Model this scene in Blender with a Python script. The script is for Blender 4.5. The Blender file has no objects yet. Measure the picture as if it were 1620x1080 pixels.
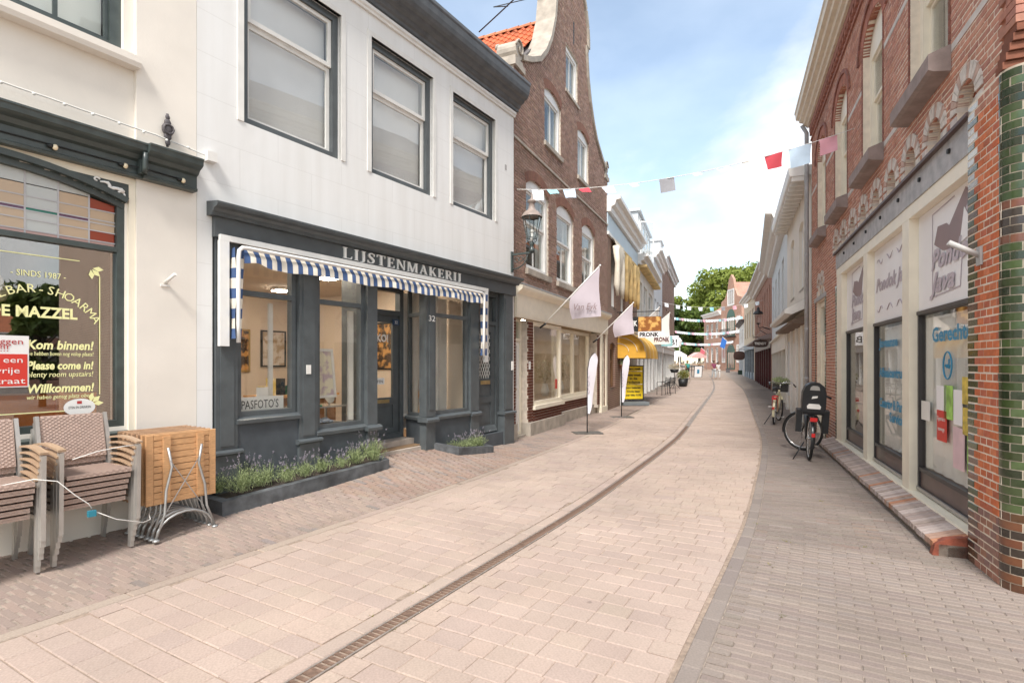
import bpy, bmesh, math, random
from mathutils import Vector, Matrix
rad = math.radians
rnd = random.Random(7)
SC = bpy.context.scene
COL = SC.collection

# ------------------------------------------------------------ camera, sky, sun, exposure
cam = bpy.data.cameras.new('camera')
cam.sensor_width = 36.0
cam.lens = 18.89
cam.shift_y = 0.0213
cam.clip_start = 0.05
cam.clip_end = 3000
camo = bpy.data.objects.new('camera', cam)
COL.objects.link(camo)
camo.location = (0, 0, 1.58)
camo.rotation_euler = (rad(90), 0, 0)
SC.camera = camo

SUN_EL, SUN_AZ = rad(52), rad(194)          # azimuth clockwise from +Y (the view direction)
world = bpy.data.worlds.new('World')
SC.world = world
world.use_nodes = True
wn, wl = world.node_tree.nodes, world.node_tree.links
wn.clear()
wo = wn.new('ShaderNodeOutputWorld')
bg = wn.new('ShaderNodeBackground')
sky = wn.new('ShaderNodeTexSky')
sky.sky_type = 'NISHITA'
sky.sun_disc = False
sky.sun_elevation = SUN_EL
sky.sun_rotation = SUN_AZ
sky.air_density = 1.0
sky.dust_density = 0.6
sky.ozone_density = 1.0
tc = wn.new('ShaderNodeTexCoord')
mp = wn.new('ShaderNodeMapping')
mp.inputs['Scale'].default_value = (1.0, 1.0, 1.9)
mp.inputs['Location'].default_value = (4.4, -2.6, 5.2)
nz = wn.new('ShaderNodeTexNoise')
nz.inputs['Scale'].default_value = 1.7
nz.inputs['Detail'].default_value = 8
nz.inputs['Roughness'].default_value = 0.52
nz.inputs['Distortion'].default_value = 0.25
rp = wn.new('ShaderNodeValToRGB')
rp.color_ramp.elements[0].position = 0.43
rp.color_ramp.elements[0].color = (0.16, 0.16, 0.16, 1)
rp.color_ramp.elements[1].position = 0.60
rp.color_ramp.elements[1].color = (1, 1, 1, 1)
mx = wn.new('ShaderNodeMix')
mx.data_type = 'RGBA'
gain = wn.new('ShaderNodeMix')
gain.data_type = 'RGBA'
gain.blend_type = 'MULTIPLY'
gain.inputs[0].default_value = 1.0
gain.inputs[7].default_value = (1.8, 1.7, 1.48, 1)      # thin bright high cloud veil over the blue
wl.new(tc.outputs['Generated'], mp.inputs['Vector'])
wl.new(mp.outputs['Vector'], nz.inputs['Vector'])
wl.new(nz.outputs['Fac'], rp.inputs['Fac'])
wl.new(sky.outputs['Color'], gain.inputs[6])
wl.new(rp.outputs['Color'], mx.inputs[0])
wl.new(gain.outputs[2], mx.inputs[6])
nz2 = wn.new('ShaderNodeTexNoise')                          # thicker and thinner parts of the cloud
nz2.inputs['Scale'].default_value = 4.5
nz2.inputs['Detail'].default_value = 6
rp2 = wn.new('ShaderNodeValToRGB')
rp2.color_ramp.elements[0].position = 0.36
rp2.color_ramp.elements[1].position = 0.6
cl = wn.new('ShaderNodeMix')
cl.data_type = 'RGBA'
cl.inputs[6].default_value = (5.1, 5.2, 5.4, 1)             # cloud, same scale as the sky texture
cl.inputs[7].default_value = (9.0, 9.0, 8.9, 1)
wl.new(mp.outputs['Vector'], nz2.inputs['Vector'])
wl.new(nz2.outputs['Fac'], rp2.inputs['Fac'])
wl.new(rp2.outputs['Color'], cl.inputs[0])
wl.new(cl.outputs[2], mx.inputs[7])
wl.new(mx.outputs[2], bg.inputs['Color'])
bg.inputs['Strength'].default_value = 0.05
wl.new(bg.outputs['Background'], wo.inputs['Surface'])

sun = bpy.data.lights.new('sun', 'SUN')
sun.energy = 1.3
sun.angle = rad(14)
sun.color = (1.0, 0.955, 0.9)
suno = bpy.data.objects.new('sun', sun)
COL.objects.link(suno)
suno.location = (10, -20, 40)
sd = Vector((math.sin(SUN_AZ) * math.cos(SUN_EL), math.cos(SUN_AZ) * math.cos(SUN_EL), math.sin(SUN_EL)))
suno.rotation_euler = sd.to_track_quat('Z', 'Y').to_euler()

SC.view_settings.view_transform = 'Standard'
SC.view_settings.look = 'None'
SC.view_settings.gamma = 1.0
SC.view_settings.use_curve_mapping = False
SC.view_settings.exposure = 1.97

# ------------------------------------------------------------ materials
MATS = {}
def pm(name, c, rough=0.6, var=0.12, scale=3.0, bump=0.0, bscale=60.0, metal=0.0, tint=False, spec=0.4, stretch=None, var2=0.0, scale2=0.6):
    """painted / mineral surface: colour with two scales of noise, fine relief, roughness variation"""
    if name in MATS: return MATS[name]
    m = bpy.data.materials.new(name); MATS[name] = m
    m.use_nodes = True
    n, l = m.node_tree.nodes, m.node_tree.links
    b = n['Principled BSDF']
    b.inputs['Metallic'].default_value = metal
    b.inputs['Specular IOR Level'].default_value = spec
    t = n.new('ShaderNodeTexCoord'); co = t.outputs['Object']
    if stretch:
        mpn = n.new('ShaderNodeMapping'); mpn.inputs['Scale'].default_value = stretch
        l.new(co, mpn.inputs['Vector']); co = mpn.outputs['Vector']
    if tint:
        a = n.new('ShaderNodeAttribute'); a.attribute_name = 'tint'; col = a.outputs['Color']
    else:
        r = n.new('ShaderNodeRGB'); r.outputs[0].default_value = (*c, 1); col = r.outputs[0]
    def vary(col, sc, am, det, co=co):
        z = n.new('ShaderNodeTexNoise'); z.inputs['Scale'].default_value = sc; z.inputs['Detail'].default_value = det
        l.new(co, z.inputs['Vector'])
        mr = n.new('ShaderNodeMapRange'); mr.inputs[1].default_value = 0.3; mr.inputs[2].default_value = 0.7
        mr.inputs[3].default_value = 1 - am; mr.inputs[4].default_value = 1 + am
        l.new(z.outputs['Fac'], mr.inputs[0])
        k = n.new('ShaderNodeMix'); k.data_type = 'RGBA'; k.blend_type = 'MULTIPLY'; k.inputs[0].default_value = 1
        l.new(col, k.inputs[6]); l.new(mr.outputs[0], k.inputs[7])
        return k.outputs[2], z.outputs['Fac']
    if var: col, f = vary(col, scale, var, 5)
    if var2:
        gp = n.new('ShaderNodeNewGeometry')
        col, f2 = vary(col, scale2, var2, 6, gp.outputs['Position'])
    l.new(col, b.inputs['Base Color'])
    if var:
        mr = n.new('ShaderNodeMapRange'); mr.inputs[3].default_value = max(0, rough - .1); mr.inputs[4].default_value = min(1, rough + .1)
        l.new(f, mr.inputs[0]); l.new(mr.outputs[0], b.inputs['Roughness'])
    else: b.inputs['Roughness'].default_value = rough
    if bump:
        z = n.new('ShaderNodeTexNoise'); z.inputs['Scale'].default_value = bscale; z.inputs['Detail'].default_value = 4
        l.new(co, z.inputs['Vector'])
        bp = n.new('ShaderNodeBump'); bp.inputs['Strength'].default_value = bump; bp.inputs['Distance'].default_value = 0.01
        l.new(z.outputs['Fac'], bp.inputs['Height']); l.new(bp.outputs['Normal'], b.inputs['Normal'])
    return m

def glass(name, tintc=(.95, .97, .96), refl=1.0, rough=0.0, ior=1.5):
    """thin window pane: clear, mirror-like by Fresnel"""
    if name in MATS: return MATS[name]
    m = bpy.data.materials.new(name); MATS[name] = m; m.use_nodes = True
    n, l = m.node_tree.nodes, m.node_tree.links
    n.remove(n['Principled BSDF'])
    tr = n.new('ShaderNodeBsdfTransparent'); tr.inputs[0].default_value = (*tintc, 1)
    gl = n.new('ShaderNodeBsdfGlossy'); gl.inputs['Roughness'].default_value = rough
    fr = n.new('ShaderNodeLayerWeight'); fr.inputs['Blend'].default_value = .5          # Schlick reflectance
    pw = n.new('ShaderNodeMath'); pw.operation = 'POWER'; pw.inputs[1].default_value = 4.0; l.new(fr.outputs['Facing'], pw.inputs[0])
    mu = n.new('ShaderNodeMath'); mu.operation = 'MULTIPLY_ADD'; mu.inputs[1].default_value = .6; mu.inputs[2].default_value = .03 * refl; mu.use_clamp = True
    l.new(pw.outputs[0], mu.inputs[0])
    mi = n.new('ShaderNodeMixShader')
    l.new(mu.outputs[0], mi.inputs[0]); l.new(tr.outputs[0], mi.inputs[1]); l.new(gl.outputs[0], mi.inputs[2])
    l.new(mi.outputs[0], n['Material Output'].inputs['Surface'])
    return m

def stained(name, c, tr=0.5):
    if name in MATS: return MATS[name]
    m = bpy.data.materials.new(name); MATS[name] = m; m.use_nodes = True
    n, l = m.node_tree.nodes, m.node_tree.links
    b = n['Principled BSDF']; b.inputs['Base Color'].default_value = (*c, 1); b.inputs['Roughness'].default_value = .08
    t = n.new('ShaderNodeBsdfTransparent'); t.inputs[0].default_value = (*[min(1, x * 1.3 + .05) for x in c], 1)
    mi = n.new('ShaderNodeMixShader'); mi.inputs[0].default_value = tr
    l.new(b.outputs[0], mi.inputs[1]); l.new(t.outputs[0], mi.inputs[2]); l.new(mi.outputs[0], n['Material Output'].inputs['Surface'])
    return m

def emis(name, c, s):
    if name in MATS: return MATS[name]
    m = bpy.data.materials.new(name); MATS[name] = m; m.use_nodes = True
    b = m.node_tree.nodes['Principled BSDF']
    b.inputs['Base Color'].default_value = (*c, 1); b.inputs['Emission Color'].default_value = (*c, 1); b.inputs['Emission Strength'].default_value = s
    return m

def leafmat(name, c, c2):
    """leaf: two greens mixed per leaf cluster, some light through the blade"""
    if name in MATS: return MATS[name]
    m = bpy.data.materials.new(name); MATS[name] = m; m.use_nodes = True
    n, l = m.node_tree.nodes, m.node_tree.links
    b = n['Principled BSDF']; b.inputs['Roughness'].default_value = .55; b.inputs['Specular IOR Level'].default_value = .25
    t = n.new('ShaderNodeTexCoord'); z = n.new('ShaderNodeTexNoise'); z.inputs['Scale'].default_value = 1.1 if 'tree' in name else 14; z.inputs['Detail'].default_value = 6
    l.new(t.outputs['Object'], z.inputs['Vector'])
    r = n.new('ShaderNodeValToRGB'); r.color_ramp.elements[0].position = .35; r.color_ramp.elements[1].position = .65
    r.color_ramp.elements[0].color = (*c, 1); r.color_ramp.elements[1].color = (*c2, 1)
    l.new(z.outputs['Fac'], r.inputs[0]); l.new(r.outputs[0], b.inputs['Base Color'])
    ts = n.new('ShaderNodeBsdfTranslucent'); l.new(r.outputs[0], ts.inputs[0])
    mi = n.new('ShaderNodeMixShader'); mi.inputs[0].default_value = .35
    l.new(b.outputs[0], mi.inputs[1]); l.new(ts.outputs[0], mi.inputs[2]); l.new(mi.outputs[0], n['Material Output'].inputs['Surface'])
    return m

def ashlar(name, c):
    """painted stucco scored with faint ashlar joints"""
    m = bpy.data.materials.new(name); MATS[name] = m; m.use_nodes = True
    n, l = m.node_tree.nodes, m.node_tree.links
    b = n['Principled BSDF']; b.inputs['Roughness'].default_value = .75; b.inputs['Specular IOR Level'].default_value = .25
    t = n.new('ShaderNodeTexCoord'); s = n.new('ShaderNodeSeparateXYZ'); cb = n.new('ShaderNodeCombineXYZ')
    l.new(t.outputs['Object'], s.inputs[0]); l.new(s.outputs[0], cb.inputs[0]); l.new(s.outputs[2], cb.inputs[1])
    k = n.new('ShaderNodeTexBrick'); k.inputs['Scale'].default_value = 1; k.inputs['Brick Width'].default_value = .92; k.inputs['Row Height'].default_value = .435
    k.inputs['Mortar Size'].default_value = .004; k.inputs['Mortar Smooth'].default_value = .3
    l.new(cb.outputs[0], k.inputs['Vector'])
    mpz = n.new('ShaderNodeMapping'); mpz.inputs['Scale'].default_value = (4.0, 4.0, .4); l.new(t.outputs['Object'], mpz.inputs['Vector'])
    z = n.new('ShaderNodeTexNoise'); z.inputs['Scale'].default_value = 1.3; z.inputs['Detail'].default_value = 8; l.new(mpz.outputs[0], z.inputs['Vector'])
    rr = n.new('ShaderNodeValToRGB'); rr.color_ramp.elements[0].position = .3; rr.color_ramp.elements[1].position = .7
    rr.color_ramp.elements[0].color = (c[0] * .91, c[1] * .9, c[2] * .885, 1); rr.color_ramp.elements[1].color = (*c, 1)
    l.new(z.outputs['Fac'], rr.inputs[0])
    mx = n.new('ShaderNodeMix'); mx.data_type = 'RGBA'; l.new(rr.outputs[0], mx.inputs[6]); mx.inputs[7].default_value = (c[0] * .72, c[1] * .7, c[2] * .68, 1)
    f = n.new('ShaderNodeMath'); f.operation = 'MULTIPLY'; f.inputs[1].default_value = .38; l.new(k.outputs['Fac'], f.inputs[0]); l.new(f.outputs[0], mx.inputs[0])
    l.new(mx.outputs[2], b.inputs['Base Color'])
    z2 = n.new('ShaderNodeTexNoise'); z2.inputs['Scale'].default_value = 9; z2.inputs['Detail'].default_value = 6; l.new(t.outputs['Object'], z2.inputs['Vector'])
    ad = n.new('ShaderNodeMath'); ad.operation = 'MULTIPLY_ADD'; l.new(k.outputs['Fac'], ad.inputs[0]); ad.inputs[1].default_value = -.5; l.new(z2.outputs['Fac'], ad.inputs[2])
    bp = n.new('ShaderNodeBump'); bp.inputs['Strength'].default_value = .25; bp.inputs['Distance'].default_value = .01
    l.new(ad.outputs[0], bp.inputs['Height']); l.new(bp.outputs['Normal'], b.inputs['Normal'])
    return m

def farbrick(name, c, c2, mort, bw=.22, rh=.065):
    """brickwork too far away to tell the bricks apart"""
    if name in MATS: return MATS[name]
    m = bpy.data.materials.new(name); MATS[name] = m; m.use_nodes = True
    n, l = m.node_tree.nodes, m.node_tree.links
    b = n['Principled BSDF']; b.inputs['Roughness'].default_value = .85; b.inputs['Specular IOR Level'].default_value = .2
    t = n.new('ShaderNodeTexCoord'); s = n.new('ShaderNodeSeparateXYZ'); cb = n.new('ShaderNodeCombineXYZ')
    ad = n.new('ShaderNodeMath'); l.new(t.outputs['Object'], s.inputs[0]); l.new(s.outputs[0], ad.inputs[0]); l.new(s.outputs[1], ad.inputs[1])
    l.new(ad.outputs[0], cb.inputs[0]); l.new(s.outputs[2], cb.inputs[1])
    k = n.new('ShaderNodeTexBrick'); k.inputs['Scale'].default_value = 1; k.inputs['Brick Width'].default_value = bw; k.inputs['Row Height'].default_value = rh
    k.inputs['Mortar Size'].default_value = .007; k.inputs['Color1'].default_value = (*c, 1); k.inputs['Color2'].default_value = (*c2, 1); k.inputs['Mortar'].default_value = (*mort, 1)
    l.new(cb.outputs[0], k.inputs['Vector'])
    z = n.new('ShaderNodeTexNoise'); z.inputs['Scale'].default_value = 1.2; z.inputs['Detail'].default_value = 5; l.new(t.outputs['Object'], z.inputs['Vector'])
    mr = n.new('ShaderNodeMapRange'); mr.inputs[3].default_value = .75; mr.inputs[4].default_value = 1.25; l.new(z.outputs['Fac'], mr.inputs[0])
    mx = n.new('ShaderNodeMix'); mx.data_type = 'RGBA'; mx.blend_type = 'MULTIPLY'; mx.inputs[0].default_value = 1
    l.new(k.outputs['Color'], mx.inputs[6]); l.new(mr.outputs[0], mx.inputs[7]); l.new(mx.outputs[2], b.inputs['Base Color'])
    bp = n.new('ShaderNodeBump'); bp.inputs['Strength'].default_value = .5; bp.inputs['Distance'].default_value = .006; bp.invert = True
    l.new(k.outputs['Fac'], bp.inputs['Height']); l.new(bp.outputs['Normal'], b.inputs['Normal'])
    return m

# ------------------------------------------------------------ object helpers
def link(o, parent=None):
    COL.objects.link(o)
    if parent is not None: o.parent = parent
    return o
def tag(o, label=None, cat=None, group=None, kind=None):
    if label: o['label'] = label
    if cat: o['category'] = cat
    if group: o['group'] = group
    if kind: o['kind'] = kind
    return o
def thing(name, label, cat, loc=(0, 0, 0), rz=0.0, group=None):
    o = bpy.data.objects.new(name, None); o.empty_display_size = .2
    link(o); o.location = loc; o.rotation_euler = (0, 0, rz)
    return tag(o, label, cat, group)
def copy_tree(o, parent=None):
    c = o.copy(); COL.objects.link(c); c.parent = parent
    for ch in list(o.children): copy_tree(ch, c)
    return c

class MB:
    """collects shapes; build() links them as one mesh object"""
    def __init__(s): s.v = []; s.f = []; s.c = []; s.tc = None; s.M = None; s.sm = []
    def add(s, vs, fs, smooth=False):
        k = len(s.v)
        if s.M is not None: vs = [s.M @ Vector(p) for p in vs]
        s.v += [tuple(p) for p in vs]
        for f in fs:
            s.f.append(tuple(i + k for i in f)); s.c.append(s.tc); s.sm.append(smooth)
        return s
    def box(s, x0, x1, y0, y1, z0, z1, skip=''):
        v = [(x0, y0, z0), (x1, y0, z0), (x1, y1, z0), (x0, y1, z0), (x0, y0, z1), (x1, y0, z1), (x1, y1, z1), (x0, y1, z1)]
        f = {'b': (0, 3, 2, 1), 't': (4, 5, 6, 7), 'f': (0, 1, 5, 4), 'r': (1, 2, 6, 5), 'k': (2, 3, 7, 6), 'l': (3, 0, 4, 7)}
        return s.add(v, [q for k, q in f.items() if k not in skip])
    def bbox(s, x0, x1, y0, y1, z0, z1, b=.006):
        """box with chamfered front edges (front = -y)"""
        v = [(x0, y1, z0), (x1, y1, z0), (x1, y1, z1), (x0, y1, z1), (x0, y0 + b, z0), (x1, y0 + b, z0), (x1, y0 + b, z1), (x0, y0 + b, z1),
             (x0 + b, y0, z0 + b), (x1 - b, y0, z0 + b), (x1 - b, y0, z1 - b), (x0 + b, y0, z1 - b)]
        f = [(0, 3, 2, 1), (0, 1, 5, 4), (1, 2, 6, 5), (2, 3, 7, 6), (3, 0, 4, 7), (4, 5, 9, 8), (5, 6, 10, 9), (6, 7, 11, 10), (7, 4, 8, 11), (8, 9, 10, 11)]
        return s.add(v, f)
    def obox(s, c, ax, ay, az, hx, hy, hz):
        """oriented box: centre, three unit axes, half sizes"""
        c, ax, ay, az = map(Vector, (c, ax, ay, az)); v = []
        for k in (-1, 1):
            for i, j in ((-1, -1), (1, -1), (1, 1), (-1, 1)):
                v.append(c + ax * hx * i + ay * hy * j + az * hz * k)
        return s.add(v, [(0, 3, 2, 1), (4, 5, 6, 7), (0, 1, 5, 4), (1, 2, 6, 5), (2, 3, 7, 6), (3, 0, 4, 7)])
    def bar(s, a, b, w, h, up=(0, 0, 1)):
        a, b = Vector(a), Vector(b); d = (b - a); L = d.length; d.normalize(); up = Vector(up)
        if abs(d.dot(up)) > .98: up = Vector((0, 1, 0)) if abs(d.y) < .9 else Vector((1, 0, 0))
        x = d.cross(up).normalized(); z = x.cross(d).normalized()
        return s.obox((a + b) / 2, x, d, z, w / 2, L / 2, h / 2)
    def tube(s, pts, r, seg=8, caps=True, closed=False):
        pts = [Vector(p) for p in pts]; n = len(pts); rs = r if isinstance(r, (list, tuple)) else [r] * n
        vs = []; fs = []; prev = None
        for i, p in enumerate(pts):
            if closed: d = (pts[(i + 1) % n] - pts[i - 1])
            else: d = pts[min(i + 1, n - 1)] - pts[max(i - 1, 0)]
            d.normalize()
            if prev is None:
                a = Vector((0, 0, 1)) if abs(d.z) < .9 else Vector((1, 0, 0)); x = d.cross(a).normalized()
            else: x = (prev - d * prev.dot(d)).normalized()
            prev = x; y = d.cross(x)
            for k in range(seg):
                a = 2 * math.pi * k / seg
                vs.append(p + (x * math.cos(a) + y * math.sin(a)) * rs[i])
        for i in range(n if closed else n - 1):
            j = (i + 1) % n
            for k in range(seg):
                q = (k + 1) % seg
                fs.append((i * seg + k, i * seg + q, j * seg + q, j * seg + k))
        s.add(vs, fs, True)
        if caps and not closed:
            k = len(s.v) - len(vs)
            s.f += [tuple(k + i for i in range(seg))[::-1], tuple(k + (n - 1) * seg + i for i in range(seg))]; s.c += [s.tc] * 2; s.sm += [False] * 2
        return s
    def lathe(s, prof, c=(0, 0, 0), seg=16, smooth=True, a0=0.0, a1=2 * math.pi):
        vs = []; fs = []; full = abs(a1 - a0 - 2 * math.pi) < 1e-4; ns = seg if full else seg + 1
        for r, z in prof:
            for k in range(ns):
                a = a0 + (a1 - a0) * k / seg
                vs.append((c[0] + r * math.cos(a), c[1] + r * math.sin(a), c[2] + z))
        for i in range(len(prof) - 1):
            for k in range(seg):
                q = (k + 1) % ns
                fs.append((i * ns + k, i * ns + q, (i + 1) * ns + q, (i + 1) * ns + k))
        return s.add(vs, fs, smooth)
    def prism(s, poly, y0, y1, ends=True):
        """polygon in x,z extruded along y"""
        n = len(poly); vs = [(x, y0, z) for x, z in poly] + [(x, y1, z) for x, z in poly]
        fs = [(i, (i + 1) % n, n + (i + 1) % n, n + i) for i in range(n)]
        if ends: fs += [tuple(range(n))[::-1], tuple(range(n, 2 * n))]
        return s.add(vs, fs)
    def profile(s, prof, x0, x1, ends=True):
        """profile polygon in y,z swept along x"""
        n = len(prof); vs = [(x0, y, z) for y, z in prof] + [(x1, y, z) for y, z in prof]
        fs = [(i, (i + 1) % n, n + (i + 1) % n, n + i) for i in range(n)]
        if ends: fs += [tuple(range(n))[::-1], tuple(range(n, 2 * n))]
        return s.add(vs, fs)
    def frame(s, x0, x1, z0, z1, w, y0, y1, wb=None, wt=None):
        wb = w if wb is None else wb; wt = w if wt is None else wt
        s.box(x0, x0 + w, y0, y1, z0, z1); s.box(x1 - w, x1, y0, y1, z0, z1)
        s.box(x0 + w, x1 - w, y0, y1, z0, z0 + wb); s.box(x0 + w, x1 - w, y0, y1, z1 - wt, z1)
        return s
    def ball(s, c, r, seg=10, rings=6, sc=(1, 1, 1)):
        prof = [(r * math.sin(math.pi * i / rings), -r * math.cos(math.pi * i / rings)) for i in range(rings + 1)]
        vs = []; fs = []
        for rr, z in prof:
            for k in range(seg):
                a = 2 * math.pi * k / seg; vs.append((c[0] + rr * math.cos(a) * sc[0], c[1] + rr * math.sin(a) * sc[1], c[2] + z * sc[2]))
        for i in range(rings):
            for k in range(seg): fs.append((i * seg + k, i * seg + (k + 1) % seg, (i + 1) * seg + (k + 1) % seg, (i + 1) * seg + k))
        return s.add(vs, fs, True)
    def mesh(s, name, mat):
        me = bpy.data.meshes.new(name); me.from_pydata(s.v, [], s.f)
        if any(s.sm): me.polygons.foreach_set('use_smooth', s.sm)
        if any(c is not None for c in s.c):
            at = me.attributes.new('tint', 'FLOAT_COLOR', 'FACE')
            buf = []
            for c in s.c: buf += [*(c or (.5, .5, .5)), 1.0]
            at.data.foreach_set('color', buf)
        if mat is not None: me.materials.append(mat)
        return me
    def build(s, name, mat, parent=None, loc=None):
        o = bpy.data.objects.new(name, s.mesh(name, mat))
        if loc: o.location = loc
        return link(o, parent)

def text_mesh(body, size, extrude=.002, shear=0.0, offset=0.0, align='LEFT', space=1.0):
    cu = bpy.data.curves.new('lettering', 'FONT'); cu.body = body; cu.size = size; cu.extrude = extrude
    cu.shear = shear; cu.offset = offset; cu.align_x = align; cu.space_character = space; cu.resolution_u = 2
    o = bpy.data.objects.new('lettering', cu); COL.objects.link(o)
    bpy.context.view_layer.update()
    me = bpy.data.meshes.new_from_object(o.evaluated_get(bpy.context.evaluated_depsgraph_get()))
    bpy.data.objects.remove(o); bpy.data.curves.remove(cu)
    return me
def text(body, size, mat, parent, loc, rot=(math.pi / 2, 0, 0), name='lettering', width=None, **kw):
    """flat lettering standing on the x-z plane, facing -y"""
    me = text_mesh(body, size, **kw); me.materials.clear(); me.materials.append(mat)
    if width:
        xs = [v.co.x for v in me.vertices]; k = width / (max(xs) - min(xs))
        for v in me.vertices: v.co.x *= k
    o = bpy.data.objects.new(name, me); link(o, parent); o.location = loc; o.rotation_euler = rot
    return o

# frames of the facades: local x runs left to right as seen from the street, +y goes into the house
class Frame:
    def __init__(s, x, y, ang): s.o = (x, y); s.a = ang; s.u = (math.cos(ang), math.sin(ang)); s.n = (-s.u[1], s.u[0])
    def w(s, x, y, z=0.0): return (s.o[0] + s.u[0] * x + s.n[0] * y, s.o[1] + s.u[1] * x + s.n[1] * y, z)
    def thing(s, name, label, cat, x=0, y=0, z=0, rz=0.0, group=None):
        return thing(name, label, cat, s.w(x, y, z), s.a + rz, group)
FL1 = Frame(-3.2172, 5.4803, math.atan2(.84407, .53623))
FL2 = Frame(0.0, 10.75, math.atan2(850, 380))
FR1 = Frame(3.5166 + 10.0 * .37608, 3.7837 + 10.0 * .92659, math.atan2(-.92659, -.37608))   # x=0 at the far end, x=10 at the corner
R1L = 10.0
# ------------------------------------------------------------ street frame: t along the drain, w across (left negative)
DR = [(-3.6, -1.8), (-2.35, .45), (-1.09, 2.68), (-.55, 3.63), (.40, 5.28), (.96, 6.29), (1.77, 7.88), (2.78, 9.91), (3.87, 12.26), (5.5, 16.2), (7.37, 20.7), (11.0, 29.5), (14.3, 38.0), (19.3, 52.0), (24.6, 68.0), (29.6, 85.0), (35.0, 110.0), (38, 135)]
def catmull(P, n=12):
    out = []
    for i in range(len(P) - 1):
        p0, p1, p2, p3 = P[max(i - 1, 0)], P[i], P[i + 1], P[min(i + 2, len(P) - 1)]
        for k in range(n):
            t = k / n
            out.append(tuple(.5 * (2 * b + (c - a) * t + (2 * a - 5 * b + 4 * c - d) * t * t + (3 * b - a - 3 * c + d) * t ** 3) for a, b, c, d in zip(p0, p1, p2, p3)))
    return out + [tuple(P[-1])]
_raw = catmull(DR)
for _ in range(6): _raw = [_raw[0]] + [tuple((a + 2 * b + c) / 4 for a, b, c in zip(_raw[i - 1], _raw[i], _raw[i + 1])) for i in range(1, len(_raw) - 1)] + [_raw[-1]]
CT = [0.0]
for i in range(1, len(_raw)): CT.append(CT[-1] + math.dist(_raw[i], _raw[i - 1]))
def st(t, w):
    import bisect
    i = min(max(bisect.bisect_right(CT, t) - 1, 0), len(CT) - 2)
    k = (t - CT[i]) / (CT[i + 1] - CT[i]); a, b = _raw[i], _raw[i + 1]
    d = ((b[0] - a[0]), (b[1] - a[1]))
    # smooth direction
    j0, j1 = max(i - 1, 0), min(i + 2, len(_raw) - 1)
    d0 = (_raw[i + 1][0] - _raw[j0][0], _raw[i + 1][1] - _raw[j0][1]); d1 = (_raw[j1][0] - a[0], _raw[j1][1] - a[1])
    n0, n1 = math.hypot(*d0), math.hypot(*d1)
    dx = d0[0] / n0 * (1 - k) + d1[0] / n1 * k; dy = d0[1] / n0 * (1 - k) + d1[1] / n1 * k; n = math.hypot(dx, dy); dx /= n; dy /= n
    return (a[0] + (b[0] - a[0]) * k + dy * w, a[1] + (b[1] - a[1]) * k - dx * w, math.atan2(dy, dx))
def lerpt(x, T):
    if x <= T[0][0]: return T[0][1]
    for (a, b), (c, d) in zip(T, T[1:]):
        if x <= c: return b + (d - b) * (x - a) / (c - a)
    return T[-1][1]
WL, WR = -1.87, 1.65
def rise(Y): return 0.0 if Y < 40 else (.0156 * (Y - 40) if Y < 85 else .70 + .004 * (Y - 85))
ZF = [(-.6, .05), (0, .11), (1.2, .17), (2.3, .235), (3.6, .23), (4.4, .12), (5.2, .05), (6.1, .02), (14, .02), (16, 0.0)]
def gz(X, Y, w=0.0):
    """height of the street surface: slight fall to the drain, left footway climbs to the framing shop's door"""
    z = rise(Y)
    if w < 0: z += -.02 + .02 * min(1, -w / 1.87)
    else: z += -.02 + .02 * min(1, w / 1.65)
    if w < WL:
        s = (X - FL1.o[0]) * FL1.u[0] + (Y - FL1.o[1]) * FL1.u[1]
        y = (X - FL1.o[0]) * FL1.n[0] + (Y - FL1.o[1]) * FL1.n[1]
        if y < 0: k = max(0, min(1, (w - WL) / ((w - WL) + y - 1e-6)))
        else: k = 1
        z += lerpt(s, ZF) * k
    return z
CAMP = Vector((0, 0, 1.58))
def inview(X, Y, z=0.0):
    if Y < .8: return False
    x = 810 + 850 * X / Y; y = 574.5 + 850 * (1.58 - z) / Y
    return -40 < x < 1660 and -30 < y < 1110

GROUND = MB()
GROUND.add([(-700, -300, -.12), (900, -300, -.12), (900, 40, -.12), (-700, 40, -.12)], [(0, 1, 2, 3)])
GROUND.add([(-700, 40, -.12), (900, 40, -.12), (900, 85, .52), (-700, 85, .52), (900, 1500, .6), (-700, 1500, .6)], [(0, 1, 2, 3), (3, 2, 4, 5)])
tag(GROUND.build('ground', pm('earth_mat', (.24, .2, .17), .9, .2, 1.5, .3)), kind='structure')

def strip(name, w0, w1, mat, dz, t0=0.0, t1=CT[-1], nt=200, nw=4):
    m = MB(); vs = []; fs = []
    for i in range(nt + 1):
        t = t0 + (t1 - t0) * (i / nt) ** 1.5
        for j in range(nw + 1):
            w = w0 + (w1 - w0) * j / nw; x, y, a = st(t, w); vs.append((x, y, gz(x, y, w) + dz))
    for i in range(nt):
        for j in range(nw):
            k = i * (nw + 1) + j; fs.append((k, k + nw + 1, k + nw + 2, k + 1))
    m.add(vs, [f[::-1] for f in fs], True)
    o = m.build(name, mat); return tag(o, kind='structure')
M_SAND = pm('joint_sand', (.30, .23, .18), .95, .25, 30, .3, 200, var2=.15, scale2=2)
M_SANDL = pm('joint_sand_grey', (.28, .23, .19), .95, .3, 30, .3, 200, var2=.2, scale2=2)
road = strip('road', WL, WR, M_SAND, -.006)
pav_l = strip('left_pavement', -5.6, WL, M_SANDL, -.006, nw=12)
pav_r = strip('right_pavement', WR, 6.5, M_SANDL, -.006, nw=6)

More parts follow.
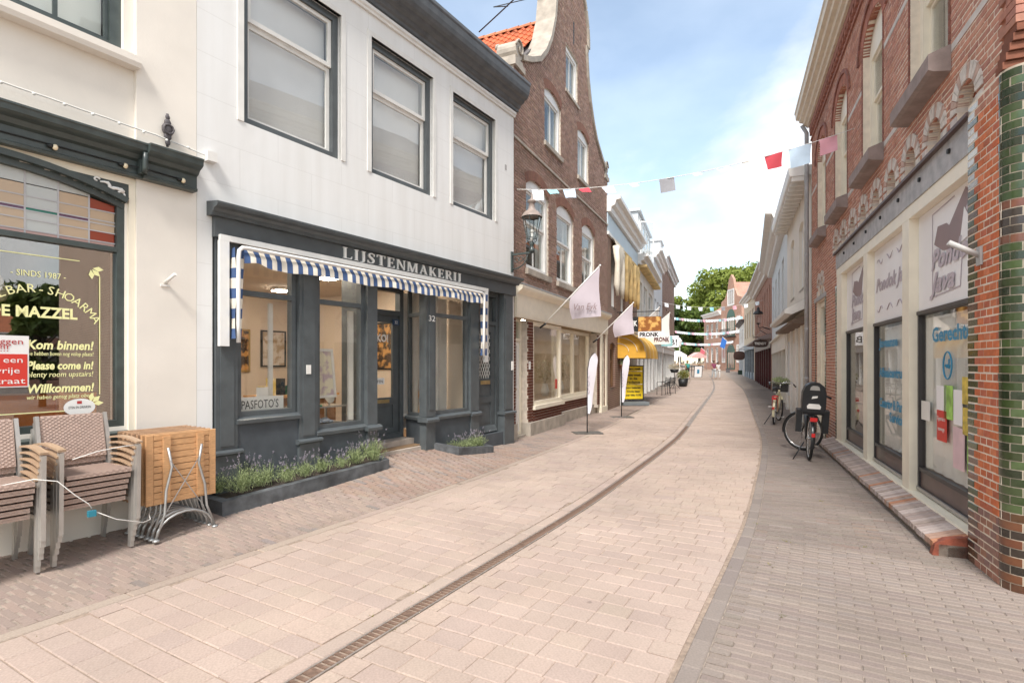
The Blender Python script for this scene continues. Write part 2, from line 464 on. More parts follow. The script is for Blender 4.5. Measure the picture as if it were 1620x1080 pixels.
M_PAVER = pm('concrete_paver', (1, 1, 1), .88, .13, 75, .25, 260, tint=True, var2=.11, scale2=1.1)
n_, l_ = M_PAVER.node_tree.nodes, M_PAVER.node_tree.links      # chewing gum and drip spots
b_ = n_['Principled BSDF']; src_ = b_.inputs['Base Color'].links[0].from_socket
gp_ = n_.new('ShaderNodeNewGeometry'); vo_ = n_.new('ShaderNodeTexVoronoi'); vo_.inputs['Scale'].default_value = 2.6; l_.new(gp_.outputs['Position'], vo_.inputs['Vector'])
mr_ = n_.new('ShaderNodeMapRange'); mr_.inputs[1].default_value = .035; mr_.inputs[2].default_value = .055; mr_.inputs[3].default_value = .68; mr_.inputs[4].default_value = 1.0; l_.new(vo_.outputs['Distance'], mr_.inputs[0])
mm_ = n_.new('ShaderNodeMix'); mm_.data_type = 'RGBA'; mm_.blend_type = 'MULTIPLY'; mm_.inputs[0].default_value = 1; l_.new(src_, mm_.inputs[6]); l_.new(mr_.outputs[0], mm_.inputs[7]); l_.new(mm_.outputs[2], b_.inputs['Base Color'])
def jit(c, a, r=rnd):
    k = 1 + r.uniform(-a, a); return tuple(max(0, x * k * (1 + r.uniform(-a, a) * .25)) for x in c)

def lay(parent, pieces, mat, name, maxn=300, nvar=7):
    """pieces: (X, Y, z, yaw, length_across, width_along, tint, pitch). The largest in view become objects, the rest one joined part."""
    def key(p):
        if p[8] or not inview(p[0], p[1], p[2]): return 1e9
        return math.hypot(p[0], p[1])
    order = sorted(range(len(pieces)), key=lambda i: key(pieces[i]))
    single = set(i for i in order[:maxn] if key(pieces[i]) < 1e8)
    cache = {}; rest = MB()
    for i, p in enumerate(pieces):
        X, Y, z, yaw, L, W, tint, tilt, cut = p
        if i in single:
            q = rnd.randrange(nvar); k = (round(L, 3), round(W, 3), q)
            if k not in cache:
                m = MB(); m.tc = tint; slab(m, L, W, .05); cache[k] = m.mesh(name, mat)
            o = bpy.data.objects.new(name, cache[k]); link(o, parent); o.location = (X, Y, z); o.rotation_euler = (tilt[0], tilt[1], yaw)
        else:
            rest.tc = tint
            rest.M = Matrix.Translation((X, Y, z)) @ Matrix.Rotation(yaw, 4, 'Z') @ Matrix.Rotation(tilt[1], 4, 'Y') @ Matrix.Rotation(tilt[0], 4, 'X')
            slab(rest, L, W, .03, simple=True)
    rest.M = None
    o = rest.build(name, mat, parent); tag(o, kind='stuff')
def slab(m, L, W, T, simple=False):
    """paver: top at z=0 with a small worn chamfer; x is along its length"""
    a, b, e = L / 2, W / 2, .006
    if simple:
        v = [(-a, -b, -T), (a, -b, -T), (a, b, -T), (-a, b, -T), (-a, -b, 0), (a, -b, 0), (a, b, 0), (-a, b, 0)]
        m.add(v, [(4, 5, 6, 7), (0, 1, 5, 4), (1, 2, 6, 5), (2, 3, 7, 6), (3, 0, 4, 7)])
    else:
        v = [(-a, -b, -T), (a, -b, -T), (a, b, -T), (-a, b, -T), (-a, -b, -e), (a, -b, -e), (a, b, -e), (-a, b, -e), (-a + e, -b + e, 0), (a - e, -b + e, 0), (a - e, b - e, 0), (-a + e, b - e, 0)]
        m.add(v, [(8, 9, 10, 11), (4, 5, 9, 8), (5, 6, 10, 9), (6, 7, 11, 10), (7, 4, 8, 11), (0, 1, 5, 4), (1, 2, 6, 5), (2, 3, 7, 6), (3, 0, 4, 7)])
def rows(w0, w1, t0, t1, rowp, lens, base, var, jt=.006, keep=None, clip=None, patch=None, skew=0.0):
    """paving courses running across the street between offsets w0 and w1"""
    out = []; t = t0; r = 0
    while t < t1:
        w = w0 - (lens[0] * .5 if r % 2 else 0) - (rnd.uniform(0, .06) if len(lens) > 1 else 0)
        while w < w1 - .02:
            L = rnd.choice(lens); a = max(w, w0); b = min(w + L, w1); w += L
            if b - a < .04: continue
            c = (a + b) / 2; cut = abs((b - a) - L) > 1e-4
            tt = t + skew * c
            X, Y, an = st(tt, c)
            if keep and not keep(X, Y): continue
            if not inview(X, Y, 0) and not (0 < Y < 3 and abs(X) < 4): continue
            e = .04; X2, Y2, _ = st(tt, c + e)
            sl = math.atan2(gz(X2, Y2, c + e) - gz(X, Y, c), e)
            X3, Y3, _ = st(tt + e, c); sl2 = math.atan2(gz(X3, Y3, c) - gz(X, Y, c), e)
            bs = patch(X, Y) if patch else base
            out.append((X, Y, gz(X, Y, c) + rnd.uniform(-.0018, .0018), an - math.pi / 2, (b - a) - jt * .6, rowp - jt, jit(bs, var), (sl2 + rnd.uniform(-.004, .004), -sl + rnd.uniform(-.005, .005)), cut))
        t += rowp; r += 1
    return out
t_of = lambda Y: next(CT[i] for i in range(len(_raw)) if _raw[i][1] >= Y)
T0 = t_of(.6)
RC = (.40, .312, .262)
def rpatch(X, Y):
    k = .5 + .5 * math.sin(X * 1.3 + Y * .7) * math.sin(Y * .45 - X * .3)
    if rnd.random() < .06: return (.38, .295, .25)
    return (.395 + .014 * k, .309 + .009 * k, .26)
TE = t_of(46)
pr = rows(WL + .11, -.18, T0, TE, .162, [.24, .24, .16, .2], RC, .035, .0055, patch=rpatch)
pr += rows(.06, WR - .03, T0, TE, .162, [.24, .24, .16, .2], RC, .035, .0055, patch=rpatch)
# stretcher course beside the drain
t = T0
while t < TE:
    X, Y, an = st(t, -.118); pr.append((X, Y, gz(X, Y, -.12) + .001, an, .295, .11, jit(RC, .06), (0, 0), False)); t += .303
lay(road, pr, M_PAVER, 'paver')
def front_l(X, Y):
    y1 = (X - FL1.o[0]) * FL1.n[0] + (Y - FL1.o[1]) * FL1.n[1]; y2 = (X - FL2.o[0]) * FL2.n[0] + (Y - FL2.o[1]) * FL2.n[1]
    return (y1 < .75 if Y < 10.6 else y2 < .5)
def front_r(X, Y):
    y = (X - FR1.o[0]) * FR1.n[0] + (Y - FR1.o[1]) * FR1.n[1]; return y < .35
LC = (.30, .232, .193)
def lpatch(X, Y):
    if Y > 6.2 and Y < 10 and rnd.random() < .55: return (.30, .215, .172)
    return (.30, .232, .194) if rnd.random() > .1 else (.24, .2, .18)
TL = t_of(40)
pl = rows(-4.9, WL, T0, TL, .064, [.205], LC, .08, .005, keep=front_l, patch=lpatch, skew=.12)
lay(pav_l, pl, M_PAVER, 'paving_brick')
PC = (.225, .185, .16)
def ppatch(X, Y):
    if rnd.random() < .03: return (.26, .215, .19)
    if rnd.random() < .05: return (.235, .18, .15)
    return PC
pp = rows(WR + .105, 5.2, T0, t_of(34), .060, [.205], PC, .07, .005, keep=front_r, patch=ppatch, skew=-.05)
lay(pav_r, pp, M_PAVER, 'paving_brick')
# kerb courses flush with the paving
def kerb(name, wc, L, W, colr, t1, side):
    k = []; t = T0
    while t < t1:
        X, Y, an = st(t, wc)
        if inview(X, Y): k.append((X, Y, gz(X, Y, wc) + .002, an, L - .006, W, jit(colr, .08), (0, 0), False))
        t += L
    return k
klo = kerb('kerb', WL + .05, .98, .1, (.36, .285, .235), TL, -1)
kro = kerb('kerb', WR + .05, .30, .1, (.215, .18, .163), TL, 1)
lay(pav_l, klo, M_PAVER, 'kerb_stone', nvar=4)
lay(pav_r, kro, M_PAVER, 'kerb_stone', nvar=4)
# drain channel: two steel edge rails, a dark channel and a grate of cross bars
drain = thing('drain_channel', 'narrow rusty slotted drain grate curving down the middle of the paved street', 'drain', (st(T0, 0)[0], st(T0, 0)[1], 0))
M_RUST = pm('rusty_iron', (.20, .13, .095), .7, .3, 25, .3, 150, metal=.3)
M_STEELG = pm('worn_steel', (.36, .31, .275), .55, .2, 20, .1, 90, metal=.5)
o0 = Vector((*st(T0, 0)[:2], 0))
def wpt(t, w, dz=0.0):
    X, Y, a = st(t, w); return Vector((X, Y, gz(X, Y, w) + dz)) - o0
TD = t_of(60)
def ribbon(wa, wb, dz, h, t0, t1, n, m):
    vs = []; fs = []
    for i in range(n + 1):
        t = t0 + (t1 - t0) * i / n
        vs += [wpt(t, wa, dz - h), wpt(t, wa, dz), wpt(t, wb, dz), wpt(t, wb, dz - h)]
    for i in range(n):
        for k in range(3): fs.append((i * 4 + k, i * 4 + k + 1, i * 4 + 4 + k + 1, i * 4 + 4 + k))
    m.add(vs, fs)
for nm, wa, wb in (('edge_rail', -.052, -.040), ('edge_rail', .040, .052)):
    m = MB(); ribbon(wa, wb, .004, .06, T0, TD, 150, m); m.build(nm, M_STEELG, drain)
m = MB(); ribbon(-.040, .040, -.045, .01, T0, TD, 150, m); m.build('channel_bed', pm('channel_dark', (.02, .017, .015), .9), drain)
sl = None; near = []; far = MB(); t = T0; i = 0
me = MB(); me.box(-.011, .011, -.040, .040, -.03, .001); slot = me.mesh('grate_bar', M_RUST)
while t < TD:
    X, Y, a = st(t, 0)
    step = .042
    if len(near) < 300 and inview(X, Y):
        o = bpy.data.objects.new('grate_bar', slot); link(o, drain); o.location = wpt(t, 0, .002); o.rotation_euler = (0, 0, a); near.append(o)
    elif inview(X, Y):
        far.M = Matrix.Translation(wpt(t, 0, .002)) @ Matrix.Rotation(a, 4, 'Z'); far.box(-.011, .011, -.040, .040, -.03, .001, 'b')
    t += step
far.M = None
tag(far.build('grate_bar', M_STEELG, drain), kind='stuff')
tt = T0 + .2; i = 0
while tt < t_of(20):
    m = MB(); a0 = wpt(tt, 0, .0035); m.M = Matrix.Translation(a0) @ Matrix.Rotation(st(tt, 0)[2], 4, 'Z'); m.box(-.02, .02, -.040, .040, -.02, 0); m.M = None
    m.build('grate_joint', M_RUST, drain); tt += .75
# little weeds and moss in the joints
M_MOSS = leafmat('moss_mat', (.10, .12, .02), (.26, .22, .03))
mo = MB()
def tuft(m, X, Y, z, n, h, r=rnd):
    for _ in range(n):
        a = r.uniform(0, 6.28); d = r.uniform(.2, 1) * h; x = X + r.gauss(0, h * .6); y = Y + r.gauss(0, h * .6); w = h * .18
        dx, dy = math.cos(a), math.sin(a)
        m.add([(x - dy * w, y + dx * w, z), (x + dy * w, y - dx * w, z), (x + dx * d * .8, y + dy * d * .8, z + d * .6)], [(0, 1, 2)])
for _ in range(700):
    t = rnd.uniform(T0, t_of(16)); w = rnd.choice([-.178, -.06, -.178, .057, .06, rnd.uniform(WL, WR)]); 
    if w not in (-.178, -.06, .057, .06) and rnd.random() < .5: continue
    if math.sin(t * 2.3) + .4 * math.sin(t * 5.1) < .25 and rnd.random() < .8: continue
    X, Y, a = st(t, w); tuft(mo, X + rnd.gauss(0, .01), Y, gz(X, Y, w) - .003, 5, rnd.uniform(.008, .022))
for _ in range(26):
    t = rnd.uniform(T0, t_of(9)); w = rnd.uniform(WR, 3.0); X, Y, a = st(t, w); tuft(mo, X, Y, gz(X, Y, w) - .003, 14, rnd.uniform(.012, .03))
tag(mo.build('joint_weeds', M_MOSS), 'tiny yellow green weeds and moss growing in the paving joints', 'weeds', kind='stuff')
# ------------------------------------------------------------ walls with openings, brickwork
def spans(z, xa, xb, opens):
    iv = [(xa, xb)]
    for o in opens:
        x0, x1, z0, z1 = o[:4]; r = o[4] if len(o) > 4 else 0
        if z < z0 or z > z1 + r: continue
        if z > z1:
            h = (x1 - x0) / 2 * math.sqrt(max(0, 1 - ((z - z1) / r) ** 2)) if r > .3 * (x1 - x0) else None
            if h is None:
                w = (x1 - x0) / 2; Rr = (w * w + r * r) / (2 * r); dz = (z - z1) + (Rr - r); h = math.sqrt(max(0, Rr * Rr - dz * dz))
            c = (x0 + x1) / 2; x0, x1 = c - h, c + h
        nv = []
        for a, b in iv:
            if x1 <= a or x0 >= b: nv.append((a, b)); continue
            if x0 > a: nv.append((a, x0))
            if x1 < b: nv.append((x1, b))
        iv = nv
    return iv
def solid_wall(m, outline, opens, z0, z1, y0, y1, extra=()):
    br = {z0, z1, *extra}
    for o in opens:
        br |= {o[2], o[3]}
        if len(o) > 4 and o[4]:
            for k in range(1, 11): br.add(o[3] + o[4] * k / 10)
    br = sorted(b for b in br if z0 <= b <= z1)
    for a, b in zip(br, br[1:]):
        if b - a < 1e-5: continue
        ol = outline((a + b) / 2)
        for xa, xb in spans((a + b) / 2, ol[0], ol[1], opens): m.box(xa, xb, y0, y1, a, b)
def brick_list(outline, opens, z0, z1, tintf, course=.0625, L=.215, j=.0095, bond='cross'):
    out = []; k = 0; z = z0
    while z + course <= z1 + .02:
        zc = z + course / 2; ol = outline(zc)
        ln = L if (bond == 'run' or k % 2 == 0) else L / 2
        off = (0, .25, .5, .25)[k % 4] * L if bond == 'cross' else (k % 2) * L / 2
        for xa, xb in spans(zc, ol[0], ol[1], opens):
            x = math.floor((xa - off) / ln) * ln + off
            while x < xb:
                a, b = max(x, xa), min(x + ln, xb)
                if b - a > .03: out.append((a, b - j, z, z + course - j, tintf(a, b, z, k), abs(b - a - ln) > .01))
                x += ln
        z += course; k += 1
    return out
def lay_bricks(parent, F, bl, mat, y, depth=.03, maxn=300, name='brick'):
    def key(b):
        X, Y, _ = F.w((b[0] + b[1]) / 2, y)
        if b[5] or Y < .5 or not inview(X, Y, (b[2] + b[3]) / 2): return 1e9
        return Y
    idx = sorted(range(len(bl)), key=lambda i: key(bl[i])); single = set(i for i in idx[:maxn] if key(bl[i]) < 1e8)
    rest = MB(); cache = {}
    for i, b in enumerate(bl):
        d = rnd.uniform(-.002, .003)
        if i in single:
            k = (round(b[1] - b[0], 3), round(b[3] - b[2], 3), tuple(int(c * 25) for c in b[4]))
            if k not in cache:
                m = MB(); m.tc = b[4]; m.bbox(0, b[1] - b[0], 0, depth, 0, b[3] - b[2], .003); cache[k] = m.mesh(name, mat)
            o = bpy.data.objects.new(name, cache[k]); link(o, parent); o.location = (b[0], y + d, b[2])
        else:
            rest.tc = b[4]; rest.box(b[0], b[1], y + d, y + depth, b[2], b[3], 'k')
    if rest.v: tag(rest.build(name, mat, parent), kind='stuff')
def arch_ring(m, cx, z1, w, r, th, n, y0, y1, cols=None, gap=.12):
    """voussoirs round an opening of half width w, spring z1, rise r"""
    if r >= w * .6:
        a0, Rr, zc = 0.0, None, z1
        pt = lambda a, e: (cx + (w + e) * math.cos(a), z1 + (r + e) * math.sin(a)); A0, A1 = 0, math.pi
    else:
        Rr = (w * w + r * r) / (2 * r); zc = z1 + r - Rr; h = math.asin(w / Rr)
        pt = lambda a, e: (cx + (Rr + e) * math.cos(a), zc + (Rr + e) * math.sin(a)); A0, A1 = math.pi / 2 - h, math.pi / 2 + h
    for i in range(n):
        s0 = A0 + (A1 - A0) * (i + gap / 2) / n; s1 = A0 + (A1 - A0) * (i + 1 - gap / 2) / n
        if cols: m.tc = cols[i % len(cols)]
        m.prism([pt(s0, 0), pt(s1, 0), pt(s1, th), pt(s0, th)][::-1], y0, y1)

# ------------------------------------------------------------ common materials
M_WHITE = pm('white_paint', (.80, .79, .76), .45, .05, 6, .05, 60)
M_OFFW = pm('offwhite_paint', (.74, .72, .68), .5, .07, 5, .05, 60)
M_CREAMP = pm('cream_paint', (.83, .76, .62), .45, .05, 5, .06, 50)
M_DARK = pm('slate_paint', (.082, .093, .098), .42, .14, 7, .06, 70, spec=.5)
M_DARK2 = pm('slate_plinth', (.066, .076, .086), .55, .18, 5, .12, 60)
M_BLACK = pm('black_iron', (.018, .019, .02), .5, .2, 12, .05)
M_GREENBLK = pm('bottle_green_paint', (.05, .065, .062), .38, .2, 10, .1, 60, spec=.6)
M_STONE = pm('sandstone', (.42, .37, .31), .85, .2, 5, .3, 50, var2=.15)
M_GLASS = glass('window_glass', refl=1.25)
M_GLASSR = glass('shop_glass', (.98, .975, .96), refl=1.8)
M_GLASSM = glass('mirrorlike_glass', (.95, .95, .94), refl=6.5)
M_GLASSB = glass('bright_glass', (.96, .97, .97), refl=3.0)
M_BLIND = pm('blind_cloth', (.78, .75, .72), .9, .05, 2)
M_CURT = pm('curtain_cloth', (.66, .63, .58), .95, .08, 3)
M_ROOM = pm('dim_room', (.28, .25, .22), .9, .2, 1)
M_WARM = pm('warm_wall', (.68, .57, .46), .9, .08, 1)
M_CEIL = pm('room_ceiling', (.6, .5, .4), .9, .08, 1)
M_WOODF = pm('room_floor', (.25, .16, .09), .6, .2, 3, stretch=(.3, 6, 1))
M_TINT = pm('printed_cloth', (1, 1, 1), .85, .06, 8, .1, 120, tint=True)
M_ALU = pm('brushed_alu', (.5, .49, .47), .42, .1, 12, .05, 90, metal=.75)
M_WALLW = ashlar('white_stucco', (.80, .795, .78))
M_WALLC = pm('cream_stucco', (.78, .725, .65), .8, .05, 2, .12, 40, var2=.05, scale2=.7)
M_TILE = pm('clay_pantile', (1, 1, 1), .7, .15, 8, .1, 60, tint=True, var2=.12, scale2=.8)
M_SLATE = pm('grey_roof', (.14, .13, .13), .8, .25, 3, .3, 30)
M_BRASS = pm('brass', (.55, .42, .22), .4, .15, 20, metal=.8)

def window(house, x0, x1, z0, z1, y, fmat, smat, fw=.07, sw=.045, rail=None, mull=(), blind=None, gl=M_GLASS, name='window', sill=None, arch=0.0, fd=.10, low_mull=(), curt=None):
    """sash window: outer frame (part) with sashes, panes, sill and blind as sub-parts"""
    m = MB(); m.frame(x0, x1, z0, z1, fw, y, y + fd)
    if arch:
        cx, w = (x0 + x1) / 2, (x1 - x0) / 2; Rr = (w * w + arch * arch) / (2 * arch); zc = z1 + arch - Rr; h = math.asin(w / Rr)
        P = [(cx + Rr * math.cos(math.pi / 2 - h + 2 * h * i / 10), zc + Rr * math.sin(math.pi / 2 - h + 2 * h * i / 10)) for i in range(11)]
        m.prism([(x0, z1 - .001), *P[::-1], (x1, z1 - .001)][::-1], y - .001, y + fd)
    f = m.build(name, fmat, house)
    xi0, xi1, zi0, zi1 = x0 + fw, x1 - fw, z0 + fw, z1 - fw
    parts = [(zi0, zi1)] if rail is None else [(rail, zi1), (zi0, rail)]
    for i, (a, b) in enumerate(parts):
        yy = y + .03 + .035 * i
        s = MB(); s.frame(xi0 + .002, xi1 - .002, a + .002, b - .002, sw, yy, yy + .034)
        for q in (mull if (i == 0 and len(parts) > 1) or len(parts) == 1 else low_mull):
            xm = xi0 + (xi1 - xi0) * q; s.box(xm - .016, xm + .016, yy + .003, yy + .03, a + sw, b - sw)
        s.build('sash', smat, f)
        p = MB(); p.box(xi0 + sw - .005, xi1 - sw + .005, yy + .014, yy + .02, a + sw - .005, b - sw + .005); p.build('pane', gl, f)
    if blind: m = MB(); m.box(xi0 + .01, xi1 - .01, y + .16, y + .165, zi0 + blind, zi1); m.build('blind', M_BLIND, f)
    if curt:
        for a, b in ((xi0, xi0 + (xi1 - xi0) * curt), (xi1 - (xi1 - xi0) * curt, xi1)):
            m = MB(); n = 14
            vs = [(a + (b - a) * i / n, y + .2 + .02 * math.sin(i * 2.1), z) for i in range(n + 1) for z in (zi0, zi1)]
            m.add(vs, [(2 * i, 2 * i + 2, 2 * i + 3, 2 * i + 1) for i in range(n)], True); m.build('curtain', M_CURT, f)
    if sill:
        m = MB(); m.box(x0 - .06, x1 + .06, y - sill[0], y + .05, z0 - sill[1], z0 - .001); m.build('sill', sill[2], f)
    return f
def room(house, x0, x1, y0, y1, z0, z1, wall=M_ROOM, ceil=None, floor=None, name='room'):
    m = MB(); m.box(x0, x1, y0, y1, z0, z1, 'fbt'); o = m.build(name + '_wall', wall, house)
    m = MB(); m.box(x0, x1, y0, y1, z1, z1 + .02); m.build(name + '_ceiling', ceil or wall, house)
    m = MB(); m.box(x0, x1, y0, y1, z0 - .02, z0); m.build(name + '_floor', floor or wall, house)
    return o
def box_part(name, mat, parent, *a):
    m = MB(); m.box(*a); return m.build(name, mat, parent)
def shell(house, x0, x1, y0, y1, z0, z1, mat, ridge=None, rmat=M_SLATE, along=True, oh=.0):
    """side and rear walls, then a pitched roof (ridge = height above the eaves)"""
    m = MB(); m.box(x0, x0 + .2, y0, y1, z0, z1); m.box(x1 - .2, x1, y0, y1, z0, z1); m.box(x0 + .2, x1 - .2, y1 - .2, y1, z0, z1)
    m.build('side_wall', mat, house)
    m = MB()
    if not ridge: m.box(x0, x1, y0, y1, z1, z1 + .12)
    elif along:
        yc = (y0 + y1) / 2; P = [(y0 - oh, z1 + .002), (yc, z1 + ridge), (y1, z1 + .002)]; m.profile(P, x0, x1)
    else:
        xc = (x0 + x1) / 2; m.prism([(x0 - oh, z1 + .002), (xc, z1 + ridge), (x1 + oh, z1 + .002)][::-1], y0, y1)
    return m.build('roof', rmat, house)

# ------------------------------------------------------------ cream snack bar building
cream = FL1.thing('cream_building', 'cream plastered corner snack bar with stained glass shop window at left edge', 'building')
SW = (-2.55, -.62, 1.0, 3.06, .17)      # shop window opening
UW = (-2.75, -.63, 4.44, 6.6)
m = MB(); solid_wall(m, lambda z: (-6.5, -.545), [SW, UW], -.1, 8.5, .05, .35); m.build('wall', M_WALLC, cream)
m = MB(); m.box(-.545, .0, 0.0, .35, -.1, 8.5); m.build('pilaster', M_WALLC, cream)
shell(cream, -6.5, 0.0, .35, 8.0, -.1, 8.5, M_WALLC, 2.5)
m = MB(); m.profile([(.05, 4.32), (-.06, 4.32), (-.075, 4.36), (-.075, 4.42), (.05, 4.438)], -2.85, -.53); m.build('window_sill', M_WALLC, cream)
w = window(cream, -2.75, -.63, 4.44, 6.6, .10, M_GREENBLK, M_GREENBLK, .09, .03, None, (.22, .52, .8), blind=.01)
# shop cornice with bulbs
cor = MB()
P = [(.05, 3.30), (-.05, 3.30), (-.055, 3.325), (-.04, 3.335), (-.04, 3.45), (-.075, 3.465), (-.10, 3.50), (-.145, 3.52), (-.165, 3.535), (-.17, 3.575), (-.18, 3.585), (-.18, 3.60), (.05, 3.62)]
cor.profile(P, -6.5, -.52)
P2 = [(y - .045, z) for y, z in P]; P2[0] = (0.0, 3.30); P2[-1] = (0.0, 3.62)
cor.profile(P2, -.52, -.04)
cb = cor.build('shop_cornice', M_GREENBLK, cream)
m = MB(); m.box(-2.56, -.6, .018, .06, 3.235, 3.299); m.build('trim_board', M_CREAMP, cream)
m = MB(); m.box(-.6, -.546, .018, .06, .9, 3.299); m.build('trim_board', M_CREAMP, cream)
m = MB(); m.box(-.56, -.50, -.12, -.06, 3.33, 3.46); m.tube([(-.53, -.12, 3.34), (-.53, -.14, 3.38), (-.53, -.135, 3.45), (-.53, -.15, 3.52)], .026); m.build('console', M_GREENBLK, cream)
M_BULB = pm('bulb_glass', (.85, .72, .5), .15, .05, 8, spec=.8)
for bx, bz in ((-1.78, 3.37), (-1.17, 3.37), (-.66, 3.375), (-.18, 3.37)):
    m = MB(); m.ball((bx, -.105 if bx > -.5 else -.065, bz), .021, 10, 6, (1, 1, 1.2)); b = m.build('bulb', M_BULB, cream)
    m = MB(); m.tube([(bx - .05, -.09 if bx > -.5 else -.05, bz + .005), (bx - .012, -.105 if bx > -.5 else -.065, bz + .004)], .015); m.build('socket', M_BLACK, b)
m = MB(); m.tube([(-2.6, -.047, 3.39), (-1.8, -.049, 3.385), (-1.2, -.049, 3.39), (-.66, -.049, 3.39), (-.52, -.09, 3.39), (-.18, -.095, 3.38)], .006, 6); m.build('cable', M_BLACK, cream)
cp = [(-3, -.02, 3.83)] + [(-2.6 + i * .2, -.03 - .01 * (i % 2), 3.80 - .004 * i) for i in range(12)] + [(-.1, -.03, 3.735), (.03, -.03, 3.72), (.11, -.03, 3.72)]
m = MB(); m.tube(cp, .007, 6)
for i in range(13): m.ball((-2.5 + .2 * i, -.04, 3.795 - .005 * i), .014, 6, 4)
m.build('light_string', M_OFFW, cream)
# wall anchor
m = MB()
for zz, rr in ((3.72, .035), (3.78, .05), (3.845, .075), (3.91, .045), (3.965, .03)): m.ball((-.29, -.035, zz), rr, 8, 5, (.75, .4, .9))
m.tube([(-.29, -.03, 3.68), (-.29, -.03, 4.0)], .012, 6); m.tube([(-.29 + .045 * math.cos(a), -.06, 3.845 + .045 * math.sin(a)) for a in [i * .7854 for i in range(8)]], .009, 6, closed=True)
m.build('wall_anchor', pm('anchor_iron', (.09, .08, .085), .6, .2), cream)
m = MB(); m.tube([(-.3, 0, 2.36), (-.27, -.14, 2.44)], .016, 8); m.box(-.34, -.26, -.012, 0, 2.325, 2.345); m.build('flag_holder', M_OFFW, cream)
# shop window
m = MB()
fx0, fx1, fz0 = -2.55, -.62, 1.0
m.box(fx0, fx0 + .06, .06, .16, fz0, 3.06); m.box(fx1 - .06, fx1, .06, .16, fz0, 3.06); m.box(fx0 + .06, fx1 - .06, .06, .16, fz0, fz0 + .06)
m.box(fx0 + .06, fx1 - .06, .055, .15, 2.60, 2.645)
cx, hw, rise_ = (fx0 + fx1) / 2, (fx1 - fx0) / 2, .17
def seg(cx, w, r, z1, e, n=20):
    Rr = (w * w + r * r) / (2 * r); zc = z1 + r - Rr; h = math.asin(w / Rr)
    return [(cx + (Rr + e) * math.cos(math.pi / 2 + h - 2 * h * i / n), zc + (Rr + e) * math.sin(math.pi / 2 + h - 2 * h * i / n)) for i in range(n + 1)]
A, B, C = seg(cx, hw, rise_, 3.06, 0), seg(cx, hw, rise_, 3.06, -.055), seg(cx, hw, rise_, 3.06, .05)
for P, Q, y0, y1 in ((A, B, .05, .16), (C, A, .0, .07)):
    for i in range(20): m.prism([Q[i], Q[i + 1], P[i + 1], P[i]][::-1], y0, y1)
sw = m.build('shop_window', M_GREENBLK, cream)
# spandrels filling the corners over the arch, with pale scroll ornament
for sgn in (0, 1):
    m = MB(); Q = C[:8] if sgn == 0 else C[-8:]
    x_ = fx0 - .02 if sgn == 0 else fx1 + .019
    m.prism(([(x_, 3.233)] + ([(x_, Q[0][1])] + Q if sgn == 0 else [])) if sgn == 0 else (Q + [(x_, Q[-1][1]), (x_, 3.233)]), .02, .06)
    m.build('spandrel', M_GREENBLK, sw)
m = MB()
m.tube([(-.66 - .02 * i * .9 + .03 * math.cos(i * .9) * (.6), .012, 3.15 + .012 * math.sin(i * 1.1) + .006 * i) for i in range(10)], [.016, .02, .014, .018, .012, .016, .013, .015, .01, .008], 6)
m.tube([(-.665 + .03 * math.cos(a), .012, 3.12 + .03 * math.sin(a)) for a in [i * .6 - 1 for i in range(9)]], .009, 6)
m.tube([(-.85 + .02 * math.cos(a), .012, 3.215 + .015 * math.sin(a)) for a in [i * .6 for i in range(9)]], .008, 6); m.build('scroll_ornament', M_WHITE, sw)
m = MB(); m.box(fx0 + .055, fx1 - .055, .10, .106, fz0 + .055, 2.605); m.build('pane', M_GLASSM, sw)
# leaded light: each glass piece between its cames
lead = MB(); cols = {'r': (.36, .07, .04), 'c': (.72, .74, .72), 'a': (.74, .60, .45), 'g': (.02, .22, .16), 'p': (.16, .07, .14), 'k': (.62, .4, .36)}
sm_ = {k: stained('stained_' + n, c, .45 if k in 'ca' else .25) for (k, c), n in zip(cols.items(), ('red', 'clear', 'amber', 'green', 'plum', 'pink'))}
xs = [fx0 + .06, -2.3, -2.05, -1.8, -1.55, -1.32, -1.1, -.88, fx1 - .06]
def topz(x):
    w_ = hw - .0; Rr = (hw * hw + rise_ * rise_) / (2 * rise_); zc = 3.06 + rise_ - Rr
    return zc + math.sqrt(max(0, (Rr - .055) ** 2 - (x - cx) ** 2))
zs = [2.645, 2.68, 2.77, 2.84, 2.87, 2.96, 3.06]
for i in range(8):
    a, b = xs[i] + .005, xs[i + 1] - .005
    tops = (topz(a), topz(b))
    for j in range(len(zs)):
        z0_ = zs[j] + .004
        if j + 1 < len(zs): t0 = t1 = zs[j + 1] - .004
        else: t0, t1 = tops
        t0 = min(t0, tops[0]); t1 = min(t1, tops[1])
        if min(t0, t1) < z0_ + .012: continue
        e = i in (0, 7)
        k = 'k' if j == 0 else ('r' if (e and j in (1, 5)) else ('p' if j == 3 and i in (1, 3, 4, 6) else ('g' if j == 3 and i in (2, 5) else ('k' if j == 6 and not 0 < i < 7 else ('a' if i in (4, 6, 7, 3) and j < 6 else 'c')))))
        m = MB(); m.prism([(a, z0_), (b, z0_), (b, t1), (a, t0)][::-1], .098, .103); m.build('leaded_pane', sm_[k], sw)
for x in xs[1:-1]: lead.box(x - .006, x + .006, .094, .108, 2.645, topz(x))
for z in zs[1:]:
    lead.box(fx0 + .06, fx1 - .06, .0945, .1075, z - .005, z + .005) if z < 3.0 else None
lead.build('lead_came', pm('lead_grey', (.45, .44, .45), .5, .1), sw)
M_GOLDT = pm('pale_yellow_vinyl', (.86, .84, .42), .6, .0)
yT = .094
